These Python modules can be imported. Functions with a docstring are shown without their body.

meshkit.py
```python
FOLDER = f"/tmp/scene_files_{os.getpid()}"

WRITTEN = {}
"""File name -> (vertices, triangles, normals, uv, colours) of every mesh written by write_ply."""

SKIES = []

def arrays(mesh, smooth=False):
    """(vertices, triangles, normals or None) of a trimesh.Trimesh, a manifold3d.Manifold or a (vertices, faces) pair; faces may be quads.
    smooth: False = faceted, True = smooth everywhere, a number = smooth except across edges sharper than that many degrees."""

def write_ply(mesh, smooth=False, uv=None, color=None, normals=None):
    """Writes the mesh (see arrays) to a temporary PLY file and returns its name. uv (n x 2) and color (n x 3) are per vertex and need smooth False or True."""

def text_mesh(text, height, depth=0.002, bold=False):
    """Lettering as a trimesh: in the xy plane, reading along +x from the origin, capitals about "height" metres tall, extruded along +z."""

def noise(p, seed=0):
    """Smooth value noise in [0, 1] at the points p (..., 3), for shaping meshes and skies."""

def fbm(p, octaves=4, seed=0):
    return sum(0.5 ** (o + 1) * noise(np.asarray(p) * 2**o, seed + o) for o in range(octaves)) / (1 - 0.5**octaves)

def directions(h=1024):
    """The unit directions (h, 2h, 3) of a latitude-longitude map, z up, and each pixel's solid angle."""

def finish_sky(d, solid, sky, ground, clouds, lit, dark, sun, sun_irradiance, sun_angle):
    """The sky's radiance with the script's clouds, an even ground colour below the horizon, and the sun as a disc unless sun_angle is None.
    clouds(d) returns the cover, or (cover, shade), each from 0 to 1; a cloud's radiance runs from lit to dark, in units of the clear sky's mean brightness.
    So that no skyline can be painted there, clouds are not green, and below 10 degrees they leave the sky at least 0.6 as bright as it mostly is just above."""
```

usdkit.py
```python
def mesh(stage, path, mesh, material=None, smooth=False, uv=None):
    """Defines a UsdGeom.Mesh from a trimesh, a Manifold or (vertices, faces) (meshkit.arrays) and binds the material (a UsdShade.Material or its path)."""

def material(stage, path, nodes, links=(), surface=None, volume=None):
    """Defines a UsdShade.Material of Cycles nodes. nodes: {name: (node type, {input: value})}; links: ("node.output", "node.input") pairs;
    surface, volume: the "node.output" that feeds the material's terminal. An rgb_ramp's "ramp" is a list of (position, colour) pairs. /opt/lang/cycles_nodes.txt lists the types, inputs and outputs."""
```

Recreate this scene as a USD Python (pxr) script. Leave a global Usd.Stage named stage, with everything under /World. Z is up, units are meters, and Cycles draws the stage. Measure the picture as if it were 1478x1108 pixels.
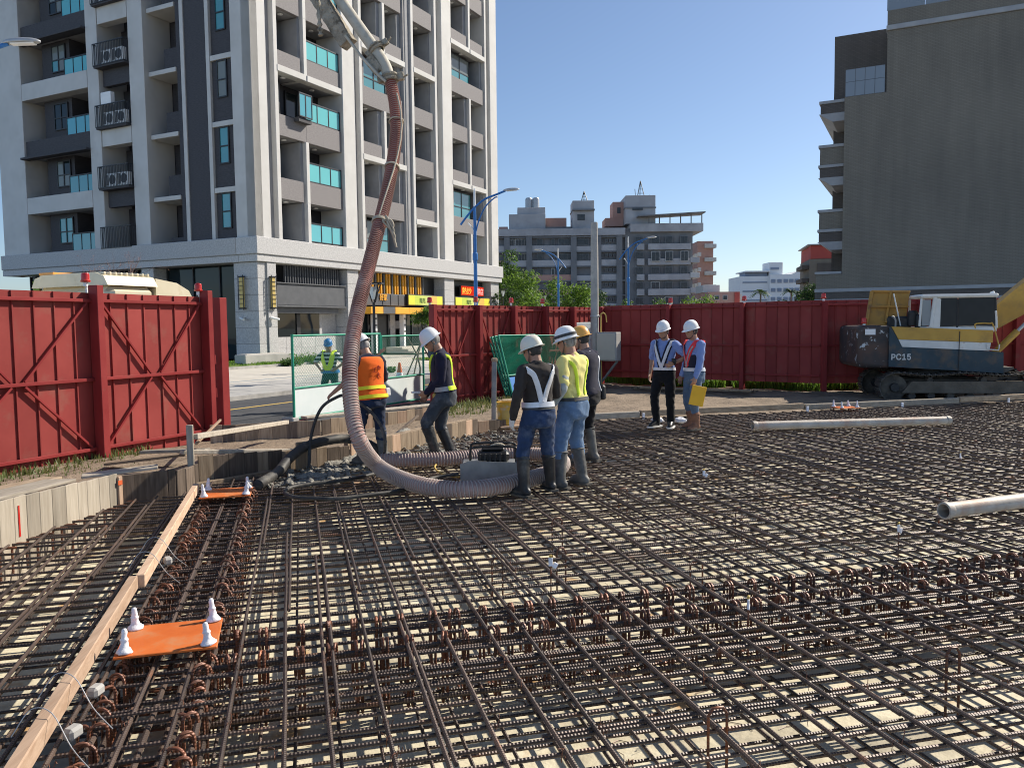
import math, random, glob
import numpy as np, trimesh, manifold3d as m3
import usdkit, meshkit
from pxr import Usd, UsdGeom, UsdLux, UsdShade, Gf, Sdf, Vt
from shapely.geometry import Polygon, LineString, MultiLineString
from shapely import affinity

stage = Usd.Stage.CreateInMemory()
UsdGeom.SetStageUpAxis(stage, "Z")
UsdGeom.SetStageMetersPerUnit(stage, 1.0)
UsdGeom.Xform.Define(stage, "/World")
rnd = random.Random(7)
rng = np.random.default_rng(11)

# ------------------------------------------------------------------ camera
PITCH, ROLL, EYE, FPX = math.radians(4.08), math.radians(0.65), 1.68, 1180.0
_f = np.array([0, math.cos(PITCH), -math.sin(PITCH)])
_u0 = np.cross([1.0, 0, 0], _f)
_r = np.array([1.0, 0, 0]) * math.cos(ROLL) - _u0 * math.sin(ROLL)
_u = _u0 * math.cos(ROLL) + np.array([1.0, 0, 0]) * math.sin(ROLL)
cam = UsdGeom.Camera.Define(stage, "/World/camera")
cam.CreateHorizontalApertureAttr(36.0)
cam.CreateVerticalApertureAttr(36.0 * 767 / 1024)
cam.CreateFocalLengthAttr(36.0 * FPX / 1478)
cam.CreateClippingRangeAttr(Gf.Vec2f(0.05, 5000))
cam.CreateFStopAttr(0.0)
cam.CreateExposureAttr(0.5)
_m = Gf.Matrix4d(*_r, 0, *_u, 0, *(-_f), 0, 0, 0, EYE, 1)
cam.AddTransformOp().Set(_m)

# ------------------------------------------------------------------ sky and sun
SUN_AZ, SUN_EL = math.radians(61), math.radians(37)
sd = np.array([math.sin(SUN_AZ) * math.cos(SUN_EL), math.cos(SUN_AZ) * math.cos(SUN_EL), math.sin(SUN_EL)])
dome = UsdLux.DomeLight.Define(stage, "/World/sky")
dome.GetPrim().SetCustomDataByKey("kind", "structure")
skym = usdkit.material(stage, "/World/Looks/sky", {
    "s": ("sky_texture", {"sky_type": "single_scattering", "sun_disc": False, "sun_elevation": SUN_EL, "sun_rotation": SUN_AZ, "air_density": 0.82, "aerosol_density": 0.7, "ozone_density": 3.0, "altitude": 10.0}),
    "b": ("background_shader", {"strength": 0.097})}, [("s.color", "b.color")], surface="b.background")
UsdShade.MaterialBindingAPI.Apply(dome.GetPrim()).Bind(skym)
sun = UsdLux.DistantLight.Define(stage, "/World/sun")
sun.CreateIntensityAttr(1.25)
sun.CreateAngleAttr(0.5)
sun.CreateColorAttr(Gf.Vec3f(1.0, 0.93, 0.82))
sun.GetPrim().CreateAttribute("inputs:normalize", Sdf.ValueTypeNames.Bool).Set(True)
_x = np.cross([0, 0, 1.0], sd); _x /= np.linalg.norm(_x); _y = np.cross(sd, _x)
sun.AddTransformOp().Set(Gf.Matrix4d(*_x, 0, *_y, 0, *sd, 0, 0, 0, 50, 1))


# ------------------------------------------------------------------ survey helpers: where a sight line meets a level or a distance
def ray(x, y):
    return _f + _r * (x - 739) / FPX - _u * (y - 554) / FPX


def G(x, y, z=0.0):
    d = ray(x, y)
    return np.array([0, 0, EYE]) + d * ((z - EYE) / d[2])


def AT(x, y, Y):
    d = ray(x, y)
    return np.array([0, 0, EYE]) + d * (Y / d[1])


GR = math.radians(14.7)          # the slab's grid is turned by this much
def to_vu(p):
    return np.array([p[0] * math.cos(GR) + p[1] * math.sin(GR), -p[0] * math.sin(GR) + p[1] * math.cos(GR)])
def from_vu(v, u, z=0.0):
    return np.array([v * math.cos(GR) - u * math.sin(GR), v * math.sin(GR) + u * math.cos(GR), z])


def unit(a):
    a = np.asarray(a, float)
    return a / max(np.linalg.norm(a), 1e-12)


def rotz(a):
    c, s = math.cos(a), math.sin(a)
    return np.array([[c, -s, 0], [s, c, 0], [0, 0, 1.0]])


def rotx(a):
    c, s = math.cos(a), math.sin(a)
    return np.array([[1.0, 0, 0], [0, c, -s], [0, s, c]])


def roty(a):
    c, s = math.cos(a), math.sin(a)
    return np.array([[c, 0, s], [0, 1.0, 0], [-s, 0, c]])


# ------------------------------------------------------------------ mesh builder
_BV = np.array([[x, y, z] for x in (-.5, .5) for y in (-.5, .5) for z in (-.5, .5)])
_BF = np.array([[0, 1, 3], [0, 3, 2], [4, 6, 7], [4, 7, 5], [0, 4, 5], [0, 5, 1], [2, 3, 7], [2, 7, 6], [0, 2, 6], [0, 6, 4], [1, 5, 7], [1, 7, 3]])


def _chamfer_pattern():
    sg, ax = [], []
    for s in np.ndindex(2, 2, 2):
        for k in range(3):
            sg.append([1 if b else -1 for b in s]); ax.append(k)
    sg, ax = np.array(sg, float), np.array(ax)
    v = sg * 0.5
    inset = np.ones((24, 3)); inset[np.arange(24), ax] = 0
    h = trimesh.convex.convex_hull(v - sg * inset * 0.1)
    # map hull vertices back to the pattern
    idx = [int(np.argmin(np.linalg.norm((v - sg * inset * 0.1) - p, axis=1))) for p in h.vertices]
    return v, sg * inset, np.array(idx)[h.faces]


_CV, _CI, _CF = _chamfer_pattern()


class B:
    def __init__(self):
        self.v, self.f, self.n = [], [], 0

    def add(self, v, f):
        v, f = np.asarray(v, float), np.asarray(f, int)
        if f.shape[1] == 4:
            f = np.vstack([f[:, [0, 1, 2]], f[:, [0, 2, 3]]])
        self.v.append(v); self.f.append(f + self.n); self.n += len(v)
        return self

    def tm(self, m, R=None, t=(0, 0, 0)):
        if hasattr(m, "to_mesh"):
            mm = m.to_mesh(); v, f = np.array(mm.vert_properties[:, :3]), np.array(mm.tri_verts)
        elif isinstance(m, tuple):
            v, f = m
        else:
            v, f = np.array(m.vertices), np.array(m.faces)
        if R is not None:
            v = v @ np.asarray(R).T
        return self.add(v + np.asarray(t), f)

    def box(self, c, s, R=None, bev=0.0):
        s = np.asarray(s, float)
        if bev > 0:
            v, f = _CV * s - _CI * min(bev, 0.45 * s.min()), _CF
        else:
            v, f = _BV * s, _BF
        if R is not None:
            v = v @ np.asarray(R).T
        return self.add(v + np.asarray(c, float), f)

    def bb(self, lo, hi, bev=0.0):
        lo, hi = np.asarray(lo, float), np.asarray(hi, float)
        return self.box((lo + hi) / 2, np.abs(hi - lo), bev=bev)

    def beam(self, p0, p1, w, h, up=(0, 0, 1), bev=0.0):
        p0, p1 = np.asarray(p0, float), np.asarray(p1, float)
        d = p1 - p0; L = np.linalg.norm(d); d = d / L
        s = np.cross(d, up)
        if np.linalg.norm(s) < 1e-6:
            s = np.cross(d, (1, 0, 0))
        s = unit(s); n = np.cross(s, d)
        return self.box((p0 + p1) / 2, (L, w, h), np.stack([d, s, n], 1), bev)

    def tube(self, pts, r, n=8, caps=True, closed=False, frame=None):
        P = np.asarray(pts, float); m = len(P)
        r = np.broadcast_to(np.asarray(r, float), (m,))
        if closed:
            T = np.roll(P, -1, 0) - np.roll(P, 1, 0)
        else:
            T = np.gradient(P, axis=0)
        T = T / np.maximum(np.linalg.norm(T, axis=1, keepdims=True), 1e-12)
        a = np.array([0, 0, 1.0]) if abs(T[0][2]) < 0.9 else np.array([1.0, 0, 0])
        if frame is not None:
            a = np.asarray(frame, float)
        N = np.zeros_like(P); N[0] = unit(a - T[0] * (a @ T[0]))
        for i in range(1, m):
            q = N[i - 1] - T[i] * (N[i - 1] @ T[i]); N[i] = unit(q)
        Bn = np.cross(T, N)
        th = np.arange(n) * 2 * math.pi / n
        v = P[:, None] + r[:, None, None] * (N[:, None] * np.cos(th)[None, :, None] + Bn[:, None] * np.sin(th)[None, :, None])
        v = v.reshape(-1, 3)
        i = np.arange(m if closed else m - 1)[:, None]; j = np.arange(n)[None]
        i2 = (i + 1) % m
        a_, b_, c_, d_ = i * n + j, i * n + (j + 1) % n, i2 * n + (j + 1) % n, i2 * n + j
        f = np.stack(np.broadcast_arrays(a_, b_, c_, d_), -1).reshape(-1, 4)
        f = np.vstack([f[:, [0, 1, 2]], f[:, [0, 2, 3]]])
        if caps and not closed:
            v = np.vstack([v, P[0], P[-1]])
            k0, k1 = m * n, m * n + 1
            jj = np.arange(n)
            f = np.vstack([f, np.stack([np.full(n, k0), (jj + 1) % n, jj], 1), np.stack([np.full(n, k1), (m - 1) * n + jj, (m - 1) * n + (jj + 1) % n], 1)])
        return self.add(v, f)

    def lathe(self, prof, n=16, c=(0, 0, 0), R=None, cap=True):
        prof = np.asarray(prof, float); m = len(prof)
        th = np.arange(n) * 2 * math.pi / n
        v = np.stack([prof[:, :1] * np.cos(th), prof[:, :1] * np.sin(th), np.repeat(prof[:, 1:], n, 1)], -1).reshape(-1, 3)
        i = np.arange(m - 1)[:, None]; j = np.arange(n)[None]
        f = np.stack(np.broadcast_arrays(i * n + j, i * n + (j + 1) % n, (i + 1) * n + (j + 1) % n, (i + 1) * n + j), -1).reshape(-1, 4)
        f = np.vstack([f[:, [0, 1, 2]], f[:, [0, 2, 3]]])
        if cap:
            v = np.vstack([v, [0, 0, prof[0, 1]], [0, 0, prof[-1, 1]]]); jj = np.arange(n)
            f = np.vstack([f, np.stack([np.full(n, m * n), (jj + 1) % n, jj], 1), np.stack([np.full(n, m * n + 1), (m - 1) * n + jj, (m - 1) * n + (jj + 1) % n], 1)])
        if R is not None:
            v = v @ np.asarray(R).T
        return self.add(v + np.asarray(c, float), f)

    def prism(self, poly, depth, R=None, t=(0, 0, 0)):
        """polygon in xy, extruded along +z, then turned by R and moved by t"""
        p = poly if isinstance(poly, Polygon) else Polygon(poly)
        m = trimesh.creation.extrude_polygon(p, depth, engine="earcut")
        return self.tm(m, R, t)

    def quad(self, a, b, c, d):
        return self.add([a, b, c, d], [[0, 1, 2, 3]])

    def arr(self):
        return np.vstack(self.v), np.vstack(self.f)

    def moved(self, R=None, t=(0, 0, 0)):
        o = B(); v, f = self.arr()
        if R is not None:
            v = v @ np.asarray(R).T
        return o.add(v + np.asarray(t), f)


def spline(pts, n):
    """smooth path through the points (Catmull-Rom), n samples per span"""
    P = np.asarray(pts, float); P = np.vstack([2 * P[0] - P[1], P, 2 * P[-1] - P[-2]]); out = []
    for i in range(1, len(P) - 2):
        for t in np.arange(n) / n:
            a, b, c, d = P[i - 1], P[i], P[i + 1], P[i + 2]
            out.append(0.5 * (2 * b + (c - a) * t + (2 * a - 5 * b + 4 * c - d) * t * t + (3 * b - a - 3 * c + d) * t ** 3))
    out.append(P[-2])
    return np.array(out)


def resample(P, step):
    P = np.asarray(P, float); s = np.r_[0, np.cumsum(np.linalg.norm(np.diff(P, axis=0), axis=1))]
    q = np.linspace(0, s[-1], max(2, int(s[-1] / step) + 1))
    return np.stack([np.interp(q, s, P[:, k]) for k in range(3)], 1)


# ------------------------------------------------------------------ things and parts
_used = {}


def numbered(parent, name):
    k = (parent, name); i = _used.get(k, 0); _used[k] = i + 1
    return f"{parent}/{name}" if i == 0 else f"{parent}/{name}_{i:03d}"


class Part:
    def __init__(self, path, T):
        self.path, self.T = path, T

    def part(self, name, b, mat, smooth=False, label=None, world=False):
        return _emit(self.path, self.T, name, b, mat, smooth, label, world)


def _emit(parent, T, name, b, mat, smooth, label, world):
    path = numbered(parent, name)
    v, f = b.arr() if isinstance(b, B) else b
    if world:
        v = (v - T.loc) @ rotz(T.rz)
    usdkit.mesh(stage, path, (v, f), mat, smooth=smooth)
    if label:
        stage.GetPrimAtPath(path).SetCustomDataByKey("label", label)
    return Part(path, T)


class Thing:
    def __init__(self, name, label, cat, loc=(0, 0, 0), rz=0.0, group=None, kind=None):
        self.path = numbered("/World", name); self.loc, self.rz, self.name = np.asarray(loc, float), rz, name
        x = UsdGeom.Xform.Define(stage, self.path)
        x.AddTranslateOp().Set(Gf.Vec3d(*self.loc)); x.AddRotateZOp().Set(math.degrees(rz))
        p = x.GetPrim()
        for k, val in (("label", label), ("category", cat), ("group", group), ("kind", kind)):
            if val:
                p.SetCustomDataByKey(k, val)

    def part(self, name, b, mat, smooth=False, label=None, world=False):
        return _emit(self.path, self, name, b, mat, smooth, label, world)


def copy(T, label, loc, rz=0.0, group=None, scale=None):
    path = numbered("/World", T.name)
    x = UsdGeom.Xform.Define(stage, path); p = x.GetPrim()
    src = stage.GetPrimAtPath(T.path)
    p.GetReferences().AddInternalReference(src.GetPath())
    x.GetPrim().GetAttribute("xformOp:translate").Set(Gf.Vec3d(*map(float, loc)))
    x.GetPrim().GetAttribute("xformOp:rotateZ").Set(math.degrees(rz))
    if scale:
        x.AddScaleOp().Set(Gf.Vec3f(*(scale if np.ndim(scale) else (scale,) * 3)))
    p.SetInstanceable(True)
    for k, val in (("label", label), ("category", src.GetCustomDataByKey("category")), ("group", group or src.GetCustomDataByKey("group"))):
        if val:
            p.SetCustomDataByKey(k, val)
    return path


def single(name, b, mat, label=None, cat=None, group=None, kind=None, smooth=False, origin=None):
    path = numbered("/World", name)
    v, f = b.arr() if isinstance(b, B) else b
    if origin is not None:
        v = v - np.asarray(origin)
    m = usdkit.mesh(stage, path, (v, f), mat, smooth=smooth)
    if origin is not None:
        UsdGeom.Xformable(m).AddTranslateOp().Set(Gf.Vec3d(*map(float, origin)))
    for k, val in (("label", label), ("category", cat), ("group", group), ("kind", kind)):
        if val:
            m.GetPrim().SetCustomDataByKey(k, val)
    return path


# ------------------------------------------------------------------ materials
def look(name, c1, c2=None, scale=4.0, rough=0.6, metal=0.0, bump=0.0, bscale=40.0, stretch=(1, 1, 1), rand=0.0, spec=0.4, detail=5.0, pos=(0.35, 0.65), c3=None, scale3=1.0, pos3=(0.55, 0.7), coord="object", rough2=None, bdist=0.01, coat=0.0, sheen=0.0):
    c2 = c2 if c2 is not None else tuple(0.8 * x for x in c1)
    N = {"p": ("principled_bsdf", {"roughness": rough, "metallic": metal, "specular_ior_level": spec, "coat_weight": coat, "sheen_weight": sheen}),
         "n": ("noise_texture", {"scale": scale, "detail": detail, "roughness": 0.6}),
         "r": ("rgb_ramp", {"ramp": [(pos[0], c1), (pos[1], c2)]}),
         "m": ("mapping", {"scale": stretch})}
    L = []
    if coord == "object":
        N["t"] = ("texture_coordinate", {}); L.append(("t.object", "m.vector"))
    else:
        N["t"] = ("geometry", {}); L.append(("t.position", "m.vector"))
    if rand:
        N["oi"] = ("object_info", {}); N["va"] = ("combine_xyz", {}); N["vs"] = ("vector_math", {"math_type": "add"})
        N["ml"] = ("math", {"math_type": "multiply", "value2": 37.0})
        L += [("oi.random", "ml.value1"), ("ml.value", "va.x"), ("ml.value", "va.z"), ("m.vector", "vs.vector1"), ("va.vector", "vs.vector2"), ("vs.vector", "n.vector")]
        vec = "vs.vector"
    else:
        L.append(("m.vector", "n.vector")); vec = "m.vector"
    L.append(("n.fac", "r.fac")); col = "r.color"
    if c3 is not None:
        N["n3"] = ("noise_texture", {"scale": scale3, "detail": 6.0, "roughness": 0.65})
        N["r3"] = ("rgb_ramp", {"ramp": [(pos3[0], (0, 0, 0)), (pos3[1], (1, 1, 1))]})
        N["x3"] = ("mix", {"color2": c3})
        L += [(vec, "n3.vector"), ("n3.fac", "r3.fac"), ("r3.color", "x3.fac"), (col, "x3.color1")]; col = "x3.color"
    if rand:
        N["mr"] = ("map_range", {"from_min": 0.0, "from_max": 1.0, "to_min": 1 - rand, "to_max": 1 + rand}); N["h"] = ("hsv", {"hue": 0.5, "saturation": 1.0, "fac": 1.0})
        L += [("oi.random", "mr.value"), ("mr.result", "h.value"), (col, "h.color")]; col = "h.color"
    L.append((col, "p.base_color"))
    if rough2 is not None:
        N["rr"] = ("map_range", {"from_min": 0.3, "from_max": 0.7, "to_min": rough, "to_max": rough2}); L += [("n.fac", "rr.value"), ("rr.result", "p.roughness")]
    if bump:
        N["bn"] = ("noise_texture", {"scale": bscale, "detail": 6.0, "roughness": 0.6}); N["b"] = ("bump", {"strength": bump, "distance": bdist})
        L += [(vec, "bn.vector"), ("bn.fac", "b.height"), ("b.normal", "p.normal")]
    return usdkit.material(stage, f"/World/Looks/{name}", N, L, surface="p.BSDF")


M = {}
M["floor"] = look("blinding_concrete", (.58, .505, .345), (.71, .64, .475), 2.2, .85, bump=.35, bscale=30, c3=(.33, .285, .20), scale3=1.1, pos3=(.50, .74), rough2=.7)
M["floor_base"] = M["floor"]


def floor_look():
    N = {"g": ("geometry", {}), "n1": ("noise_texture", {"scale": 2.4, "detail": 7.0, "roughness": .65}), "r1": ("rgb_ramp", {"ramp": [(.32, (.50, .435, .30)), (.5, (.64, .57, .405)), (.68, (.73, .665, .50))]}),
         "n2": ("noise_texture", {"scale": .8, "detail": 6.0, "roughness": .7}), "r2": ("rgb_ramp", {"ramp": [(.50, (0, 0, 0)), (.66, (.8, .8, .8))]}), "m2": ("mix", {"color2": (.29, .255, .19)}),
         "mp": ("mapping", {"location": (7, 3, 0)}), "n3": ("noise_texture", {"scale": 3.5, "detail": 5.0}), "r3": ("rgb_ramp", {"ramp": [(.62, (0, 0, 0)), (.72, (.85, .85, .85))]}), "m3": ("mix", {"color2": (.50, .27, .09)}),
         "n4": ("noise_texture", {"scale": 34.0, "detail": 4.0}), "b": ("bump", {"strength": .4, "distance": .012}), "rr": ("map_range", {"from_min": 0.0, "from_max": .8, "to_min": .88, "to_max": .5}), "p": ("principled_bsdf", {"specular_ior_level": .3})}
    return usdkit.material(stage, "/World/Looks/bed", N, [("g.position", "n1.vector"), ("n1.fac", "r1.fac"), ("g.position", "n2.vector"), ("n2.fac", "r2.fac"), ("r1.color", "m2.color1"), ("r2.color", "m2.fac"), ("g.position", "mp.vector"), ("mp.vector", "n3.vector"), ("n3.fac", "r3.fac"), ("m2.color", "m3.color1"), ("r3.color", "m3.fac"),
                           ("m3.color", "p.base_color"), ("g.position", "n4.vector"), ("n4.fac", "b.height"), ("b.normal", "p.normal"), ("n2.fac", "rr.value"), ("rr.result", "p.roughness")], surface="p.BSDF")


M["floor"] = floor_look()
M["soil"] = look("soil", (.18, .135, .092), (.29, .22, .155), 1.7, .95, bump=.8, bscale=14, bdist=.05, c3=(.13, .10, .07), scale3=.6)
M["ground"] = look("ground_dirt", (.15, .125, .10), (.22, .19, .15), .8, .95, bump=.6, bscale=5, bdist=.05)
for nm, a, b in (("wood_new", (.38, .25, .165), (.49, .345, .24)), ("wood_old", (.20, .145, .095), (.34, .26, .18)), ("wood_dark", (.085, .062, .045), (.17, .13, .10)), ("wood_grey", (.27, .235, .185), (.40, .35, .285)), ("wood_form", (.30, .255, .195), (.38, .33, .26))):
    for ax, st in (("z", (14, 14, 1.2)), ("x", (1.2, 14, 14)), ("y", (14, 1.2, 14))):
        M[f"{nm}_{ax}"] = look(f"{nm}_{ax}", a, b, 2.0, .8, stretch=st, bump=.3, bscale=3.0, rand=.28, c3=tuple(.55 * q for q in a), scale3=.5, pos3=(.58, .75), spec=.25)
M["red"] = look("red_paint", (.240, .040, .036), (.295, .055, .048), 1.2, .6, rand=.15, c3=(.25, .105, .080), scale3=1.8, pos3=(.56, .82), spec=.12)
M["red_post"] = look("red_post_paint", (.215, .026, .026), (.26, .038, .036), 2, .5, rand=.06, c3=(.20, .07, .055), scale3=3, pos3=(.62, .85), spec=.15)
M["green_paint"] = look("green_paint", (.015, .22, .13), (.02, .30, .19), 3, .45, c3=(.05, .20, .13), scale3=6, pos3=(.6, .8))
M["white_board"] = look("white_board", (.62, .68, .66), (.70, .74, .72), 1.5, .5, c3=(.5, .53, .5), scale3=3, pos3=(.58, .85))
M["asphalt"] = look("asphalt", (.045, .046, .050), (.07, .07, .073), 3, .9, bump=.5, bscale=120, c3=(.09, .088, .085), scale3=.5)
M["yellow_line"] = look("road_yellow", (.60, .40, .10), (.5, .34, .1), 8, .7)
M["red_line"] = look("road_red", (.36, .06, .06), (.28, .06, .06), 5, .7)
M["paving_light"] = look("paving_light", (.45, .415, .355), (.54, .50, .43), 1.0, .85, bump=.2, bscale=30, rand=.05)
M["paving_grey"] = look("paving_grey", (.32, .31, .29), (.43, .41, .38), 1.5, .85, bump=.2, bscale=40, rand=.09)
M["concrete"] = look("concrete", (.30, .29, .27), (.42, .40, .37), 2.5, .85, bump=.25, bscale=25, c3=(.22, .21, .19), scale3=1.2)
M["concrete_wet"] = look("wet_mortar", (.20, .185, .155), (.32, .30, .25), 6, .6, bump=.8, bscale=25, bdist=.03, rand=.12)
M["lawn"] = look("lawn", (.10, .16, .03), (.17, .22, .05), 5, .9, bump=.8, bscale=60, bdist=.04)
M["steel_dark"] = look("dark_steel", (.03, .03, .032), (.06, .058, .055), 6, .5, .5)
M["steel_grey"] = look("grey_steel", (.20, .20, .20), (.30, .30, .29), 5, .5, .4, rand=.1)
M["black_rubber"] = look("black_rubber", (.012, .012, .013), (.03, .029, .028), 8, .55, c3=(.11, .10, .09), scale3=5, pos3=(.55, .8))
M["orange_plate"] = look("orange_primer", (.50, .105, .018), (.60, .15, .03), 3, .6, c3=(.46, .22, .10), scale3=5, pos3=(.50, .74), spec=.25, bump=.1, bscale=30)
M["white_tape"] = look("white_tape", (.66, .66, .70), (.80, .79, .82), 14, .65, bump=.5, bscale=40, rand=.06)
M["pipe"] = look("pipe_steel", (.40, .35, .29), (.52, .47, .40), 4, .6, .1, c3=(.36, .17, .10), scale3=2.2, pos3=(.52, .75), bump=.25, bscale=30, rand=.06)
M["zinc"] = look("galvanised", (.36, .37, .38), (.46, .47, .48), 5, .45, .5)
M["blue_pole"] = look("blue_pole", (.03, .14, .38), (.04, .18, .46), 2, .45)
M["white"] = look("white_paint", (.74, .74, .73), (.80, .80, .79), 3, .5, rand=.03)
M["black"] = look("black_paint", (.012, .012, .013), (.022, .022, .023), 4, .45)
M["lampred"] = look("red_lamp_plastic", (.42, .015, .015), (.5, .03, .02), 6, .25, coat=.4)
M["cone"] = look("cone_orange", (.72, .12, .03), (.62, .12, .04), 5, .5)


def rebar_look(name, axis, c1, c2, rust, amount):
    N = {"t": ("texture_coordinate", {}), "oi": ("object_info", {}), "ml": ("math", {"math_type": "multiply", "value2": 91.0}), "cx": ("combine_xyz", {}), "ad": ("vector_math", {"math_type": "add"}),
         "n": ("noise_texture", {"scale": 3.0, "detail": 6.0, "roughness": .65}), "r": ("rgb_ramp", {"ramp": [(.35, c1), (.6, c2), (amount, c2), (min(.97, amount + .14), rust)]}),
         "mr": ("map_range", {"from_min": 0.0, "from_max": 1.0, "to_min": .65, "to_max": 1.4}), "h": ("hsv", {"hue": .5, "saturation": 1.0, "fac": 1.0}),
         "w": ("wave_texture", {"wave_type": "bands", "bands_direction": axis, "scale": 20.0, "distortion": 0.0, "detail": 0.0}), "b": ("bump", {"strength": .55, "distance": .004}),
         "p": ("principled_bsdf", {"roughness": .48, "metallic": .25, "specular_ior_level": .5})}
    L = [("t.object", "ad.vector1"), ("oi.random", "ml.value1"), ("ml.value", "cx.x"), ("ml.value", "cx.y"), ("cx.vector", "ad.vector2"), ("ad.vector", "n.vector"), ("n.fac", "r.fac"),
         ("oi.random", "mr.value"), ("mr.result", "h.value"), ("r.color", "h.color"), ("h.color", "p.base_color"), ("t.object", "w.vector"), ("w.fac", "b.height"), ("b.normal", "p.normal")]
    return usdkit.material(stage, f"/World/Looks/{name}", N, L, surface="p.BSDF")


STEEL = ((.052, .037, .030), (.100, .067, .050), (.21, .085, .04))
M["bar_x"] = rebar_look("rebar_cross", "x", *STEEL, .60)
M["bar_y"] = rebar_look("rebar_long", "y", *STEEL, .60)
M["bar_z"] = rebar_look("rebar_rusty", "z", (.085, .042, .028), (.16, .060, .031), (.31, .098, .035), .54)
# ================================================================== THE PIT, ITS FORMWORK AND THE REINFORCEMENT
ZG = -0.16                       # the ground round the site
ZF = -0.40                       # the concrete bed under the bars
D27 = np.array([math.sin(math.radians(27)), math.cos(math.radians(27)), 0]); N27 = np.array([D27[1], -D27[0], 0])
ZM = -.05
P0_, W1, C1 = G(0, 792, ZM), G(173, 727, ZM), G(255, 716, ZM)
W0 = P0_ + (P0_ - W1) * 4.5
F0, F1, F2 = G(288, 701, ZM), G(505, 668, ZM), G(690, 626, ZM)
for _p in (P0_, W0, W1, C1, F0, F1, F2):
    _p[2] = 0
F3 = from_vu(4.55, 13.66)
RIM0, RIM1 = from_vu(4.6, 13.72), from_vu(26, 13.72)
NR, NL = from_vu(26, -3), from_vu(-8.5, -3)
pit = Polygon([p[:2] for p in (W0, W1, C1, F0, F1, F2, F3, RIM0, RIM1, NR)])
pit_vu = Polygon([to_vu(p) for p in (W0, W1, C1, F0, F1, F2, F3, RIM0, RIM1, NR)])


def sheet(poly, z, cell=None, amp=0.0, fr=1.0, seed=0):
    """a level sheet over a polygon (holes kept)"""
    v, f = trimesh.creation.triangulate_polygon(poly, engine="earcut")
    return np.column_stack([v, np.full(len(v), z)]), f


# concrete bed
bv, bf = sheet(pit.buffer(0.05), ZF)
single("concrete_bed", (bv, bf), M["floor"], kind="structure")

# ground sheet to the horizon with the pit left open
far = Polygon([(-900, -60), (900, -60), (900, 1500), (-900, 1500)])
gv, gf = sheet(far.difference(pit.buffer(0.03)), ZG - 0.03)
single("ground", (gv, gf), M["ground"], kind="structure")


# uneven soil: between the far rim and the back fence, and the strip by the left fence
def soil_patch(name, quad, nx, ny, z, amp, seed, mat, edge=.3):
    q = [np.asarray(p, float) for p in quad]
    s, t = np.meshgrid(np.linspace(0, 1, nx), np.linspace(0, 1, ny))
    P = ((1 - s) * (1 - t))[..., None] * q[0] + (s * (1 - t))[..., None] * q[1] + (s * t)[..., None] * q[2] + ((1 - s) * t)[..., None] * q[3]
    P = P.reshape(-1, 3)
    n = meshkit.fbm(np.column_stack([P[:, :2] * 1.1, np.zeros(len(P))]), 5, seed) - .5
    n2 = meshkit.fbm(np.column_stack([P[:, :2] * 6, np.zeros(len(P))]), 3, seed + 5) - .5
    P[:, 2] = z + P[:, 2] + amp * 2 * n + amp * .8 * n2
    i = np.arange(ny - 1)[:, None] * nx + np.arange(nx - 1)[None]
    f = np.stack([i, i + 1, i + nx + 1, i + nx], -1).reshape(-1, 4)
    single(name, (P, np.vstack([f[:, [0, 1, 2]], f[:, [0, 2, 3]]])), mat, kind="structure", smooth=True)
    return P


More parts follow.
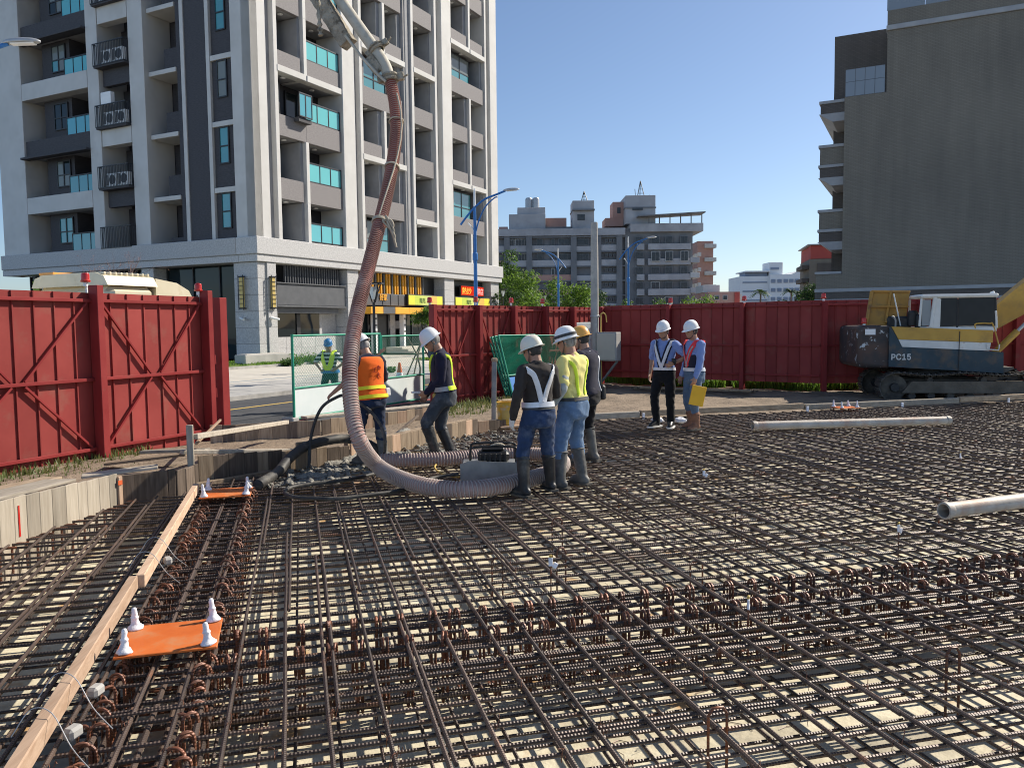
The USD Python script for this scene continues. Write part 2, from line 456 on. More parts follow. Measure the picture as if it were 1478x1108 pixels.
up = np.array([0, 0, 1.0])
rimq = [from_vu(4.5, 13.82, -.05), from_vu(24, 13.82, -.03), from_vu(24, 26, 0.0), from_vu(4.5, 26, -.12)]
soil_patch("soil", rimq, 150, 90, 0.0, .06, 3, M["soil"])
def soil_strip(name, inner, outer, n, ny, amp, seed, mat):
    """uneven ground between two outlines given corner by corner"""
    a_, b_ = (np.vstack([np.linspace(p, q, max(2, int(n * np.linalg.norm(np.asarray(q) - p)) + 2))[:-1] for p, q in zip(L[:-1], L[1:])] + [[L[-1]]]) if False else np.asarray(L, float) for L in (inner, outer))
    cnt = [max(3, int(np.linalg.norm(a_[i + 1] - a_[i]) * n)) for i in range(len(a_) - 1)]
    A_ = np.vstack([np.linspace(a_[i], a_[i + 1], c, endpoint=False) for i, c in enumerate(cnt)] + [a_[-1:]])
    B_ = np.vstack([np.linspace(b_[i], b_[i + 1], c, endpoint=False) for i, c in enumerate(cnt)] + [b_[-1:]])
    t = np.linspace(0, 1, ny)[:, None, None]; P = A_[None] * (1 - t) + B_[None] * t; nx = len(A_)
    w = np.clip(np.minimum(t * 8, 1), 0, 1)[..., 0]
    F_ = P.reshape(-1, 3)
    nz = (meshkit.fbm(np.column_stack([F_[:, :2] * 1.1, np.zeros(len(F_))]), 5, seed) - .5) * 2 + (meshkit.fbm(np.column_stack([F_[:, :2] * 6, np.zeros(len(F_))]), 3, seed + 5) - .5) * .9
    P[..., 2] += amp * nz.reshape(ny, nx) * w
    i = np.arange(ny - 1)[:, None] * nx + np.arange(nx - 1)[None]
    f = np.stack([i, i + 1, i + nx + 1, i + nx], -1).reshape(-1, 4)
    single(name, (P.reshape(-1, 3), np.vstack([f[:, [0, 1, 2]], f[:, [0, 2, 3]]])), mat, kind="structure", smooth=True)


z_ = lambda p, z: np.array([p[0], p[1], z])
soil_strip("soil", [z_(W0, .13) + [-.04, 0, 0], z_(W1, .12) + [-.04, .04, 0], z_(C1, .10) + [-.02, .05, 0], z_(F0, .08) + [-.05, .03, 0], z_(F1, .05) + [-.03, .06, 0], z_(F2, .05) + [-.05, .05, 0], z_(F3, .03) + [-.05, .05, 0]],
           [z_((-10.8, .4), -.12), z_((-5.75, 11.6), -.12), z_((-5.15, 12.9), -.13), z_((-4.75, 13.8), -.14), z_((-3.2, 15.6), -.14), z_((-1.0, 18.6), -.13), z_((2.2, 20.4), -.10)], 9, 50, .045, 9, M["soil"])


# ---- formwork
def boards(T, P0, P1, zt, zb, bw=.19, th=.028, flush=False, mats=("wood_old", "wood_dark", "wood_grey"), wts=(3, 2, 2), jag=.02, seed=1, back=1):
    r = random.Random(seed); P0, P1 = np.asarray(P0, float), np.asarray(P1, float)
    d = P1 - P0; d[2] = 0; L = np.linalg.norm(d); d = d / L; nrm = np.array([-d[1], d[0], 0]) * back
    s = 0.0; ang = math.atan2(d[1], d[0])
    while s < L - .04:
        w = min(bw * r.uniform(.8, 1.15), L - s)
        c = P0 + d * (s + w / 2) + nrm * (th / 2 + r.uniform(0, .002 if flush else .008))
        t, b_ = (zt if np.ndim(zt) == 0 else zt[0] + (zt[1] - zt[0]) * (s + w / 2) / L) + r.uniform(-jag, jag), zb
        b = B().box((c[0], c[1], (t + b_) / 2), (w - (.003 if flush else .006), th, t - b_), rotz(ang) @ roty(0 if flush else r.uniform(-.006, .006)), bev=.0025 if flush else .004)
        T.part("board", b, M[r.choices(mats, wts)[0] + "_z"], world=True)
        s += w


T = Thing("formwork_wall", "low wall of weathered vertical formwork boards along the left red fence", "formwork", W1)
zt0, zt1 = AT(0, 724, P0_[1])[2], AT(173, 683, W1[1])[2]
boards(T, W0, W1, (zt0 + (zt0 - zt1) * 4.5, zt1), ZF, .17, mats=("wood_form",), wts=(1,), seed=2, back=1, flush=True, jag=.003)
T = Thing("formwork_wall", "dark stained formwork panel closing the corner at the far end of the long timber", "formwork", W1)
boards(T, W1 + [.02, .02, 0], C1, AT(255, 677, C1[1])[2], ZF, .5, mats=("wood_dark", "wood_old"), wts=(3, 1), seed=4, jag=.004)
boards(T, C1 + [.01, .02, 0], F0, .2, ZF, .2, mats=("wood_dark",), wts=(1,), seed=5)
T.part("top_board", B().beam(AT(118, 687, 8.45), AT(228, 673, 8.75), .2, .03, bev=.006), M["wood_grey_x"], world=True, label="pale plank lying on the wall top")
T.part("corner_batten", B().box(W1 + [.012, -.01, -.07], (.05, .03, .6), rotz(1.2), bev=.004), M["wood_new_z"], world=True)
T.part("paint_mark", B().box(W1 + [.028, -.03, .17], (.05, .004, .045), rotz(1.2)), M["cone"], world=True)
pm = P0_ * .86 + W1 * .14
T.part("paint_mark", B().box(pm + [.002, 0, .12], (.018, .003, .26), rotz(math.atan2(W1[1] - W0[1], W1[0] - W0[0]))), M["lampred"], world=True)
T = Thing("formwork_wall", "front row of dark formwork boards with a long rail, left of the man in the orange vest", "formwork", F0)
zf0, zf1 = AT(290, 654, F0[1])[2], AT(505, 641, F1[1])[2]
boards(T, F0, F1, (zf0 - .03, zf1 - .02), ZF, .17, mats=("wood_dark", "wood_old"), wts=(3, 1), seed=5, flush=True, jag=.008)
T.part("rail", B().beam(AT(262, 652, 8.95), AT(438, 650, 10.05), .09, .045, bev=.006), M["wood_grey_x"], world=True)
T.part("waler", B().beam(AT(283, 702, 8.85), AT(392, 683, 9.55), .06, .08, bev=.006), M["wood_old_x"], world=True)
c = F0 * .36 + F1 * .64 + np.array([.05, -.06, 0])
T.part("stake", B().box((c[0], c[1], .02), (.18, .04, .58), rotz(.75), bev=.005), M["wood_old_z"], world=True)
T = Thing("formwork_wall", "front row of light brown formwork boards behind the two men by the hose", "formwork", F1)
zf2 = AT(690, 604, F2[1])[2]
boards(T, F1 + [.02, 0.02, 0], F2, (zf1, zf2), ZF, .22, mats=("wood_new", "wood_old", "wood_dark"), wts=(2, 4, 1), seed=6, flush=True, jag=.006)
boards(T, F2 + [.01, .02, 0], F3, (zf2 - .04, .02), ZF, .22, mats=("wood_new", "wood_dark"), wts=(1, 2), seed=6)
T.part("top_board", B().beam(F1 + [-.06, .06, zf1 - .02], F2 + [-.10, .06, zf2 - .02], .07, .05, bev=.005), M["wood_old_y"], world=True)
K0, K1, K2 = np.array([-4.75, 12.75, 0]), np.array([-3.15, 13.35, 0]), np.array([-1.35, 15.45, 0])
T = Thing("formwork_wall", "tall rear row of brown formwork boards below the green mesh barrier", "formwork", K0)
boards(T, K0, K1, .17, ZG - .1, .2, mats=("wood_old", "wood_dark", "wood_new"), wts=(4, 3, 1), seed=7, flush=True, jag=.008)
boards(T, K1 + [.02, .02, 0], K2, .17, ZG - .1, .2, mats=("wood_old", "wood_dark", "wood_new"), wts=(4, 2, 1), seed=8, flush=True, jag=.008)
b = B().beam(AT(281, 630, 8.95), AT(414, 609, 12.75), .07, .06, bev=.006)
T.part("rail", b, M["wood_grey_x"], world=True, label="loose rail sloping up to the rear boards")
b = B().beam(K1 + [-.3, .09, .205], K2 + [-.05, .05, .205], .2, .035, bev=.006)
T.part("top_board", b, M["wood_grey_y"], world=True)
# far rim
T = Thing("rim_formwork", "long pale timber edge along the far side of the rebar, before the excavator", "formwork", from_vu(8, 13.7))
vs = [4.6, 6.0, 9.4, 13.0, 17.0, 22.0]
for i in range(5):
    zt = .035 + .02 * (i % 2) + .008 * i
    T.part("timber", B().beam(from_vu(vs[i] + .01, 13.74, zt), from_vu(vs[i + 1] - .01, 13.74, zt + .01), .10, .11, bev=.008), M["wood_grey_x" if i % 2 == 0 else "wood_old_x"], world=True)
boards(T, from_vu(4.65, 13.69), from_vu(18, 13.69), -.03, ZF, .3, mats=("wood_dark", "wood_old"), wts=(2, 2), seed=12)
for v in (6.05, 9.45, 11.6, 14.2):
    T.part("bracket", B().box(from_vu(v, 13.675, -.01), (.05, .03, .16), rotz(GR), bev=.005), M["white_tape"], world=True)
# stake with a loose stick by the corner
p = G(277, 702, -.05)
T = Thing("wooden_stake", "upright weathered square stake at the end of the long timber", "stake", p)
zs_ = AT(277, 613, p[1])[2] + .05
T.part("stake", B().beam((0, 0, -.3), (.0, 0, zs_), .07, .07, up=(1, .3, 0), bev=.006), M["wood_grey_z"])
single("wooden_stick", B().beam(AT(283, 640, 9.3), AT(318, 606, 12.2), .03, .03, bev=.004), M["wood_new_x"], "thin pale stick leaning between the stake and the red fence end", "stick")
single("plank", B().beam(AT(205, 652, 9.5), AT(300, 649, 9.25), .1, .035, bev=.005), M["wood_grey_x"], "grey plank lying level in front of the red fence's end", "plank")
single("plank", B().beam(AT(155, 669, 9.9), AT(272, 655, 9.8), .16, .03, bev=.005), M["wood_old_x"], "brown plank on the weedy soil at the foot of the red fence", "plank")
q0, q1 = AT(0, 714, 7.0), AT(88, 693, 8.0)
single("plank", B().beam(q0 - (q1 - q0) * 1.2, q1, .3, .03, bev=.005), M["wood_grey_y"], "pale wide plank lying beside the formwork at the picture's left edge", "plank")
single("plank", B().beam(q0 - (q1 - q0) * .6 + [-.3, .1, -.02], q1 + [-.22, .25, -.02], .2, .03, bev=.005), M["wood_old_y"], "narrow brown plank behind the pale wide one at the left edge", "plank")

# ---- long edge timber at the left
T = Thing("edge_timber", "long pale sawn timber running over the rebar past the orange plates", "timber", from_vu(-1.0, 5.0))
for (a, b_, o) in ((2.0, 5.55, 0.0), (5.56, 8.75, .02)):
    T.part("timber", B().beam(from_vu(-1.03 + o, a, .08), from_vu(-1.05 + o, b_, .08), .055, .085, bev=.005), M["wood_new_y"], world=True)
for u in (3.62, 4.02, 6.2):
    T.part("spacer_block", B().box(from_vu(-.94, u, .03), (.075, .055, .05), rotz(GR + .3 * u), bev=.012), M["concrete"], world=True)
for u in (3.6, 3.95, 6.0, 6.4):
    P = [from_vu(-1.16, u, .05), from_vu(-1.09, u + .02, .145), from_vu(-1.0, u - .03, .142), from_vu(-.9, u - .16, .05), from_vu(-.8, u - .28, .0)]
    T.part("tie_wire", B().tube(spline(P, 5), .0022, 4), M["zinc"], world=True)

# ---- the mat
mat = Thing("rebar_mat", "wide grid of dark rusty reinforcing bars covering the whole foundation", "rebar mat", (0, 0, 0), GR)
inner = pit_vu.buffer(-.06)


def clip(axis, at, lo, hi):
    ln = LineString([(at, lo), (at, hi)] if axis == "y" else [(lo, at), (hi, at)]).intersection(inner)
    gs = getattr(ln, "geoms", [ln]); k = 1 if axis == "y" else 0
    out = []
    for g in gs:
        if not g.is_empty and g.length > .3:
            c = np.array(g.coords); out.append((c[:, k].min(), c[:, k].max()))
    return out


def bar(axis, at, a, b_, z, r, sides=7, wob=.008):
    n = max(2, int((b_ - a) / .7) + 2); s = np.linspace(a, b_, n)
    off = at + np.cumsum(rng.normal(0, wob * .6, n)) * .6 + rng.normal(0, .006) + (s - s.mean()) * rng.normal(0, .0035); zz = z + rng.normal(0, .0025, n)
    return B().tube(np.column_stack([off, s, zz] if axis == "y" else [s, off, zz]), r, sides, caps=True)


R1, R2 = .0105, .0098
# top bars along the slab, lapped in pairs
for v in np.arange(-2.95, 14.6, .218):
    v = v + rng.normal(0, .012)
    for a, b_ in clip("y", v, 1.2, 13.7):
        if v < -1.1:
            a = max(a, 2.5)
        L = b_ - a
        cut = a + rng.uniform(.25, .75) * L if L > 3 else None
        if cut is None:
            mat.part("top_bar", bar("y", v, a, b_, -.012, R1), M["bar_y"], smooth=40)
        else:
            lap = rng.uniform(1.2, 3.4)
            mat.part("top_bar", bar("y", v, a, min(b_, cut + lap / 2), -.012, R1), M["bar_y"], smooth=40)
            mat.part("top_bar", bar("y", v + .0235, max(a, cut - lap / 2), b_, -.012, R1), M["bar_y"], smooth=40)
# cross bars under them
for u in np.arange(1.5, 13.6, .148):
    u = u + rng.normal(0, .02)
    for a, b_ in clip("x", u, -6, 17.5):
        if a < -1.6:
            P = [(a + .12, u + .02, -.030), (a + .05, u + .02, -.026)] + [(a + .05 - .055 * math.sin(t), u + .02, -.081 + .055 * math.cos(t)) for t in np.linspace(.2, math.pi / 2, 6)] + [(a - .005, u + .02, -.30 + rng.normal(0, .04))]
            mat.part("end_hook", B().tube(P, R2, 7), M["bar_z"], smooth=50)
        c = rng.uniform(1, 9)
        if b_ - a > 6:
            mat.part("cross_bar", bar("x", u, a, min(b_, c + .7), -.033, R2), M["bar_x"], smooth=40)
            mat.part("cross_bar", bar("x", u + .021, max(a, c - .7), b_, -.033, R2), M["bar_x"], smooth=40)
        else:
            mat.part("cross_bar", bar("x", u, a, b_, -.033, R2), M["bar_x"], smooth=40)
# the lower layer
for v in np.arange(-2.85, 12.5, .2):
    for a, b_ in clip("y", v + rng.normal(0, .015), 1.4, 13.6):
        mat.part("bottom_bar", bar("y", v, a, b_, ZF + .075, .0095, 6), M["bar_y"], smooth=40)
for u in np.arange(1.6, 13.5, .2):
    for a, b_ in clip("x", u + rng.normal(0, .015), -5, 14.5):
        mat.part("bottom_cross_bar", bar("x", u, a, b_, ZF + .054, .0095, 6), M["bar_x"], smooth=40)
# upright chairs that carry the top layer
for k in range(34):
    v, u = rng.uniform(-.2, 9.5), rng.uniform(4.9, 12.5)
    if k == 0: v, u = 1.62, 3.0
    if k == 1: v, u = 3.05, 3.25
    s, h = rng.uniform(.06, .10), rng.uniform(-.03, .03) + (.05 if k < 2 else 0)
    P = [(v - .1, u, ZF + .09), (v, u, ZF + .09), (v, u, h - .03), (v + .02, u, h), (v + s - .02, u, h), (v + s, u, h - .03), (v + s, u, ZF + .09), (v + s + .1, u + .02, ZF + .09)]
    mat.part("bar_chair", B().tube(P, .007, 6), M["bar_z"], smooth=50)


def hook(leg, base, out, h=.31, r=.031, tail=.13, top=.026):
    """an upright leg with a half-round hook over the top, bent towards out"""
    P = [leg + np.array([0, 0, base]), leg + np.array([0, 0, -.045 + top])]
    for a in np.linspace(0, math.pi, 8):
        P.append(leg + out * (r - r * math.cos(a)) + np.array([0, 0, top - .04 + r * math.sin(a)]))
    P.append(leg + out * (2 * r) + np.array([0, 0, top - .04 - tail]))
    return P


# tie wires round the crossings near the camera, and wire offcuts lying on the bed
for k in range(280):
    v, u = round(rng.uniform(-2.4, 4.5) / .218) * .218 - .115, 1.5 + round((rng.uniform(2.6, 6.5) - 1.5) / .148) * .148
    if not inner.contains(__import__("shapely").Point(v, u)): continue
    a = rng.uniform(0, 6.28); c, sn = math.cos(a), math.sin(a)
    P = [(v - .02 * c, u - .02 * sn, -.045), (v - .012 * c, u - .012 * sn, .003), (v + .012 * c, u + .012 * sn, .004), (v + .02 * c, u + .02 * sn, -.04), (v + .03 * c + .01, u + .03 * sn, .01 + rng.uniform(0, .02)), (v + .045 * c, u + .05 * sn + .01, rng.uniform(.0, .04))]
    mat.part("tie_wire", B().tube(P, .0017, 4), M["bar_z"], smooth=True)
b = B()
for k in range(420):
    p = np.array([rng.uniform(-2.5, 8), rng.uniform(2, 9), ZF + .004]); a = rng.uniform(0, 6.28); L = rng.uniform(.04, .16)
    if not inner.contains(__import__("shapely").Point(p[0], p[1])): continue
    d = np.array([math.cos(a), math.sin(a), 0]) * L; sd_ = np.array([-d[1], d[0], 0]) * rng.uniform(-.4, .4)
    b.tube([p, p + d * .5 + sd_, p + d], .002, 4)
v_, f_ = b.arr(); c_, s__ = math.cos(GR), math.sin(GR)
single("wire_offcuts", (v_ @ rotz(GR).T, f_), M["bar_z"], "short rusty tie wire offcuts lying on the concrete bed", "wire", kind="stuff")

beam = Thing("beam_cage", "beam cage of rust-orange hooked stirrups crossing the mat in the foreground", "rebar cage", (0, 0, 0), GR)
ub, uf = 4.28, 4.68
for v in np.arange(-.35, 13.5, .15):
    v = v + rng.normal(0, .018)
    for dv in (0, .024):
        o = np.array([rng.normal(.0, .18), 1.0, 0]); o = o / np.linalg.norm(o)
        P = hook(np.array([v + dv, ub, 0]), ZF + .04, o)[::-1] + hook(np.array([v + dv, uf, 0]), ZF + .04, -o)
        beam.part("stirrup", B().tube(P, .0082, 6), M["bar_z"], smooth=50)
for k, (u, z) in enumerate([(3.98, -.12), (4.08, -.07), (4.25, -.055), (4.31, -.06), (4.66, -.062), (4.30, -.33), (4.62, -.33), (4.05, -.24), (4.24, -.2), (4.72, -.2)]):
    beam.part("main_bar", bar("x", u, -.6, 14.5, z, .0135, 8), M["bar_x"], smooth=40)
cage = Thing("beam_cage", "edge beam cage of curled rusty stirrups running beside the long pale timber", "rebar cage", (0, 0, 0), GR)
va, vb = -.93, -.47
for u in np.arange(2.5, 9.0, .17):
    u = u + rng.normal(0, .03)
    for du in (0, .022 + abs(rng.normal(0, .01))):
        sg = rng.uniform(-.9, .9)
        o = np.array([1.0, sg, 0]); o = o / np.linalg.norm(o); o2 = np.array([-1.0, rng.uniform(-.9, .9), 0]); o2 = o2 / np.linalg.norm(o2)
        P = hook(np.array([va + rng.normal(0, .016), u + du, 0]), ZF + .04, o, r=rng.uniform(.030, .042), top=rng.uniform(-.01, .03))[::-1] + hook(np.array([vb + rng.normal(0, .016), u + du, 0]), ZF + .04, o2, r=rng.uniform(.030, .042), top=rng.uniform(-.01, .03))
        cage.part("stirrup", B().tube(P, .0078, 6), M["bar_z"], smooth=50)
    if rng.uniform() < .5:
        cage.part("tie_bar", B().tube([(va - .05, u + .06, .0), (vb + .06, u + .07 + rng.normal(0, .02), .002)], .0075, 6), M["bar_x"], smooth=50)
for v, z in [(-.89, -.055), (-.78, -.075), (-.68, -.07), (-.58, -.075), (-.5, -.055), (-.87, -.32), (-.7, -.33), (-.52, -.32), (-.92, -.2), (-.48, -.2)]:
    cage.part("main_bar", bar("y", v, 2.3, 10.0, z, .0145, 8), M["bar_y"], smooth=40)

# ---- anchor plates
bolt = [(.0, 0), (.040, 0), (.045, .006), (.043, .014), (.036, .024), (.030, .032), (.025, .042), (.022, .054), (.020, .066), (.0195, .076), (.0225, .080), (.0225, .088), (.018, .092), (.0165, .105), (.0155, .118), (.0165, .13), (.014, .145), (.010, .152), (.0, .155)]


def lumpy(b, c):
    v, f = b.arr(); o = np.array(c) * 31
    n = meshkit.fbm(v * 55 + o, 3, 4) - .5
    v[:, :2] *= (1 + .55 * n)[:, None]
    return v + np.array(c), f


def plate(px, label, w, d, rz, z=.05, sc=1.0, skew=0):
    T = Thing("anchor_plate", label, "anchor plate", (px[0], px[1], z), rz, "orange anchor plates on the rebar")
    T.part("plate", B().box((0, 0, 0), (w, d, .014), bev=.003), M["orange_plate"])
    for sx in (-1, 1):
        for sy in (-1, 1):
            c = (sx * (w / 2 - .045), sy * (d / 2 - .045), .0075)
            T.part("bolt", lumpy(B().lathe(np.array(bolt) * [.9 * sc, .84 * sc * rnd.uniform(.9, 1.08)], 16, (0, 0, 0), rotx(rnd.uniform(-.12, .12)) @ roty(rnd.uniform(-.12, .12)), cap=False), c), M["white_tape"], smooth=60, label="anchor bolt wrapped in white tape")
            T.part("bolt_leg", B().tube([(c[0], c[1], -.008), (c[0], c[1], -.28)], .012, 6), M["bar_z"])


plate(from_vu(-.69, 4.56), "nearest orange steel plate with four white-wrapped bolts beside the pale timber", .49, .44, GR + .02)
plate(from_vu(-.72, 8.52), "second orange plate with white bolts, further along the timber by the stake", .48, .44, GR)
plate(from_vu(10.1, 13.42), "farthest orange plate with bolts, at the rim before the excavator", .42, .34, GR, sc=.95)

# taped level markers on short rods
for i, (px, py, lab) in enumerate([(795, 822, "nearest white taped marker rod, between the beam cage and the hose"), (1016, 690, "white marker rod on the mat below the two men in blue shirts"), (1297, 772, "white marker rod just left of the nearer steel pipe's end"), (1386, 664, "white marker rod at right between the two steel pipes"), (1080, 885, "small white block clipped on the bars at right foreground")]):
    p = G(px, py, .02)
    T = Thing("marker_rod", lab, "marker", (p[0], p[1], 0), .3 * i, "white marker rods on the mat")
    T.part("rod", B().tube([(0, 0, -.33), (0, 0, .1)], .005, 6), M["bar_z"])
    T.part("tape", B().box((0, 0, .075), (.03, .012, .06), bev=.004).box((.03, 0, .05), (.03, .012, .04), roty(.5), bev=.004), M["white_tape"])
    T.part("cap", B().box((0, 0, .115), (.022, .014, .02), bev=.004), M["yellow_line"])
# ================================================================== STREET
def strip(name, n0, n1, z, mat, s0=-40, s1=170, thick=0.0, kind="structure", label=None, cat=None):
    a, b_, c, d = (D27 * s0 + N27 * n0, D27 * s1 + N27 * n0, D27 * s1 + N27 * n1, D27 * s0 + N27 * n1)
    P = [p[:2] for p in (a, b_, c, d)]
    if thick:
        b = B().prism(Polygon(P), thick, t=(0, 0, z - thick))
    else:
        v, f = sheet(Polygon(P), z); b = B().add(v, f)
    return single(name, b, mat, label, cat, kind=kind)


strip("road", -15.9, -10.75, ZG - .01, M["asphalt"])
strip("road_marking", -14.28, -14.14, ZG - .004, M["yellow_line"], -40, 23.2)
strip("road_marking", -14.28, -14.14, ZG - .004, M["yellow_line"], 27.2, 60)
strip("road_marking", -11.35, -11.15, ZG - .004, M["red_line"])
strip("kerb", -16.05, -15.9, ZG + .10, M["concrete"], thick=.3)
# footway: slabs near enough to tell apart are slabs of their own
strip("pavement", -31.4, -16.05, ZG + .06, M["paving_light"], thick=.25)
pav = Thing("paving", "grey paving slabs of the footway across the road", "paving", D27 * 20 + N27 * -18)
for i in range(30):
    for j in range(4):
        s, n = 14 + i * .9, -16.1 - .45 - j * .9
        pav.part("slab", B().box(D27 * s + N27 * n + up * (ZG + .075 + rnd.uniform(-.003, .003)), (.885, .885, .04), rotz(math.radians(63)), bev=.006), M["paving_grey"], world=True)
strip("road_marking", -20.72, -20.62, ZG + .066, look("lane_blue", (.10, .22, .36), (.14, .26, .38), 5, .7))
strip("lawn_kerb", -27.2, -27.0, ZG + .17, M["concrete"], 18, 44, thick=.3)


def grass(name, pts, hmin, hmax, cols, seed=0, lean=.4, w=.012, label=None):
    r = np.random.default_rng(seed); n = len(pts)
    a = r.uniform(0, 2 * math.pi, n); h = r.uniform(hmin, hmax, n); ln = r.uniform(.1, lean, n)
    side = np.column_stack([np.cos(a), np.sin(a), np.zeros(n)]); fwd = np.column_stack([-np.sin(a), np.cos(a), np.zeros(n)])
    W = w * r.uniform(.6, 1.4, n)[:, None]
    p0, p1 = pts - side * W, pts + side * W
    m0 = pts - side * W * .8 + fwd * (ln * h * .3)[:, None] + up * (h * .6)[:, None]
    m1 = pts + side * W * .8 + fwd * (ln * h * .3)[:, None] + up * (h * .6)[:, None]
    t = pts + fwd * (ln * h)[:, None] + up * h[:, None]
    v = np.stack([p0, p1, m0, m1, t], 1).reshape(-1, 3)
    k = np.arange(n)[:, None] * 5
    f = np.vstack([k + [0, 1, 3], k + [0, 3, 2], k + [2, 3, 4]])
    return single(name, (v, f), cols, label, "grass", kind="stuff")


def leaf_look(name, c1, c2, trans, tw=.45):
    N = {"g": ("geometry", {}), "r": ("rgb_ramp", {"ramp": [(0, c1), (1, c2)]}), "p": ("principled_bsdf", {"roughness": .55, "specular_ior_level": .3}), "t": ("translucent_bsdf", {"color": trans}), "m": ("mix_closure", {"fac": tw})}
    return usdkit.material(stage, f"/World/Looks/{name}", N, [("g.random_per_island", "r.fac"), ("r.color", "p.base_color"), ("p.BSDF", "m.closure1"), ("t.BSDF", "m.closure2")], surface="m.closure")


M["grass"] = leaf_look("grass_blades", (.07, .15, .025), (.16, .26, .05), (.20, .34, .05))
M["weeds"] = leaf_look("weeds_blades", (.11, .15, .045), (.28, .20, .12), (.22, .22, .08), .3)
M["leaf_light"] = leaf_look("leaf_light", (.06, .13, .018), (.14, .22, .035), (.20, .32, .05), .4)
M["leaf_mid"] = leaf_look("leaf_mid", (.04, .095, .016), (.09, .16, .03), (.12, .22, .04), .35)
M["leaf_dark"] = leaf_look("leaf_dark", (.022, .055, .014), (.05, .10, .022), (.07, .13, .03), .3)


def scatter(quad, n, seed, z):
    r = np.random.default_rng(seed); q = [np.asarray(p, float) for p in quad]
    s, t = r.uniform(size=(2, n))
    keep = meshkit.fbm(np.column_stack([s * 14, t * 4, np.full(n, seed)]), 3, seed) > .46
    s, t = s[keep], t[keep]
    P = ((1 - s) * (1 - t))[:, None] * q[0] + (s * (1 - t))[:, None] * q[1] + (s * t)[:, None] * q[2] + ((1 - s) * t)[:, None] * q[3]
    P[:, 2] = z
    return P


# ================================================================== RED SITE FENCES
def fence(name, label, posts, z0, zt, gap=0.0, sheet_w=.285, brace=True, side=-1, post_h=.1, posts_skip=(), flip=False):
    """posts: points along the run. side: +1 if the inside lies to the left of the run's direction."""
    posts = [np.asarray(p, float) for p in posts]
    T = Thing(name, label, "fence", (posts[0][0], posts[0][1], z0))
    r = random.Random(hash(label) % 1000 if False else len(label))
    for i, p in enumerate(posts):
        j = min(i, len(posts) - 2); d = unit((posts[j + 1] - posts[j]) * [1, 1, 0]); n = np.array([-d[1], d[0], 0]) * side; a = math.atan2(d[1], d[0])
        if i not in posts_skip:
            c = p + n * .10
            T.part("post", B().box((c[0], c[1], (z0 - .1 + zt + post_h) / 2), (.11, .17, zt + post_h - z0 + .1), rotz(a), bev=.006), M["red_post"], world=True)
    for i in range(len(posts) - 1):
        a_, b_ = posts[i], posts[i + 1]
        d = unit((b_ - a_) * [1, 1, 0]); L = np.linalg.norm((b_ - a_)[:2]); n = np.array([-d[1], d[0], 0]) * side; R = rotz(math.atan2(d[1], d[0]))
        k = max(1, round(L / sheet_w)); w = L / k
        for q in range(k):
            c = a_ + d * (q + .5) * w
            zz = z0 + gap + r.uniform(-.006, .006)
            b = B().box((c[0], c[1], (zz + zt) / 2), (w - .004, .006, zt - zz), R)
            e = a_ + d * ((q + 1) * w) + n * .014
            b.box((e[0], e[1], (zz + zt) / 2), (.016, .022, zt - zz - .004), R)
            T.part("panel", b, M["red"], world=True)
        for zr in (zt - .11, (zt + z0 + gap * .6) / 2 - .02, z0 + gap + .19):
            T.part("rail", B().beam(a_ + d * .05 + n * .055 + up * zr, b_ - d * .05 + n * .055 + up * zr, .04, .045, bev=.004), M["red_post"], world=True)
        if brace:
            zm = (zt + z0 + gap * .6) / 2 - .02
            zlo, zhi, mid = z0 + gap + .22, zt - .14, L / 2
            for (s0, za, s1, zb) in ((.12, zhi, mid - .09, zm + .03), (mid - .09, zm - .03, .14, zlo), (L - .12, zhi, mid + .09, zm + .03), (mid + .09, zm - .03, L - .14, zlo)):
                T.part("brace", B().beam(a_ + d * s0 + n * .052 + up * za, a_ + d * s1 + n * .052 + up * zb, .03, .035, up=n, bev=.003), M["red_post"], world=True)
    return T


dL = np.array([math.sin(math.radians(23)), math.cos(math.radians(23)), 0])
EL = np.array([-4.98, 13.45, 0])
Lposts = [EL - dL * s for s in (9.2, 6.9, 4.55, 2.2, .12)]
fence("site_fence", "tall red metal fence with diagonal braces at the left of the picture", Lposts, ZG, 2.2, side=-1)
T = Thing("gate_post", "stout red gate post standing at the end of the left red fence", "post", EL + dL * .28)
T.part("post", B().box((0, 0, (2.2 + ZG) / 2), (.17, .17, 2.2 - ZG), rotz(math.radians(67)), bev=.008), M["red_post"])
T.part("hinge", B().tube([(-.05, -.16, 1.1), (-.05, -.16, 1.25)], .02, 8), M["red_post"])
T.part("hinge", B().tube([(-.05, -.16, .55), (-.05, -.16, .7)], .02, 8), M["red_post"])


def on_line(P, d, px):
    """point of the line P + t d whose sight column is px (at eye level)"""
    k = (px - 739) / FPX
    t = (k * P[1] - P[0]) / (d[0] - k * d[1])
    return P + d * t


CA, CC = np.array([-1.92, 18.7, 0]), np.array([2.58, 24.0, 0])
dC = unit(CC - CA)
Cposts = [on_line(CA, dC, x) for x in (622, 688, 739, 784, 824, 864)]
fence("site_fence", "sunlit red metal fence behind the green barriers, right of the gateway", Cposts, ZG, 2.18, sheet_w=.23, side=-1, post_h=.0)
dB = unit(np.array([1.65, -1.2, 0]))
Bst = np.array([6.07, 21.5, 0])
Bposts = [on_line(Bst, dB, x) for x in (870, 968, 1074, 1188)]
Bposts += [Bposts[3] + np.array([2.3 * k, -.12 * k, 0]) for k in (1, 2, 3, 4)]
fence("site_fence", "shaded dark red fence along the back of the site behind the excavator", Bposts, ZG - .02, 2.22, gap=.34, sheet_w=.3, brace=False, side=-1, post_h=-.02)

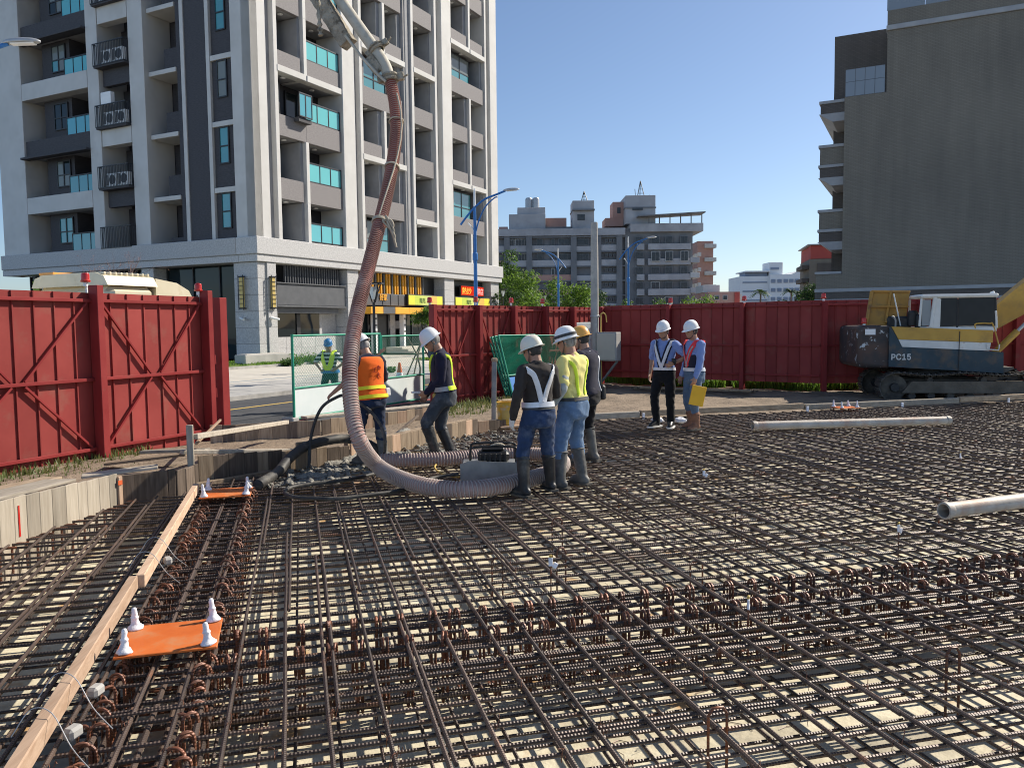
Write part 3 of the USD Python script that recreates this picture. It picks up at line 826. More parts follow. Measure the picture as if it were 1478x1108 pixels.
# warning lights on the fence tops
wl = Thing("warning_light", "red warning light on the first post of the left red fence", "warning light", Lposts[3] + up * 2.3 - np.array([.08, -.03, 0]), 0, "red warning lights along the fences")
wl.part("bracket", B().box((0, 0, .02), (.05, .05, .06), bev=.006).box((0, .02, -.06), (.02, .02, .14)), M["white"])
wl.part("lens", B().lathe([(0, .05), (.062, .05), (.066, .06), (.066, .075), (.056, .08), (.055, .15), (.045, .175), (0, .182)], 16, cap=False), M["lampred"], smooth=50)
for P, lab in ((EL + dL * .02 - dL * .2, "red warning light near the end of the left red fence"),
               (Cposts[0], "red warning light over the gateway end of the middle red fence"), (Cposts[1], "red warning light above the young street tree's fence end, second from the gateway"),
               (Cposts[2], "red warning light on the middle fence, under the light green trees"), (Cposts[3], "red warning light on the middle fence, just left of the concrete pole"),
               (Bposts[1], "red warning light on the back fence above the two men in blue shirts"), (Bposts[2], "red warning light on the back fence below the far palms"), (Bposts[3], "red warning light on the back fence at the brown wall's left corner")):
    copy(wl, lab, P + up * (2.24 if P is not Cposts[0] else 2.2) + (np.zeros(3) if P[1] < 16 else up * -.03))

# weeds, grass
lw = [np.array([-4.6, 10.4, 0]), np.array([-5.5, 12.3, 0]), np.array([-9.5, 2.8, 0]), np.array([-7.4, 2.8, 0])]
grass("weeds", scatter(lw, 9000, 5, ZG + .02), .05, .17, M["weeds"], 5)
mw = [np.array([-2.2, 16.4, 0]), np.array([-.7, 15.0, 0]), np.array([.9, 20.4, 0]), np.array([-.9, 19.4, 0])]
grass("weeds", scatter(mw, 2600, 8, ZG + .02), .05, .2, M["weeds"], 8)
bg = [Bposts[0] + np.array([.2, 1.6, 0]), Bposts[0] + np.array([.5, .22, 0]), Bposts[3] + np.array([.1, .16, 0]), Bposts[3] + np.array([1.2, 2.2, 0])]
bg2 = [Bposts[3] + np.array([-.1, 2.0, 0]), Bposts[3] + np.array([-.1, .2, 0]), Bposts[7] + np.array([.3, .2, 0]), Bposts[7] + np.array([.3, 2.0, 0])]
grass("grass", scatter(bg2, 22000, 23, ZG + .03), .2, .62, M["grass"], 23, lean=.7, w=.016)
grass("grass", scatter(bg, 26000, 21, ZG + .03), .2, .62, M["grass"], 21, lean=.7, w=.016)

# lawns by the building
for (s0, s1, n0, n1, seed) in ((19.5, 33.5, -31.2, -27.2, 31), (36.5, 60, -24.6, -22.9, 33)):
    q = [D27 * s0 + N27 * n0, D27 * s1 + N27 * n0, D27 * s1 + N27 * n1, D27 * s0 + N27 * n1]
    v, f = sheet(Polygon([p[:2] for p in q]), ZG + .16 if seed == 31 else ZG + .1)
    single("lawn", (v, f), M["lawn"], kind="structure")
    P = scatter(q, 12000, seed, ZG + .15 if seed == 31 else ZG + .09)
    grass("grass", P, .04, .14, M["grass"], seed, w=.02)

# ---- stone bench by the building corner
c = D27 * 30.2 + N27 * -28.9
T = Thing("stone_bench", "low grey stone block lying on the lawn by the building corner", "bench", (c[0], c[1], ZG + .16), math.radians(63))
T.part("block", B().box((0, 0, .22), (3.4, .7, .44), bev=.03), M["paving_grey"])
T.part("top", B().box((-.2, 0, .455), (2.6, .5, .03), bev=.01), M["paving_light"])

# ---- green mesh barrier across the gateway
gA, gB = G(425, 609, ZG), G(612, 578, ZG)
dG = unit(gB - gA); LG = np.linalg.norm(gB - gA)


def barrier(T, w, h, hb, white=M["white_board"], mesh_r=.0019, step=.075):
    """local: x along, z up, from the origin"""
    for (p, q) in (((0, 0, .03), (0, 0, h)), ((w, 0, .03), (w, 0, h))):
        T.part("upright", B().tube([p, q], .027, 8), M["green_paint"], smooth=50)
    for z in (h - .03, hb, .06):
        T.part("rail", B().tube([(0, 0, z), (w, 0, z)], .022, 8), M["green_paint"], smooth=50)
    if white is not None:
        T.part("board", B().box((w / 2, .004, (hb + .06) / 2), (w - .06, .008, hb - .11)), white)
    b = B(); H = h - .05 - hb
    for k in np.arange(-H, w, step):
        for s in (0, 1):
            x0, z0, x1, z1 = k, hb, k + H, h - .05
            if x0 < 0: z0 += -x0; x0 = 0
            if x1 > w: z1 -= x1 - w; x1 = w
            if x1 - x0 < .03: continue
            if s: b.tube([(w - x0, .002, z0), (w - x1, .002, z1)], mesh_r, 3, caps=False)
            else: b.tube([(x0, -.002, z0), (x1, -.002, z1)], mesh_r, 3, caps=False)
    T.part("mesh", b, M["green_paint"])


ang = math.atan2(dG[1], dG[0])
for k, (s, w, lab) in enumerate(((0, LG * .615, "green mesh barrier with white lower board, left of the gateway"), (LG * .625, LG * .375, "shorter green mesh barrier with white board, meeting the red fence"))):
    T = Thing("mesh_barrier", lab, "barrier", gA + dG * s, ang, None)
    barrier(T, w, 1.72 if k == 0 else 1.66, .66)
    for x in (0.0, w):
        T.part("foot", B().box((x, .1, .05), (.2, .3, .09), bev=.02), M["concrete"])

# stack of spare barrier panels leaning on the fence
M["blue_board"] = look("blue_board", (.03, .17, .50), (.05, .22, .56), 2, .45)
M["teal_board"] = look("teal_board", (.10, .42, .50), (.14, .46, .52), 2, .5)
dcn = np.array([dC[1], -dC[0], 0])
for k in range(5):
    base = on_line(CA, dC, 699 + (0, 0, 0, 0, 50)[k]) + dcn * (.95 - .11 * k if k < 4 else .75) + dC * (.05 * k if k < 4 else .1)
    lab = ["front spare green mesh panel with a blue printed board leaning on the fence", "second spare green mesh panel in the leaning stack", "third spare green mesh panel in the leaning stack", "rearmost spare green mesh panel in the leaning stack", "separate green mesh panel leaning to the right of the stack"][k]
    T = Thing("spare_panel", lab, "barrier", (base[0], base[1], ZG + .05), math.atan2(dC[1], dC[0]) - (.12 if k == 4 else .02 * k), "spare green barrier panels")
    tl = math.radians(17 + 2 * k if k < 4 else 20)
    Rl = rotx(-tl); tmp = []
    w, h, hb = 1.42, 1.62, .62
    for p, q in (((0, 0, 0), (0, 0, h)), ((w, 0, 0), (w, 0, h))):
        T.part("upright", B().tube([Rl @ np.array(p), Rl @ np.array(q)], .024, 8), M["green_paint"], smooth=50)
    for z in (h, hb, .05):
        T.part("rail", B().tube([Rl @ np.array((0, 0, z)), Rl @ np.array((w, 0, z))], .02, 8), M["green_paint"], smooth=50)
    b = B()
    for x in np.arange(.02, w, .022):
        b.tube([Rl @ np.array((x, 0, hb)), Rl @ np.array((x, 0, h))], .0034, 3, caps=False)
    T.part("mesh", b, M["green_paint"])
    if k in (0, 4):
        bo = T.part("board", B().box(Rl @ np.array((w / 2, -.006, hb / 2)), (w - .06, .008, hb - .1), Rl), M["blue_board"], label="blue board printed with clouds")
        bo.part("ground_band", B().box(Rl @ np.array((w / 2, -.013, .13)), (w - .08, .004, .16), Rl), M["teal_board"])
        for (x, z, s) in ((.5, .42, .10), (.78, .46, .08), (1.15, .4, .10)):
            cl = B()
            for dx, dz, r in ((-.6, -.2, .6), (0, .15, .8), (.65, -.15, .6)):
                cl.prism([(x + dx * s + r * s * math.cos(t), z + dz * s + r * s * .8 * math.sin(t)) for t in np.linspace(0, 2 * math.pi, 13)[:-1]], .003, Rl @ rotx(math.pi / 2), Rl @ np.array((0, -.011, 0)))
            bo.part("cloud", cl, M["white"])

# sheets of plywood below the stack and the bucket
p = AT(756, 590, 15.0)
single("plywood_sheet", B().box(p, (.9, .02, .46), rotz(.75) @ rotx(-.5), bev=.004), M["wood_old_x"], "brown plywood offcut leaning behind the yellow bucket", "plywood")
p = G(731, 612, .035)
single("base_board", B().box(p + [.05, .05, -.025], (.55, .45, .03), rotz(.5), bev=.004), M["wood_new_x"], "small board under the yellow bucket", "board")
T = Thing("bucket", "yellow plastic bucket with dried mortar, left of the man in dark shirt", "bucket", p, .3)
M["bucket"] = look("bucket_yellow", (.58, .33, .03), (.66, .40, .05), 4, .45, c3=(.45, .42, .36), scale3=7, pos3=(.52, .7))
T.part("body", B().lathe([(0, 0), (.135, 0), (.14, .01), (.155, .30), (.165, .305), (.165, .335), (.157, .335), (.152, .36), (.158, .372), (.163, .38), (.155, .38), (.145, .30), (.13, .03), (0, .03)], 24, cap=False), M["bucket"], smooth=40)
T.part("handle", B().tube([(.163 * math.cos(a), .163 * math.sin(a) * .3 - .1 * math.sin(a), .35 + .0 * a - .12 * math.sin(a)) for a in np.linspace(0, math.pi, 12)], .004, 5), M["zinc"])
T.part("label", B().add(*[(lambda th: (np.array([[.152 * math.cos(t), .152 * math.sin(t), z] for t in th for z in (.1, .24)]), np.array([[2 * i, 2 * i + 2, 2 * i + 3] for i in range(len(th) - 1)] + [[2 * i, 2 * i + 3, 2 * i + 1] for i in range(len(th) - 1)])))(np.linspace(-2.4, -1.2, 9))][0]), M["yellow_line"])
# square steel post standing at the slab's edge
p = G(712, 616, -.1)
T = Thing("steel_post", "slightly leaning grey square steel post left of the man in dark shirt", "post", p, .2)
T.part("post", B().beam((0, 0, -.25), (.05, .1, 1.16), .075, .075, up=(1, 0, 0), bev=.008), M["steel_grey"])
T.part("cap", B().box((.052, .1, 1.18), (.1, .1, .07), bev=.015), M["wood_old_z"])

# concrete pole, cabinet, grey board
p = np.array([2.30, 22.6, ZG])
T = Thing("concrete_pole", "plain tapering concrete pole standing before the back fence corner", "pole", p)
T.part("shaft", B().lathe([(0, -.2), (.135, -.2), (.13, 0), (.112, 2.2), (.095, 4.6), (.08, 4.63), (0, 4.63)], 18, cap=False), M["concrete"], smooth=40)
T.part("strap", B().lathe([(.128, 2.05), (.132, 2.055), (.132, 2.09), (.128, 2.095)], 18, cap=False), M["zinc"])
T.part("conduit", B().tube(spline([(.18, -.05, .2), (.16, -.05, 1.9), (.2, -.05, 2.15), (.3, -.02, 2.1), (.33, 0, 1.9)], 6), .018, 6), M["yellow_line"])
pc = AT(877, 520, 22.4)
T = Thing("utility_cabinet", "grey electrical cabinet on a bracket beside the concrete pole", "cabinet", pc, math.radians(-36))
T.part("box", B().box((.03, 0, .38), (.62, .28, .78), bev=.015), M["concrete"])
T.part("door", B().box((.03, -.15, .38), (.56, .02, .72), bev=.006), M["paving_light"])
T.part("bracket", B().beam((.3, 0, -.02), (-.24, .05, -.62), .05, .05).beam((-.24, 0, -.02), (-.24, .05, -.95), .05, .05), M["steel_grey"])
pc = AT(842, 540, 23.2)
T = Thing("grey_board", "upright light grey board against the fence behind the man in the orange helmet", "board", pc, math.radians(40))
T.part("panel", B().box((0, 0, .72), (.75, .03, 1.5), bev=.006), M["white_board"])
T.part("stand", B().beam((-.3, .02, 0), (-.3, .25, -.1), .04, .04).beam((.3, .02, 0), (.3, .25, -.1), .04, .04), M["steel_grey"])
# loose timbers below the back fence at the left
for k in range(4):
    a, b_ = from_vu(8.6 - .05 * k, 20.2 - .3 * k, -.02 + .03 * k), from_vu(11.0 - .2 * k, 18.0 - .25 * k, -.02 + .03 * k)
    single("loose_timber", B().beam(a, b_, .12, .05, bev=.005), M[("wood_dark_x", "wood_old_x", "wood_dark_x", "wood_old_x")[k]], ["lowest of the loose timbers on the soil left of the men in blue", "second of the loose timbers on the soil left of the men in blue", "third of the loose timbers on the soil left of the men in blue", "topmost of the loose timbers on the soil left of the men in blue"][k], "timber", "loose timbers on the soil")

# traffic cone, bin, young tree, tripod
p = AT(577, 546, 24.0); p[2] = ZG + .09
T = Thing("traffic_cone", "orange traffic cone on the footway behind the mesh barrier", "traffic cone", p)
T.part("base", B().box((0, 0, .02), (.38, .38, .04), bev=.01), M["cone"])
T.part("cone", B().lathe([(.15, .04), (.14, .06), (.035, .70), (.0, .71)], 18, cap=False), M["cone"], smooth=40)
T.part("band", B().lathe([(.112, .26), (.114, .26), (.088, .42), (.086, .42)], 18, cap=False), M["white"], smooth=40)
p = AT(690, 505, 17.6)
T = Thing("cloth_bundle", "dark blue bag hung on the end of the barrier by the red fence", "bag", p)
v = trimesh.creation.icosphere(3, .2); vv = v.vertices * [.65, .55, 1.15]; vv = vv * (1 + .25 * (meshkit.fbm(v.vertices * 12, 3, 4) - .5))[:, None]
M["bag"] = look("bag_cloth", (.03, .06, .09), (.06, .10, .13), 6, .7)
T.part("bag", (vv + [-.95, 0, .0], v.faces), M["bag"], smooth=True)
T.part("strap", B().tube(spline([(-1.0, 0, .2), (-.97, .05, .38), (-.93, 0, .2)], 6), .012, 6), M["black"])
# ================================================================== THE APARTMENT TOWER AT THE LEFT
M["tile"] = look("pale_wall_tile", (.49, .478, .452), (.555, .543, .518), .6, .7, bump=.25, bscale=60, c3=(.40, .385, .36), scale3=.35, pos3=(.55, .85))
M["brick_dark"] = look("dark_brick_cladding", (.042, .040, .046), (.066, .063, .068), 3.0, .75, stretch=(2, 2, 9), bump=.3, bscale=20)
M["brick_mid"] = look("grey_brick_cladding", (.17, .155, .155), (.225, .21, .205), 3.0, .75, stretch=(2, 2, 9), bump=.3, bscale=20)
M["render_grey"] = look("grey_render", (.26, .26, .265), (.32, .32, .325), 1.2, .85, bump=.15, bscale=20)
M["granite"] = look("granite", (.34, .335, .33), (.50, .49, .48), 14, .6, bump=.1, bscale=60, rand=.07)
M["frame"] = look("window_frame", (.018, .018, .02), (.028, .028, .03), 5, .4)
M["metal_panel"] = look("metal_panel", (.075, .078, .085), (.095, .098, .105), 2, .5)
M["gold"] = look("lamp_gold", (.52, .38, .12), (.60, .45, .16), 6, .35, .2)
M["orange_panel"] = look("orange_panel", (.72, .33, .02), (.78, .38, .03), 3, .5)


def glass_look(name, tint, refl=.9, rough=.03, ior=1.9):
    N = {"g": ("glossy_bsdf", {"color": (refl, refl, refl), "roughness": rough}), "d": ("diffuse_bsdf", {"color": tint}), "f": ("fresnel", {"IOR": ior}), "m": ("mix_closure", {}),
         "t": ("geometry", {}), "n": ("noise_texture", {"scale": .35, "detail": 1.0}), "b": ("bump", {"strength": .12, "distance": .3})}
    return usdkit.material(stage, f"/World/Looks/{name}", N, [("t.position", "n.vector"), ("n.fac", "b.height"), ("b.normal", "g.normal"), ("f.fac", "m.fac"), ("d.BSDF", "m.closure1"), ("g.BSDF", "m.closure2")], surface="m.closure")


M["glass_dark"] = glass_look("glass_dark", (.010, .016, .018), .8, .03, 1.45)
M["glass_teal"] = glass_look("glass_teal", (.05, .22, .24))
M["glass_rail"] = glass_look("glass_rail", (.09, .40, .43), .8)
M["glass_rail_b"] = glass_look("glass_rail_b", (.12, .46, .46), .7, .08)
M["glass_rail_c"] = glass_look("glass_rail_c", (.06, .31, .36), .9)
M["glass_blind"] = glass_look("glass_blind", (.17, .19, .18), .8, .04, 1.5)
RAILS = ["glass_rail", "glass_rail", "glass_rail_b", "glass_rail_c"]
M["curtain"] = look("curtain", (.28, .36, .04), (.40, .46, .06), 4, .8, stretch=(10, 10, .3))


def cjk(text, height, depth=.02, bold=1):
    from PIL import Image, ImageDraw, ImageFont
    from shapely import box as sb, union_all
    font = ImageFont.truetype(glob.glob("/opt/blender-*/*/datafiles/fonts/Noto Sans CJK*")[0], 64)
    x0, y0, x1, y1 = font.getbbox(text, anchor="ls", stroke_width=bold)
    im = Image.new("L", (x1 - x0 + 8, y1 - y0 + 8))
    ImageDraw.Draw(im).text((4 - x0, 4 - y0), text, 255, font, anchor="ls", stroke_width=bold)
    on = np.pad(np.asarray(im) > 127, ((0, 0), (1, 1))).astype(np.int8)
    rows, st = np.nonzero(np.diff(on, axis=1) == 1); en = np.nonzero(np.diff(on, axis=1) == -1)[1]
    sh = union_all(sb(st, -rows - 1, en, -rows)).buffer(.5).buffer(-.5).simplify(.8)
    s = height / 56.0
    sh = affinity.affine_transform(sh, [s, 0, 0, s, 0, (im.size[1]) * s])
    return trimesh.util.concatenate([trimesh.creation.extrude_polygon(g, depth, engine="earcut") for g in getattr(sh, "geoms", [sh])])


def col_t(P, d, px, py):
    """distance along the line P + t d at which it is seen at the picture point's column"""
    r = ray(px, py); k = r[0] / r[1]
    return (k * P[1] - P[0]) / (d[0] - k * d[1])


TC = AT(370, 345, 43.0); TC[2] = 0.02
L27 = np.array([-D27[1], D27[0], 0]) * 1.0            # along the left face, away from the corner
tower = Thing("apartment_tower", "pale and charcoal apartment tower with teal balconies and shops, at the left", "building", TC, math.radians(63))


def sx(px, py=350):
    return col_t(TC, D27, px, py)


def sy(px, py=350):
    return col_t(TC, L27, px, py)


def zr(px, py):
    return AT(px, py, (TC + D27 * sx(px, py))[1])[2] - TC[2]


class Face:
    """boxes on a facade: s along it, d inwards from its plane, z up (tower's own axes)"""
    def __init__(self, T, right=True):
        self.T, self.right = T, right

    def box(self, b, s0, s1, d0, d1, z0, z1, bev=0.0):
        lo, hi = ((s0, d0, z0), (s1, d1, z1)) if self.right else ((d0, s0, z0), (d1, s1, z1))
        return b.bb(lo, hi, bev)

    def part(self, name, mat, s0, s1, d0, d1, z0, z1, bev=0.0, parent=None, label=None):
        return (parent or self.T).part(name, self.box(B(), s0, s1, d0, d1, z0, z1, bev), mat, label=label)

    def window(self, s0, s1, d, z0, z1, cols, rows, glass, fr=.05, sill=False):
        """frame with its panes; rows are the split heights (fractions)"""
        f = B(); xs = np.linspace(s0, s1, cols + 1); zs = [z0 + (z1 - z0) * q for q in [0] + rows + [1]]
        for x in xs:
            self.box(f, x - fr / 2, x + fr / 2, d - .04, d + .05, z0, z1)
        for z in zs:
            self.box(f, s0 - fr / 2, s1 + fr / 2, d - .036, d + .046, z - fr / 2, z + fr / 2)
        w = self.T.part("window", f, M["frame"])
        blind = rnd.random() < .3
        for i in range(cols):
            for j in range(len(zs) - 1):
                w.part("pane", self.box(B(), xs[i] + fr / 2, xs[i + 1] - fr / 2, d, d + .012, zs[j] + fr / 2, zs[j + 1] - fr / 2), M["glass_blind"] if blind and rnd.random() < .6 else glass)
        return w

    def rail(self, s0, s1, d, z0, z1, n, glass):
        rg = M[rnd.choice(RAILS)]; glass = rg if glass is M["glass_rail"] else glass
        f = B(); xs = np.linspace(s0, s1, n + 1)
        for x in xs:
            self.box(f, x - .025, x + .025, d - .03, d + .03, z0, z1)
        self.box(f, s0, s1, d - .04, d + .04, z1 - .06, z1 + .01); self.box(f, s0, s1, d - .036, d + .036, z0, z0 + .06)
        w = self.T.part("balcony_rail", f, M["frame"])
        for i in range(n):
            w.part("pane", self.box(B(), xs[i] + .03, xs[i + 1] - .03, d - .008, d + .008, z0 + .07, z1 - .07), glass)
        return w


FR, FL = Face(tower, True), Face(tower, False)
LEN_R, LEN_L = sx(719.5), sy(6.0)
NK, ZB, PER = 7, 6.45, 3.38
ZTOP = ZB + NK * PER + 1.0
DP = 1.9
# core
tower.part("core", B().bb((DP + .05, DP + .05, 0), (LEN_R - .4, LEN_L - .2, ZTOP - .2)), M["brick_dark"])
tower.part("upper_storeys", B().bb((.15, .15, ZTOP), (LEN_R - .1, LEN_L - .1, ZTOP + 7)), M["tile"])
lamp = [(.0, .0), (.14, 0), (.15, .03), (.12, .07), (0, .08)]


def ceil_lamp(F, s, d, z):
    c = (s, d, z - .08) if F.right else (d, s, z - .08)
    tower.part("ceiling_lamp", B().lathe(lamp, 12, c, cap=False), M["white"], smooth=50)


# ---- right (sunlit) face
piers = [(370, 392.5), (500, 517), (642, 654), (710, 719.5)]
for i, (a, b_) in enumerate(piers):
    FR.part("pier", M["tile"], sx(a) if i else 0.0, sx(b_), 0, DP if i else .6, ZB, ZTOP, .02)
for a, b_ in ((392.5, 405), (517, 526), (636, 642), (706.5, 710)):
    FR.part("recessed_strip", M["render_grey"], sx(a), sx(b_), .40, DP, ZB, ZTOP)
bays = [dict(l=405, m=450, r=499.5, fin=True), dict(l=526, m=562, r=590, fin=True), dict(l=600, m=None, r=636, fin=True), dict(l=654, m=683, r=706.5, fin=False)]
groups = {0: {0, 3, 5}, 1: {2, 4, 6}, 2: {1, 4}, 3: {2, 5}}        # storeys whose spandrel stands on a white band


def cell(s0, s1, k, band, rail, open_w=False, seed=0, step=True):
    z0 = ZB + .1 + PER * k; zt = z0 + PER - 1.25          # parapet top, opening head
    r = random.Random(seed * 31 + k)
    if k:
        FR.part("spandrel", M["brick_mid"], s0, s1 if (rail or not step) else s1 - .22, .16, .42, z0 - 1.25 + (.32 if band else 0), z0 - (.04 if rail else .12), .012)
        FR.part("slab", M["render_grey"], s0, s1, .43, DP, z0 - 1.22, z0 - 1.02)
        if band:
            FR.part("white_band", M["tile"], s0 - .05, s1 + .05, .05, .62, z0 - 1.27, z0 - .93, .015)
    if rail:
        FR.rail(s0 + .05, s1 - .05, .24, z0 - .02, z0 + 1.08, 3, M["glass_rail"])
        FR.window(s0 + .25, s1 - .9, DP - .05, z0 - .9, zt - .25, 2, [], M["glass_dark"], .07)
    elif open_w:
        FR.window(s0 + (s1 - s0) * .22, s1 - 1.1, .9, z0 - .02, zt - .2, 2, [.42], M["glass_teal"], .06)
        FR.part("window_wall", M["brick_mid"], s0, s0 + (s1 - s0) * .21, .7, .95, z0 - .1, zt)
        FR.part("window_sill_wall", M["brick_mid"], s0 + (s1 - s0) * .2, s1 - 1.0, .78, 1.05, z0 - 1.0, z0 - .06)
    else:
        w = (s1 - s0)
        FR.window(s0 + .08, s0 + w * .48, 1.05, z0 + .12, zt - .12, 1, [.38], M["glass_dark"] if r.random() < .5 else M["glass_teal"], .06)
        FR.part("window_sill_wall", M["brick_mid"], s0, s0 + w * .5, 1.0, 1.25, z0 - 1.0, z0 + .06)
        FR.part("back_wall", M["brick_dark"], s0 + w * .5, s1, DP - .1, DP + .02, z0 - 1.0, zt + .1)
    ceil_lamp(FR, (s0 + s1) / 2, 1.0 if rail else .75, zt + .03)


for bi, bay in enumerate(bays):
    s0, s1 = sx(bay["l"]), sx(bay["r"]); FW = .28
    FR.part("fin", M["tile"], s0, s0 + FW, .08, DP, ZB, ZTOP, .012)
    if bi in (2,):
        FR.part("fin", M["tile"], s1 - FW, s1, .08, DP, ZB, ZTOP, .012)
    if bi == 3:
        FR.part("fin", M["tile"], s1 - FW, s1 - .02, .08, DP, ZB, ZTOP, .012)
    side_w = .9 if bi != 3 else 1.2
    a, e = s0 + FW, s1 - (FW if bi in (2, 3) else 0)
    for k in range(NK):
        band = k in groups[bi]
        wide = (bi == 0 and k in (2, 5)) or (bi == 1 and k in (0, 3, 5)) or (bi == 3 and k in (1, 4))
        if bay["m"] is None:
            cell(a, e, k, band, False, open_w=False, seed=bi)
            FR.part("side_wall", M["render_grey"], e - .12, e, .5, DP, ZB + .1 + PER * k - 1.0, ZB + .1 + PER * k + 2.1)
        else:
            m = sx(bay["m"])
            z0 = ZB + .1 + PER * k
            if wide and bi == 0:
                cell(a, m, k, band, False, seed=bi, step=False); cell(m, e, k, band, True, seed=bi + 7)
            elif wide:
                cell(a, e, k, band, False, open_w=True, seed=bi)
            else:
                FR.part("fin", M["tile"] if bi != 3 else M["tile"], m - .13, m + .13, .10, DP, z0 - 1.25 if k else z0 - .1, z0 + PER - 1.25, .012)
                FR.part("side_wall", M["render_grey"], m - .5 if bi else m - .34, m - .135, .35, DP - .02, z0 - 1.0 if k else z0 - .1, z0 + PER - 1.27)
                cell(a, m - .14, k, band, False, seed=bi)
                cell(m + .14, e, k, band, bi == 0, seed=bi + 7)
                if bi == 1:
                    FR.part("side_wall", M["render_grey"], e - .4, e, .4, DP - .02, z0 - 1.0 if k else z0 - .1, z0 + PER - 1.27)
            if wide and bi in (1, 3):
                FR.part("side_wall", M["render_grey"], e - .35, e - .02, .4, DP - .02, z0 - 1.0 if k else z0 - .1, z0 + PER - 1.27)
# grey pilaster between bays 2 and 3
FR.part("pilaster", M["render_grey"], sx(590) + .02, sx(600) - .02, .22, DP, ZB, ZTOP, .01)
tower.part("downpipe", B().tube([(sx(592), .12, ZB), (sx(592), .12, ZTOP)], .05, 8), M["render_grey"], smooth=40)
# glass corner pod on the third storey
z0 = ZB + .1 + PER * 2; m = sx(450)
b = FR.rail(m - 1.0, m + .02, -.25, z0 - .05, z0 + 1.25, 2, M["glass_rail"])
tower.part("planter_box", B().bb((m - 1.0, -.2, z0 - .3), (m + .05, .15, z0 - .07)), M["brick_dark"])

# ---- left (shaded) face; s = distance from the corner
FL.part("pier", M["tile"], 0, sy(342), .0, .55, ZB, ZTOP, .02)
FL.part("dark_strip", M["brick_dark"], sy(342), sy(310), .25, .55, ZB, ZTOP)
FL.part("fin", M["tile"], sy(309.5), sy(304.5), .1, .55, ZB, ZTOP, .012)
FL.part("dark_strip", M["brick_dark"], sy(304), sy(274), .16, .55, ZB, ZTOP)
FL.part("fin", M["tile"], sy(273.5), sy(268.5), .1, .55, ZB, ZTOP, .012)
FL.part("dark_strip", M["brick_dark"], sy(268), sy(259), .3, DP, ZB, ZTOP)
FL.part("pier", M["tile"], sy(218), sy(197), 0, DP, ZB, ZTOP, .02)
FL.part("pier", M["tile"], sy(153), sy(137), 0, DP, ZB, ZTOP, .02)
FL.part("pier", M["tile"], sy(42), LEN_L, 0, DP, ZB, ZTOP, .02)
PL = 3.45
for k in range(NK):
    zs = 9.06 + PL * k - TC[2]                                  # separators of the window strip
    if zs < ZTOP:
        FL.part("white_band", M["tile"], sy(342) + .01, sy(310) - .01, .12, .5, zs - .13, zs + .13)
    a, b_ = sy(331), sy(318)
    FL.window(a, b_, .22, zs - 2.05 if k else zs - 2.0, zs - .18, 1, [.48], M["glass_teal"], .07)
    z0 = 6.45 + PL * k
    # recessed balconies
    FL.part("slab", M["tile"], sy(258), sy(219), .25, DP, z0 + 2.38, z0 + 2.62, .01)
    FL.part("spandrel", M["brick_dark"], sy(258), sy(236), .55, .75, z0 - .75 if k else z0, z0 + .35, .01)
    FL.window(sy(256), sy(240), DP - .05, z0 + .1, z0 + 2.25, 2, [.4], M["glass_dark"], .06)
    # service bay with air conditioners
    s0, s1 = sy(196), sy(154)
    gray = k % 2 == 1
    FL.part("spandrel", M["tile"] if gray else M["brick_dark"], s0, s1, .02 if gray else .25, .6, z0 + 2.35, z0 + PL - .02 if True else 0, .01)
    FL.part("back_wall", M["brick_dark"], s0, s1, DP - .3, DP, z0, z0 + 2.4)
    f = B(); zb, zt = z0 - .05, z0 + 1.15
    for (p, q, dd) in ((s0 + .02, s1 + .12, -.28),):
        for s in np.arange(p, q, .13):
            FL.box(f, s - .012, s + .012, dd - .012, dd + .012, zb, zt)
        for z in (zb, zt):
            FL.box(f, p - .02, q, dd - .025, dd + .025, z - .025, z + .025)
        for e_ in (p, q):
            for d_ in np.arange(dd, .0, .13):
                FL.box(f, e_ - .012, e_ + .012, d_ - .012, d_ + .012, zb, zt)
            for z in (zb, zt):
                FL.box(f, e_ - .02, e_ + .02, dd, .02, z - .025, z + .025)
    tower.part("service_rail", f, M["frame"])
    FL.part("service_floor", M["brick_dark"], s0, s1 + .1, -.27, .5, zb - .12, zb - .03)
    for j in range(2 if k else 0):
        u0 = s0 + .15 + j * .98
        ac = FL.part("air_conditioner", M["white"], u0, u0 + .86, -.22, .06, zb + .05, zb + .78, .02)
        c = (-.225, u0 + .33, zb + .42)
        g = B().lathe([(.27, 0), (.27, .01), (.0, .012)], 18, c, roty(-math.pi / 2), cap=False)
        ac.part("fan_grille", g, M["metal_panel"])
        g = B()
        for s in np.arange(u0 + .63, u0 + .84, .045):
            FL.box(g, s, s + .02, -.232, -.218, zb + .12, zb + .72)
        ac.part("vent", g, M["metal_panel"])
    if k == 2:
        u0 = s0 + 1.3
        ac = FL.part("air_conditioner", M["white"], u0, u0 + .86, -.22, .06, zt + .03, zt + .72, .02)
    # wide window bay
    s0, s1 = sy(136.5), sy(42.5)
    gray = k != 2 and k != 4
    if k:
        FL.part("spandrel", M["tile"] if gray else M["brick_dark"], s0, s1, .0 if gray else .12, .7, z0 - 1.02, z0 - .02, .015)
        if not gray:
            FL.part("ledge", M["brick_dark"], s0, s1 + .1, -.25, .3, z0 - 1.15, z0 - 1.03, .01)
    FL.part("soffit", M["render_grey"], s0, s1, .7, DP, z0 + 2.43, z0 + 2.6)
    mid = s0 + (s1 - s0) * .43
    FL.part("dark_panel", M["brick_dark"], mid, s1 - .9, .85, DP, z0 - .02, z0 + 2.42)
    FL.window(mid + .35, s1 - 1.9, .80, z0 + .62, z0 + 2.15, 2, [.45], M["glass_dark"] if k % 3 else M["glass_teal"], .07)
    FL.rail(s0 + .1, mid - .05, .45, z0 + .0, z0 + 1.1, 3, M["glass_rail"] if k > 1 else M["glass_teal"])
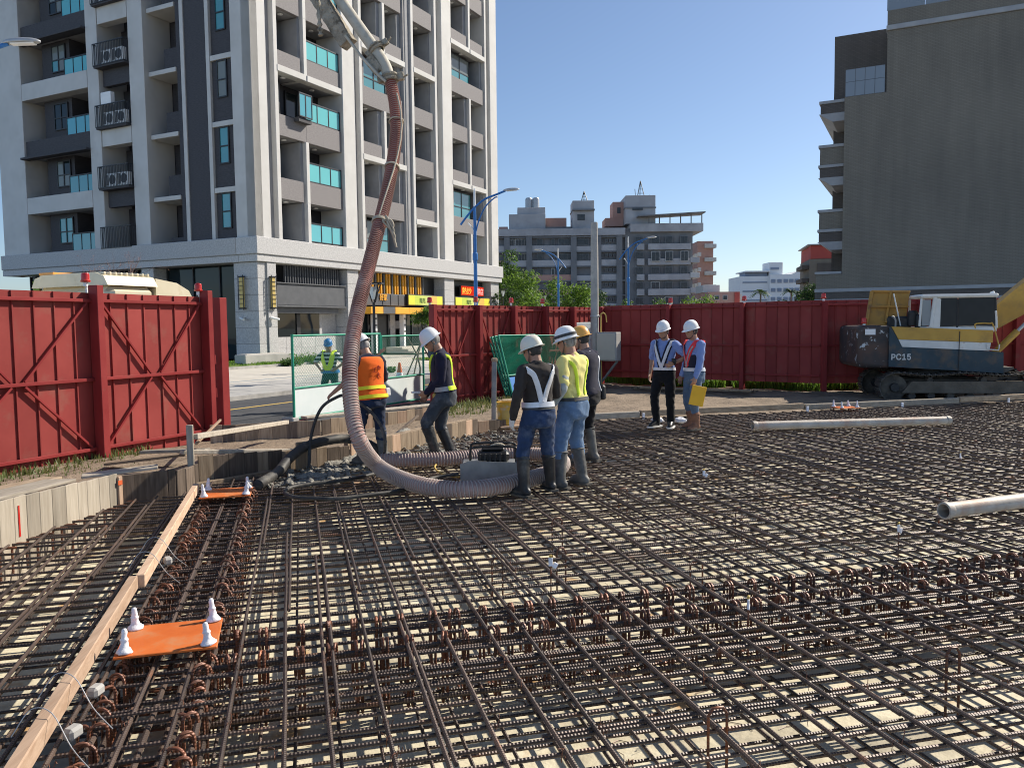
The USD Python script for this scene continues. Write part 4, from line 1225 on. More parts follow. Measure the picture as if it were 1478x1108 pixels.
    FL.window(s0 + .2, mid - .3, DP - .06, z0 + .05, z0 + 2.3, 2, [], M["glass_dark"], .07)

# ---- ledge and ground floor
ZL = 5.15
tower.part("ledge", B().bb((-.28, -.28, ZL + .38), (LEN_R + .25, 1.2, ZB - .02), .03), M["granite"])
tower.part("ledge", B().bb((-.20, -.20, ZL), (LEN_R + .17, 1.1, ZL + .37), .02), M["granite"])
tower.part("ledge", B().bb((-.28, 1.21, ZL + .38), (1.2, LEN_L, ZB - .02), .03), M["granite"])
tower.part("ledge", B().bb((-.20, 1.11, ZL), (1.1, LEN_L, ZL + .37), .02), M["granite"])


def stone_pier(F, s0, s1, d0, d1, z1=ZL - .02, rows=6):
    zs = np.linspace(0, z1, rows + 1)
    for j in range(rows):
        F.part("stone_panel", M["granite"], s0 + rnd.uniform(0, .006), s1 - rnd.uniform(0, .006), d0 + rnd.uniform(0, .006), d1, zs[j] + .006, zs[j + 1] - .006, .008)


stone_pier(FR, -.06, sx(396, 400), -.06, 1.6)
stone_pier(FR, sx(383, 400), sx(396, 400), -.14, -.07)
stone_pier(FL, 1.62, sy(343, 400), -.05, 1.4)
for a, b_ in ((501, 517), (641, 655), (708, 719.5)):
    stone_pier(FR, sx(a, 400), sx(b_, 400), -.02, 1.6)
for a, b_ in ((222, 205), (137, 60)):
    stone_pier(FL, sy(a, 400), sy(b_, 400), -.02, 1.6)
# low granite wall and dark window of the corner bay
s0, s1 = sx(397, 400), sx(500, 400)
zlv0, zlv1 = zr(440, 409), zr(440, 381)
for k, s in enumerate(np.linspace(s0 + 1.1, s1 - .25, 24)):
    FR.part("louvre", M["metal_panel"], s, s + .06, .3, .42, zlv0, ZL - .05)
FR.part("louvre_back", M["black"], s0, s1, .75, .8, zlv0, ZL - .05)
zf0 = zr(440, 441)
FR.part("fascia", M["metal_panel"], s0 - .05, s1 - .05, .1, .5, zf0, zlv0 - .08, .02)
FR.part("fascia_trim", M["metal_panel"], s0 - .05, s1 - .02, .02, .5, zlv0 - .07, zlv0 - .01, .01)
FR.part("fascia_trim", M["metal_panel"], s0 - .05, s1 - .02, .02, .5, zf0 - .1, zf0 - .01, .01)
zc0 = zr(440, 452)
FR.part("canopy", M["metal_panel"], s0, s1 - .5, .25, .6, zc0, zf0 - .12, .01)
zw0 = zr(440, 486)
FR.part("shop_glass", M["glass_dark"], s0, s1 - 1.5, .9, .95, zw0, zc0)
FR.part("shop_mullion", M["frame"], s0 + (s1 - s0) * .42, s0 + (s1 - s0) * .47, .84, .89, zw0, zc0)
FR.part("side_wall", M["granite"], s1 - 1.5, s1, .9, 1.2, 0, zc0)
for j in range(5):
    a = s0 + (s1 - s0) * j / 5
    FR.part("stone_panel", M["granite"], a + .006, a + (s1 - s0) / 5 - .006, .45, .8, 0, zw0 * .5 - .006, .006)
    FR.part("stone_panel", M["granite"], a + .006, a + (s1 - s0) / 5 - .006, .45, .8, zw0 * .5, zw0, .006)
# wall lanterns and cameras on the corner pier
for F, s in ((FR, sx(390, 430)), (FL, sy(354, 430))):
    z0, z1 = 2.75, 4.35
    f = B()
    for ds in (-.17, 0.17):
        F.box(f, s + ds - .015, s + ds + .015, -.32, -.29, z0 - .12, z1 + .12)
    for z in np.linspace(z0, z1, 8):
        F.box(f, s - .19, s + .19, -.325, -.295, z - .012, z + .012)
    F.box(f, s - .2, s + .2, -.3, -.14, z0 - .06, z0); F.box(f, s - .2, s + .2, -.3, -.14, z1, z1 + .06)
    w = tower.part("wall_lantern", f, M["black"])
    w.part("diffuser", F.box(B(), s - .13, s + .13, -.285, -.16, z0 + .01, z1 - .01, .01), M["gold"])
    g = B(); c = np.array([s, -.3, 2.18]) if F.right else np.array([-.3, s, 2.18])
    a_ = np.array([.22, -.1, -.05]) if F.right else np.array([-.1, -.22, -.05])
    g.tube([c - a_, c + a_], .06, 10)
    w = tower.part("security_camera", g, M["white"], smooth=50)
    w.part("arm", B().beam(c + up * .02, (c * [1, 0, 1] if F.right else c * [0, 1, 1]) + up * .1, .04, .04), M["white"])

# second shop: orange slats, dark fascia, yellow sign, orange canopy, glazed entrance
s0, s1 = sx(517.5, 430), sx(640, 430)
FR.part("shop_back", M["black"], s0, s1, .8, .84, zr(560, 428), ZL - .03)
for k, s in enumerate(np.linspace(s0 + .15, sx(617, 410), 26)):
    FR.part("slat", M["orange_panel"] if k % 3 != 1 else M["metal_panel"], s, s + .11, .4, .52, zr(575, 425), ZL - .04, label="orange slat" if k % 3 != 1 else "dark slat")
sp = sx(588, 435)
FR.part("fascia", M["metal_panel"], s0, sp - .05, .12, .6, zr(560, 441), zr(560, 424), .02)
for q in range(1, 6):
    xq = s0 + (sp - s0) * q / 6
    FR.part("fascia_rib", M["frame"], xq - .02, xq + .02, .095, .12, zr(560, 440), zr(560, 425))
lt = cjk("好家", .40, .03)
v = np.array(lt.vertices); xl = sx(549, 432)
tower.part("shop_lettering", (np.column_stack([v[:, 0] * .9 + xl, .09 - v[:, 2], v[:, 1] + zr(554, 434.5)]), lt.faces), M["orange_panel"])


def yellow_sign(a, b_, zlo, zhi, text, px, label):
    s_0, s_1 = sx(a, 435), sx(b_, 435)
    sg = tower.part("shop_sign", B().bb((s_0, -.05, zlo), (s_1, .25, zhi), .02), M["frame"], label=label)
    cuts = np.linspace(s_0 + .06, s_1 - .06, 7)
    cols = [(.78, .70, .06), (.50, .60, .07), (.56, .62, .16), (.56, .62, .20), (.80, .46, .10), (.78, .70, .06)]
    for i in range(6):
        key = "sign_yellow_%d" % i
        if key not in M:
            M[key] = look(key, cols[i], tuple(.95 * q for q in cols[i]), 2, .4)
        sg.part("face", B().bb((cuts[i], -.075, zlo + .06), (cuts[i + 1] - .002, -.052, zhi - .06)), M[key])
    h = (zhi - zlo) * .42
    t = cjk(text, h, .012); v = np.array(t.vertices); xl = sx(px, 435)
    sg.part("lettering", (np.column_stack([v[:, 0] + xl, -.078 - v[:, 2], v[:, 1] + zlo + (zhi - zlo) * .22]), t.faces), M["green_sign"])


M["green_sign"] = look("sign_green", (.10, .18, .03), (.12, .2, .03), 3, .5)
yellow_sign(588, 638, zr(610, 441.5), zr(610, 425.5), "陽光", 604, "yellow shop sign with dark characters")
s2, s3 = sx(524, 447), sx(601, 447)
for i, (a, b_) in enumerate(((s2, s2 + (s3 - s2) * .22), (s2 + (s3 - s2) * .22, s2 + (s3 - s2) * .44), (s2 + (s3 - s2) * .44, s2 + (s3 - s2) * .72), (s2 + (s3 - s2) * .72, s3))):
    FR.part("canopy_panel", M["metal_panel"] if i == 1 else M["orange_panel"], a + .01, b_ - .01, -.6 + .004 * i, .4, zr(560, 453), zr(560, 443.5), .01, label="grey canopy panel" if i == 1 else "orange canopy panel")
zt = zr(560, 453.5)
for a, b_, g in ((517.5, 543, 1), (547, 572, 0), (576, 583, 2), (590, 640, 1)):
    FR.part("shop_glass" if g < 2 else "side_wall", (M["black"], M["glass_dark"], M["granite"])[g], sx(a, 470), sx(b_, 470), .7, .76, 0, zt)
for a in (543, 547, 555, 572, 590, 606, 622):
    FR.part("shop_mullion", M["frame"], sx(a, 470) - .04, sx(a, 470) + .04, .62, .69, 0, zt)
for px in (545, 586):
    FR.part("white_column", M["white"], sx(px, 470) - .12, sx(px, 470) + .12, .1, .45, 0, zt, .01)
    for j in range(4):
        g = B()
        for q in range(2):
            FR.box(g, sx(px, 470) - .08 + q * .1, sx(px, 470) - .02 + q * .1, .09, .098, 1.3 + j * .42, 1.42 + j * .42)
        tower.part("column_lettering", g, M["black"])
# third shop
s0, s1 = sx(655.5, 430), sx(707.5, 430)
FR.part("shop_back", M["black"], s0, s1, .7, .74, zr(680, 443), ZL - .03)
zl0, zl1 = zr(686, 427.5), zr(686, 412.5)
led = FR.part("led_sign", M["black"], sx(670, 420), sx(703, 420), .3, .45, zl0, zl1)
mled = usdkit.material(stage, "/World/Looks/led_red", {"e": ("emission", {"color": (1, .08, .03), "strength": 1.6})}, [], surface="e.emission")
mled2 = usdkit.material(stage, "/World/Looks/led_board", {"e": ("emission", {"color": (1, .05, .02), "strength": .55})}, [], surface="e.emission")
led.part("screen", B().bb((sx(670.5, 420), .288, zl0 + .05), (sx(702.5, 420), .298, zl1 - .05)), mled2)
mled3 = usdkit.material(stage, "/World/Looks/led_amber", {"e": ("emission", {"color": (1, .42, .06), "strength": 1.5})}, [], surface="e.emission")
mled4 = usdkit.material(stage, "/World/Looks/led_pink", {"e": ("emission", {"color": (1, .40, .36), "strength": 1.5})}, [], surface="e.emission")
for tx, q0_, q1_, mm_ in (("熱炒", 671, 685, mled3), ("海鮮店", 688, 702, mled4)):
    t = cjk(tx, (zl1 - zl0) * .62, .01, 0); v = np.array(t.vertices); wd = v[:, 0].max(); ws = sx(q1_, 420) - sx(q0_, 420)
    led.part("lettering", (np.column_stack([v[:, 0] * ws / wd + sx(q0_, 420), .284 - v[:, 2] * .3, v[:, 1] + zl0 + (zl1 - zl0) * .12]), t.faces), mm_)
yellow_sign(656, 706, zr(680, 443), zr(680, 429), "陽光", 672, "second yellow shop sign, farther along")
FR.part("shop_glass", M["glass_dark"], s0, s1, .72, .76, 0, zr(680, 445))
# left face ground floor: glazing with curtains
for a, b_ in ((340, 224), (203, 140), (136, 62), (58, 25)):
    s0, s1 = sy(a, 400), sy(b_, 400)
    FL.part("shop_glass", M["glass_dark"], s0, s1, .9, .93, 0, ZL - .03)
    for q in np.linspace(s0, s1, 4):
        FL.part("shop_mullion", M["frame"], q - .04, q + .04, .82, .89, 0, ZL - .03)
for a, b_ in ((48, 42), (38, 29), (195, 186)):
    FL.part("curtain", M["curtain"], sy(a, 400), sy(b_, 400), .80, .88, 0, ZL - .3)
tower.part("rear_part", B().bb((DP, LEN_L - .1, 0), (LEN_R - 2, LEN_L + .3, ZTOP)), M["tile"])
# entrance steps
for k in range(3):
    FR.part("step", M["paving_light"], sx(556, 480), sx(640, 480), -2.2 + k * .45, -.05, -.02 + .13 * k, .11 + .13 * k, .01)
# ================================================================== OTHER BUILDINGS
def tiles_look(name, c1, c2, mort, bw, bh, coordz=True):
    N = {"t": ("texture_coordinate", {}), "s": ("separate_xyz", {}), "c": ("combine_xyz", {}), "b": ("brick_texture", {"color1": c1, "color2": c2, "mortar": mort, "scale": 1.0, "brick_width": bw, "row_height": bh, "mortar_size": .012, "bias": 0.0}),
         "n": ("noise_texture", {"scale": .22, "detail": 5.0}), "mp": ("mapping", {"scale": (2.2, 2.2, .25)}), "n2": ("noise_texture", {"scale": 1.0, "detail": 6.0}), "ad": ("mix", {"mix_type": "mix", "fac": .45}), "r": ("rgb_ramp", {"ramp": [(.34, (.72, .72, .73)), (.66, (1.12, 1.11, 1.09))]}), "m": ("mix", {"mix_type": "multiply", "fac": 1.0}), "bw": ("rgb_to_bw", {}), "p": ("principled_bsdf", {"roughness": .75, "specular_ior_level": .3})}
    return usdkit.material(stage, f"/World/Looks/{name}", N, [("t.object", "s.vector"), ("s.x", "c.x"), ("s.z", "c.y"), ("c.vector", "b.vector"), ("t.object", "n.vector"), ("t.object", "mp.vector"), ("mp.vector", "n2.vector"), ("n.color", "ad.color1"), ("n2.color", "ad.color2"), ("ad.color", "bw.color"), ("bw.val", "r.fac"), ("b.color", "m.color1"), ("r.color", "m.color2"), ("m.color", "p.base_color")], surface="p.BSDF")


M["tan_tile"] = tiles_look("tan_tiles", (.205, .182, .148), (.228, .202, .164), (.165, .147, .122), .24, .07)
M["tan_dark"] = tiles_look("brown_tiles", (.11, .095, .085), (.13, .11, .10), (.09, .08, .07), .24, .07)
M["trim_grey"] = look("trim_grey", (.30, .30, .31), (.37, .37, .37), 1.5, .7)
M["smoked_panel"] = glass_look("smoked_panel", (.20, .22, .24), .7, .15)

WC = AT(1216.5, 300, 44.0); WC[2] = ZG
dW = np.array([D27[1], -D27[0], 0])
wall_b = Thing("brown_block", "large plain brown tiled block in shade at the right", "building", WC, math.radians(-27))


def wx(px, py=300): return col_t(WC, dW, px, py)
def wz(px, py): return AT(px, py, (WC + dW * wx(px, py))[1])[2] - WC[2]


x1 = wx(1281, 60)
zA, zT = wz(1240, 138), wz(1300, 52)
wall_b.part("main_wall", B().bb((0, 0, 3.0), (30, 14, zA)), M["tan_tile"])
wall_b.part("main_wall", B().bb((x1, .003, zA), (30, 14, zT)), M["tan_tile"], label="upper part of the plain wall")
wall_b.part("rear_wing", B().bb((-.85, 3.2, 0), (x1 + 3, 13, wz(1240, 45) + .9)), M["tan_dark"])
wall_b.part("parapet_trim", B().bb((x1 - .06, -.10, zT + .35), (30.1, .5, zT + .6), .02), M["trim_grey"])
wall_b.part("wall", B().bb((x1 - .02, -.004, zT), (30, 6, zT + .35)), M["tan_tile"])
wall_b.part("wall", B().bb((x1 - .02, -.004, zT + .6), (30, 6, zT + 1.35)), M["tan_tile"])
zg = zT + 1.36
for k in range(14):
    a = x1 - .05 + k * 1.75
    wall_b.part("parapet_panel", B().bb((a, .02, zg), (a + 1.73, .06, zg + 1.35)), M["smoked_panel"])
    wall_b.part("parapet_panel", B().bb((a, .03, zg + 1.37), (a + 1.73, .07, zg + 2.6)), M["smoked_panel"])
for k in range(4):
    a = .03 + k * (x1 - .1) / 4
    wall_b.part("parapet_panel", B().bb((a, .02, zA + .02), (a + (x1 - .1) / 4 - .02, .06, zA + .75)), M["smoked_panel"])
    wall_b.part("parapet_panel", B().bb((a, .03, zA + .77), (a + (x1 - .1) / 4 - .02, .07, zA + 1.4)), M["smoked_panel"])
for py_top, full in ((143, False), (207, True), (301, True)):
    zt = wz(1200, py_top); xl = -1.22
    wall_b.part("balcony_trim", B().bb((xl - .08, .25, zt - .16), (-.01, 9, zt), .02), M["trim_grey"])
    h = 1.05 if full else .55
    if full:
        wall_b.part("balcony_wall", B().bb((xl, .32, zt - h), (-.01, 9, zt - .165)), M["tan_tile"])
        wall_b.part("balcony_trim", B().bb((xl - .08, .25, zt - h - .16), (-.01, 9, zt - h - .005), .02), M["trim_grey"])
    else:
        h = .0
    zb = zt - h - .17
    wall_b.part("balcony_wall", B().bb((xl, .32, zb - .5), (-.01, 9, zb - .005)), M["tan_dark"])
    b = B().prism([(xl - .08, zb - .505), (-.01, zb - .505), (-.01, zb - .95), (-.62, zb - .95)], 8.7, rotx(math.pi / 2), (0, 9, 0))
    wall_b.part("balcony_soffit", b, M["trim_grey"])
z0 = wz(1200, 392)
wall_b.part("base", B().bb((-1.3, -.02, -.1), (30, 12, z0 - .15)), M["tan_tile"])
wall_b.part("base_trim", B().bb((-1.36, -.08, z0 - .14), (-.01, 9, z0), .02), M["trim_grey"])
for py in (419, 434):
    z = wz(1210, py)
    wall_b.part("base_trim", B().bb((-1.36, -.09, z - .09), (30, -.025, z + .09), .015), M["trim_grey"])
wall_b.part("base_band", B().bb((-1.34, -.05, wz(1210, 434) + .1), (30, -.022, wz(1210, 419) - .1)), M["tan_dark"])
wall_b.part("antenna", B().tube([(x1 + 1.3, 3, zg + 2), (x1 + 1.3, 3, zg + 4.2)], .03, 6), M["zinc"])

# ---- seven-storey block in the middle distance
YB = 172.0
OB = AT(716, 460, YB); OB[2] = ZG
S = YB / FPX
apt = Thing("apartment_block", "grey seven-storey apartment block with rooftop sheds in the distance", "building", OB, 0)
M["apt_wall"] = look("apt_wall", (.34, .34, .35), (.42, .42, .43), .25, .85, c3=(.26, .26, .27), scale3=.12, pos3=(.5, .7))
M["apt_dark"] = look("apt_dark", (.15, .155, .165), (.20, .205, .21), .3, .85)
M["apt_pink"] = look("apt_pink", (.40, .23, .19), (.46, .28, .23), .4, .85)
M["far_glass"] = look("far_glass", (.03, .035, .04), (.06, .065, .07), 2, .2)
M["far_frame"] = look("far_frame", (.45, .45, .44), (.5, .5, .48), 2, .6)


def ax(zx): return AT(700 + zx / 2.956, 400, YB)[0] - OB[0]
def az(zy): return AT(880, 240 + zy / 2.956, YB)[2] - OB[2]


xl, xm, xr = ax(40), ax(600), ax(888)
zr1, zr2 = az(262), az(240)
apt.part("body", B().bb((xl, 1.2, 0), (xm, 16, zr1 - 1.3)), M["apt_dark"])
apt.part("body", B().bb((xm, .6, 0), (xr, 17, zr2 - 1.2)), M["apt_dark"])
apt.part("parapet", B().bb((xl, .2, zr1 - 1.5), (xm, 16.2, zr1), .05), M["apt_wall"])
apt.part("parapet", B().bb((xm + 1.0, -.2, zr2 - 2.0), (ax(930), 17, zr2 - .3), .05), M["apt_wall"])
for zx in (95, 190, 380, 485, 575):
    apt.part("pilaster", B().bb((ax(zx) - .6, .35, 0), (ax(zx) + .6, 1.25, zr1 - 1.55)), M["apt_dark"])
FLR = 3.05


def awin(x0, x1, z0, z1, y, n=2, frame=True):
    f = B().bb((x0, y - .1, z0), (x1, y + .1, z1))
    w = apt.part("window", f, M["far_frame"] if frame else M["apt_dark"])
    xs = np.linspace(x0 + .08, x1 - .08, n + 1)
    for i in range(n):
        w.part("pane", B().bb((xs[i] + .03, y - .14, z0 + .1), (xs[i + 1] - .03, y - .105, z1 - .1)), M["far_glass"])


rw = random.Random(3)
for k in range(7):
    zt = zr1 - 1.9 - FLR * k
    if zt - 2.6 < 1: break
    for a, b_ in ((45, 92), (98, 187), (194, 376), (384, 482), (489, 572)):
        apt.part("spandrel", B().bb((ax(a), .55, zt - 2.95), (ax(b_), 1.22, zt - 1.55 - (.2 if b_ == 482 else 0)), .03), M["apt_wall"] if rw.random() < .85 else M["apt_pink"])
    for a, b_, n in ((105, 127, 2), (130, 184, 4), (222, 250, 2), (284, 300, 1), (314, 366, 4), (394, 446, 4)):
        if rw.random() < .9:
            awin(ax(a), ax(b_), zt - 1.6, zt - .15, .95, n, rw.random() < .4)
    for a in (515, 532, 549):
        awin(ax(a), ax(a + 11), zt - 1.0, zt - .35, .9, 1, False)
for k in range(8):
    zt = zr2 - 2.7 - (FLR + .1) * k
    if zt - 2.6 < 1: break
    for a, b_ in ((648, 680), (696, 878)):
        apt.part("spandrel", B().bb((ax(a), -.1, zt - 3.0), (ax(b_), .6, zt - 1.75 + .1 * (k % 2)), .03), M["apt_wall"])
    for a, b_, n in ((640, 676, 2), (708, 746, 2), (768, 801, 2), (833, 866, 2)):
        fr = k == 1 and a > 700
        awin(ax(a), ax(b_), zt - 1.75 if not fr else zt - 2.3, zt - .2, .2 if not fr else -.25, n, fr or rw.random() < .3)
    if k:
        apt.part("balcony", B().bb((xr - .6, -.3, zt - 2.6), (xr + 1.3, 15, zt - 1.5), .04), M["apt_wall"] if k != 2 else M["far_frame"])
        for j in range(4):
            apt.part("air_conditioner", B().bb((xr + 1.32, 1 + j * 3.6, zt - 1.2), (xr + 1.9, 2 + j * 3.6, zt - .4)), M["far_frame"])
for z in (zr1 - 1.9 - FLR * k for k in range(8)):
    if z > 1.5:
        apt.part("floor_band", B().bb((xl, .45, z), (xm, 1.24, z + .28)), M["apt_dark"])
# rooftop
rf = [("roof_shed", 105, 262, 195, 255, 2, 10, "apt_wall"), ("roof_shed", 142, 262, 163, 194, 3, 9, "apt_wall"), ("roof_shed", 264, 355, 207, 262, 4, 11, "apt_pink"), ("stair_tower", 378, 470, 140, 262, 1.5, 8, "apt_wall"),
      ("roof_shed", 523, 602, 210, 242, 4, 10, "apt_pink"), ("roof_shed", 556, 604, 140, 209, 4, 9, "apt_pink"), ("stair_tower", 603, 731, 122, 240, 1.0, 9, "apt_wall"), ("roof_shed", 240, 380, 248, 262, 3, 12, "apt_dark"), ("roof_shed", 62, 100, 248, 262, 2, 9, "apt_pink")]
for nm, a, b_, zt, zb, y0, y1, m in rf:
    apt.part(nm, B().bb((ax(a), y0, az(zb) - .2), (ax(b_), y1, az(zt)), .05), M[m])
for a, b_, zt, zb in ((378, 470, 178, 184), (603, 731, 172, 178)):
    apt.part("band", B().bb((ax(a) - .1, .85, az(zb)), (ax(b_) + .1, 8, az(zt))), M["apt_dark"])
for a, b_, zt, zb, y in ((398, 430, 200, 225, 1.42), (632, 676, 176, 186, .78), (575, 590, 165, 190, 3.9)):
    apt.part("roof_window", B().bb((ax(a), y, az(zb)), (ax(b_), y + .3, az(zt))), M["far_glass"])
for a in (192, 223):
    apt.part("water_tank", B().lathe([(0, 0), (.72, 0), (.75, .1), (.75, 2.0), (.5, 2.3), (0, 2.35)], 16, (ax(a), 5, az(163)), cap=False), M["zinc"], smooth=40)
b = B().beam((ax(650), 1.4, az(216)), (ax(935), 1.4, az(202)), 5, .22)
apt.part("roof_canopy", b, M["apt_dark"])
for a in (700, 745, 790, 835, 880, 925):
    apt.part("canopy_post", B().bb((ax(a) - .1, .2, zr2 - .4), (ax(a) + .1, .4, az(208))), M["apt_dark"])


def mast(x, y, z0, z1, w):
    b = B()
    for sx_, sy_ in ((-1, -1), (1, -1), (0, 1)):
        b.beam((x + sx_ * w, y + sy_ * w, z0), (x, y, z1), .12, .12)
    for q in (.25, .5, .75):
        b.beam((x - w * (1 - q), y, z0 + (z1 - z0) * q), (x + w * (1 - q), y, z0 + (z1 - z0) * q), .08, .08)
    apt.part("mast", b, M["steel_dark"])


mast(ax(432), 4, az(140), az(92), .7); mast(ax(676), 4, az(122), az(50), .75)
apt.part("antenna", B().tube([(ax(655), 4, az(122)), (ax(652), 4, az(85))], .06, 5), M["steel_dark"])
apt.part("antenna", B().tube([(ax(716), 4, az(122)), (ax(716), 4, az(112))], .1, 5), M["steel_dark"])
# pale pink wing behind its right end
pw = Thing("apartment_block", "narrow pale pink block with many small balconies, behind the grey block's right end", "building", AT(1019, 444, 190) * [1, 1, 0] + up * ZG, 0)
hz = AT(1019, 348, 190)[2] - ZG
pw.part("body", B().bb((-2, 0, 0), (1.6, 20, hz)), M["apt_pink"])
for k in range(6):
    pw.part("balcony", B().bb((-.5, -.7, hz - 1.6 - k * 3.1), (2.2, 18, hz - .7 - k * 3.1), .04), M["far_frame"])
# far white building
YF = 360.0
def fx(px): return AT(px, 410, YF)[0]
def fz(py): return AT(1110, py, YF)[2]
wb = Thing("white_block", "distant white low building with blue-grey window bands", "building", (fx(1070), YF, ZG), 0)
M["far_white"] = look("far_white", (.62, .64, .66), (.70, .71, .72), .1, .8)
M["far_blue"] = look("far_blue", (.18, .22, .30), (.25, .29, .36), .1, .6)
X = lambda px: fx(px) - fx(1070)
Z = lambda zy: fz(240 + zy / 2.956) - ZG
wb.part("body", B().bb((X(1069), 1, 0), (X(1112), 20, Z(468))), M["far_white"])
wb.part("body", B().bb((X(1111), 0, 0), (X(1163), 22, Z(462))), M["far_white"])
wb.part("tower", B().bb((X(1112), 2, Z(462)), (X(1132), 12, Z(408)), .2), M["far_white"])
wb.part("roof_slab", B().bb((X(1076), 0, Z(450)), (X(1112), 16, Z(445))), M["far_white"])
wb.part("roof_shed", B().bb((X(1078), 3, Z(468)), (X(1110), 12, Z(450))), M["far_blue"])
wb.part("gable", B().prism([(X(1142), Z(462)), (X(1163), Z(462)), (X(1152), Z(448))], 16, rotx(math.pi / 2), (0, 16, 0)), M["far_white"])
for k in range(5):
    z = Z(482) - k * 3.9
    wb.part("window_band", B().bb((X(1073), .8, z - 1.5), (X(1108), 1.1, z - .9)), M["far_blue"])
    for a in (1113, 1122, 1131, 1139, 1147, 1155):
        wb.part("window", B().bb((X(a), -.25, z - 1.6), (X(a + 6), .1, z)), M["far_blue"])
wb.part("tower_window", B().bb((X(1114), 1.7, Z(440)), (X(1126), 2.1, Z(430))), M["far_blue"])
# brown block with a red top, by the brown wall
YR = 105.0
rb = Thing("red_topped_block", "brown building with a red upper storey just left of the brown wall", "building", (AT(1168, 440, YR)[0], YR, ZG), math.radians(-12))
M["brick_red"] = look("facade_red", (.36, .06, .05), (.42, .08, .06), .5, .7)
Zr = lambda py: AT(1175, py, YR)[2] - ZG
rb.part("body", B().bb((0, 0, 0), (6, 9, Zr(374))), M["tan_tile"])
rb.part("upper_storey", B().bb((.1, .1, Zr(374) + .02), (6, 9, Zr(354)), .05), M["brick_red"])
rb.part("cornice", B().bb((-.3, -.3, Zr(354) + .02), (6, 9, Zr(352.5))), M["apt_wall"])
rb.part("brick_panel", B().bb((.9, -.1, Zr(436)), (6, .1, Zr(380))), M["tan_dark"])
for k in range(3):
    rb.part("balcony", B().bb((-.9, .5, Zr(388 + 19 * k)), (-.01, 6, Zr(382 + 19 * k)), .03), M["tan_dark"])
# low pink house
YP = 150.0
ph = Thing("pink_house", "low pink house with a white roof block in front of the far buildings", "house", (AT(1022, 440, YP)[0], YP, ZG), 0)
Xp = lambda px: AT(px, 430, YP)[0] - AT(1022, 440, YP)[0]
Zp = lambda py: AT(1045, py, YP)[2] - ZG
ph.part("wall", B().bb((Xp(1022), 0, 0), (Xp(1068), 9, Zp(421))), M["apt_pink"])
ph.part("roof_block", B().bb((Xp(1020), 3, Zp(421) + .01), (Xp(1045), 9, Zp(410)), .05), M["far_frame"])
ph.part("red_wall", B().bb((Xp(1060), -.2, 0), (Xp(1067), 8, Zp(422))), M["brick_red"])
ph.part("side_block", B().bb((Xp(1068) + .02, 2, 0), (Xp(1075), 8, Zp(424))), M["far_frame"])
for px in (1031, 1043):
    f = ph.part("window", B().bb((Xp(px), -.1, Zp(433)), (Xp(px + 7), .05, Zp(426))), M["far_frame"])
    f.part("pane", B().bb((Xp(px) + .1, -.14, Zp(433) + .1), (Xp(px + 7) - .1, -.105, Zp(426) - .1)), M["far_glass"])


# ================================================================== TREES
def leaves(r, centers, radii, n, size, flat=.8):
    C = np.asarray(centers, float); R = np.asarray(radii, float)
    w = R ** 2; idx = r.choice(len(C), n, p=w / w.sum())
    d = r.normal(size=(n, 3)); d /= np.linalg.norm(d, axis=1, keepdims=True)
    rad = R[idx] * r.uniform(.45, 1.05, n) ** .6 * (1 + .22 * r.normal(size=n))
    p = C[idx] + d * rad[:, None] * [1, 1, flat]
    nr = d * .6 + r.normal(size=(n, 3)) * .6 + [0, 0, .5]; nr /= np.linalg.norm(nr, axis=1, keepdims=True)
    a = np.cross(nr, r.normal(size=(n, 3))); a /= np.linalg.norm(a, axis=1, keepdims=True); b_ = np.cross(nr, a)
    s = size * r.uniform(.6, 1.4, n)[:, None]
    v = np.stack([p - a * s, p + b_ * s * .5, p + a * s, p - b_ * s * .5], 1).reshape(-1, 3)
    k = np.arange(n)[:, None] * 4
    return v, np.vstack([k + [0, 1, 2], k + [0, 2, 3]])


M["bark"] = look("bark", (.10, .075, .055), (.17, .13, .10), 4, .9, stretch=(3, 3, .6), bump=.5, bscale=12)


def limb(b, p0, d, L, r, depth, R, kids):
    P = [p0]; q = np.array(p0, float); dd = np.array(d, float)
    for i in range(4):
        dd = unit(dd + R.normal(0, .13, 3) + [0, 0, .04]); q = q + dd * L / 4; P.append(q)
    b.tube(P, np.linspace(r, r * .55, 5), 6 if r > .03 else 4, caps=False)
    tips = [q]
    if depth:
        for i in range(kids):
            k = R.integers(2, 5); nd = unit(dd + R.normal(0, .55, 3) * [1, 1, .7] + [0, 0, .15])
            tips += limb(b, P[k], nd, L * .72, r * .5, depth - 1, R, kids)
    return tips


def tree(name, label, loc, H, W, seed, mat, n=2600, leaf=.13, trunk=.35, group=None, flat=.8):
    R = np.random.default_rng(seed)
    T = Thing(name, label, "tree", loc, 0, group)
    b = B()
    tips = limb(b, (0, 0, -.1), (R.normal(0, .05), R.normal(0, .05), 1), H * trunk, H * .022, 0, R, 0)
    tops = []
    for i in range(6):
        a = i * 1.05 + R.uniform(-.3, .3)
        tops += limb(b, tips[0] - [0, 0, H * .03 * i * .5], (math.cos(a) * .8, math.sin(a) * .8, 1.0), H * .34, H * .011, 1, R, 2)
    T.part("trunk", b, M["bark"], smooth=True)
    tops = np.array(tops)
    k = R.choice(len(tops), min(len(tops), 15), replace=False)
    C = [t * [1, 1, 1] + R.normal(0, .06 * W, 3) for t in tops[k]]
    C = np.array(C); C[:, :2] *= W / max(1e-6, 2 * np.percentile(np.abs(C[:, :2]), 88)) * .68
    zc = H * (trunk + .38); C[:, 2] = zc + (C[:, 2] - C[:, 2].mean()) * (H * (1 - trunk) * .30 / max(C[:, 2].std() * 1.4, 1e-6))
    rad = R.uniform(.16, .30, len(C)) * W
    T.part("crown", leaves(R, C, rad, n, leaf, flat), mat)
    return T


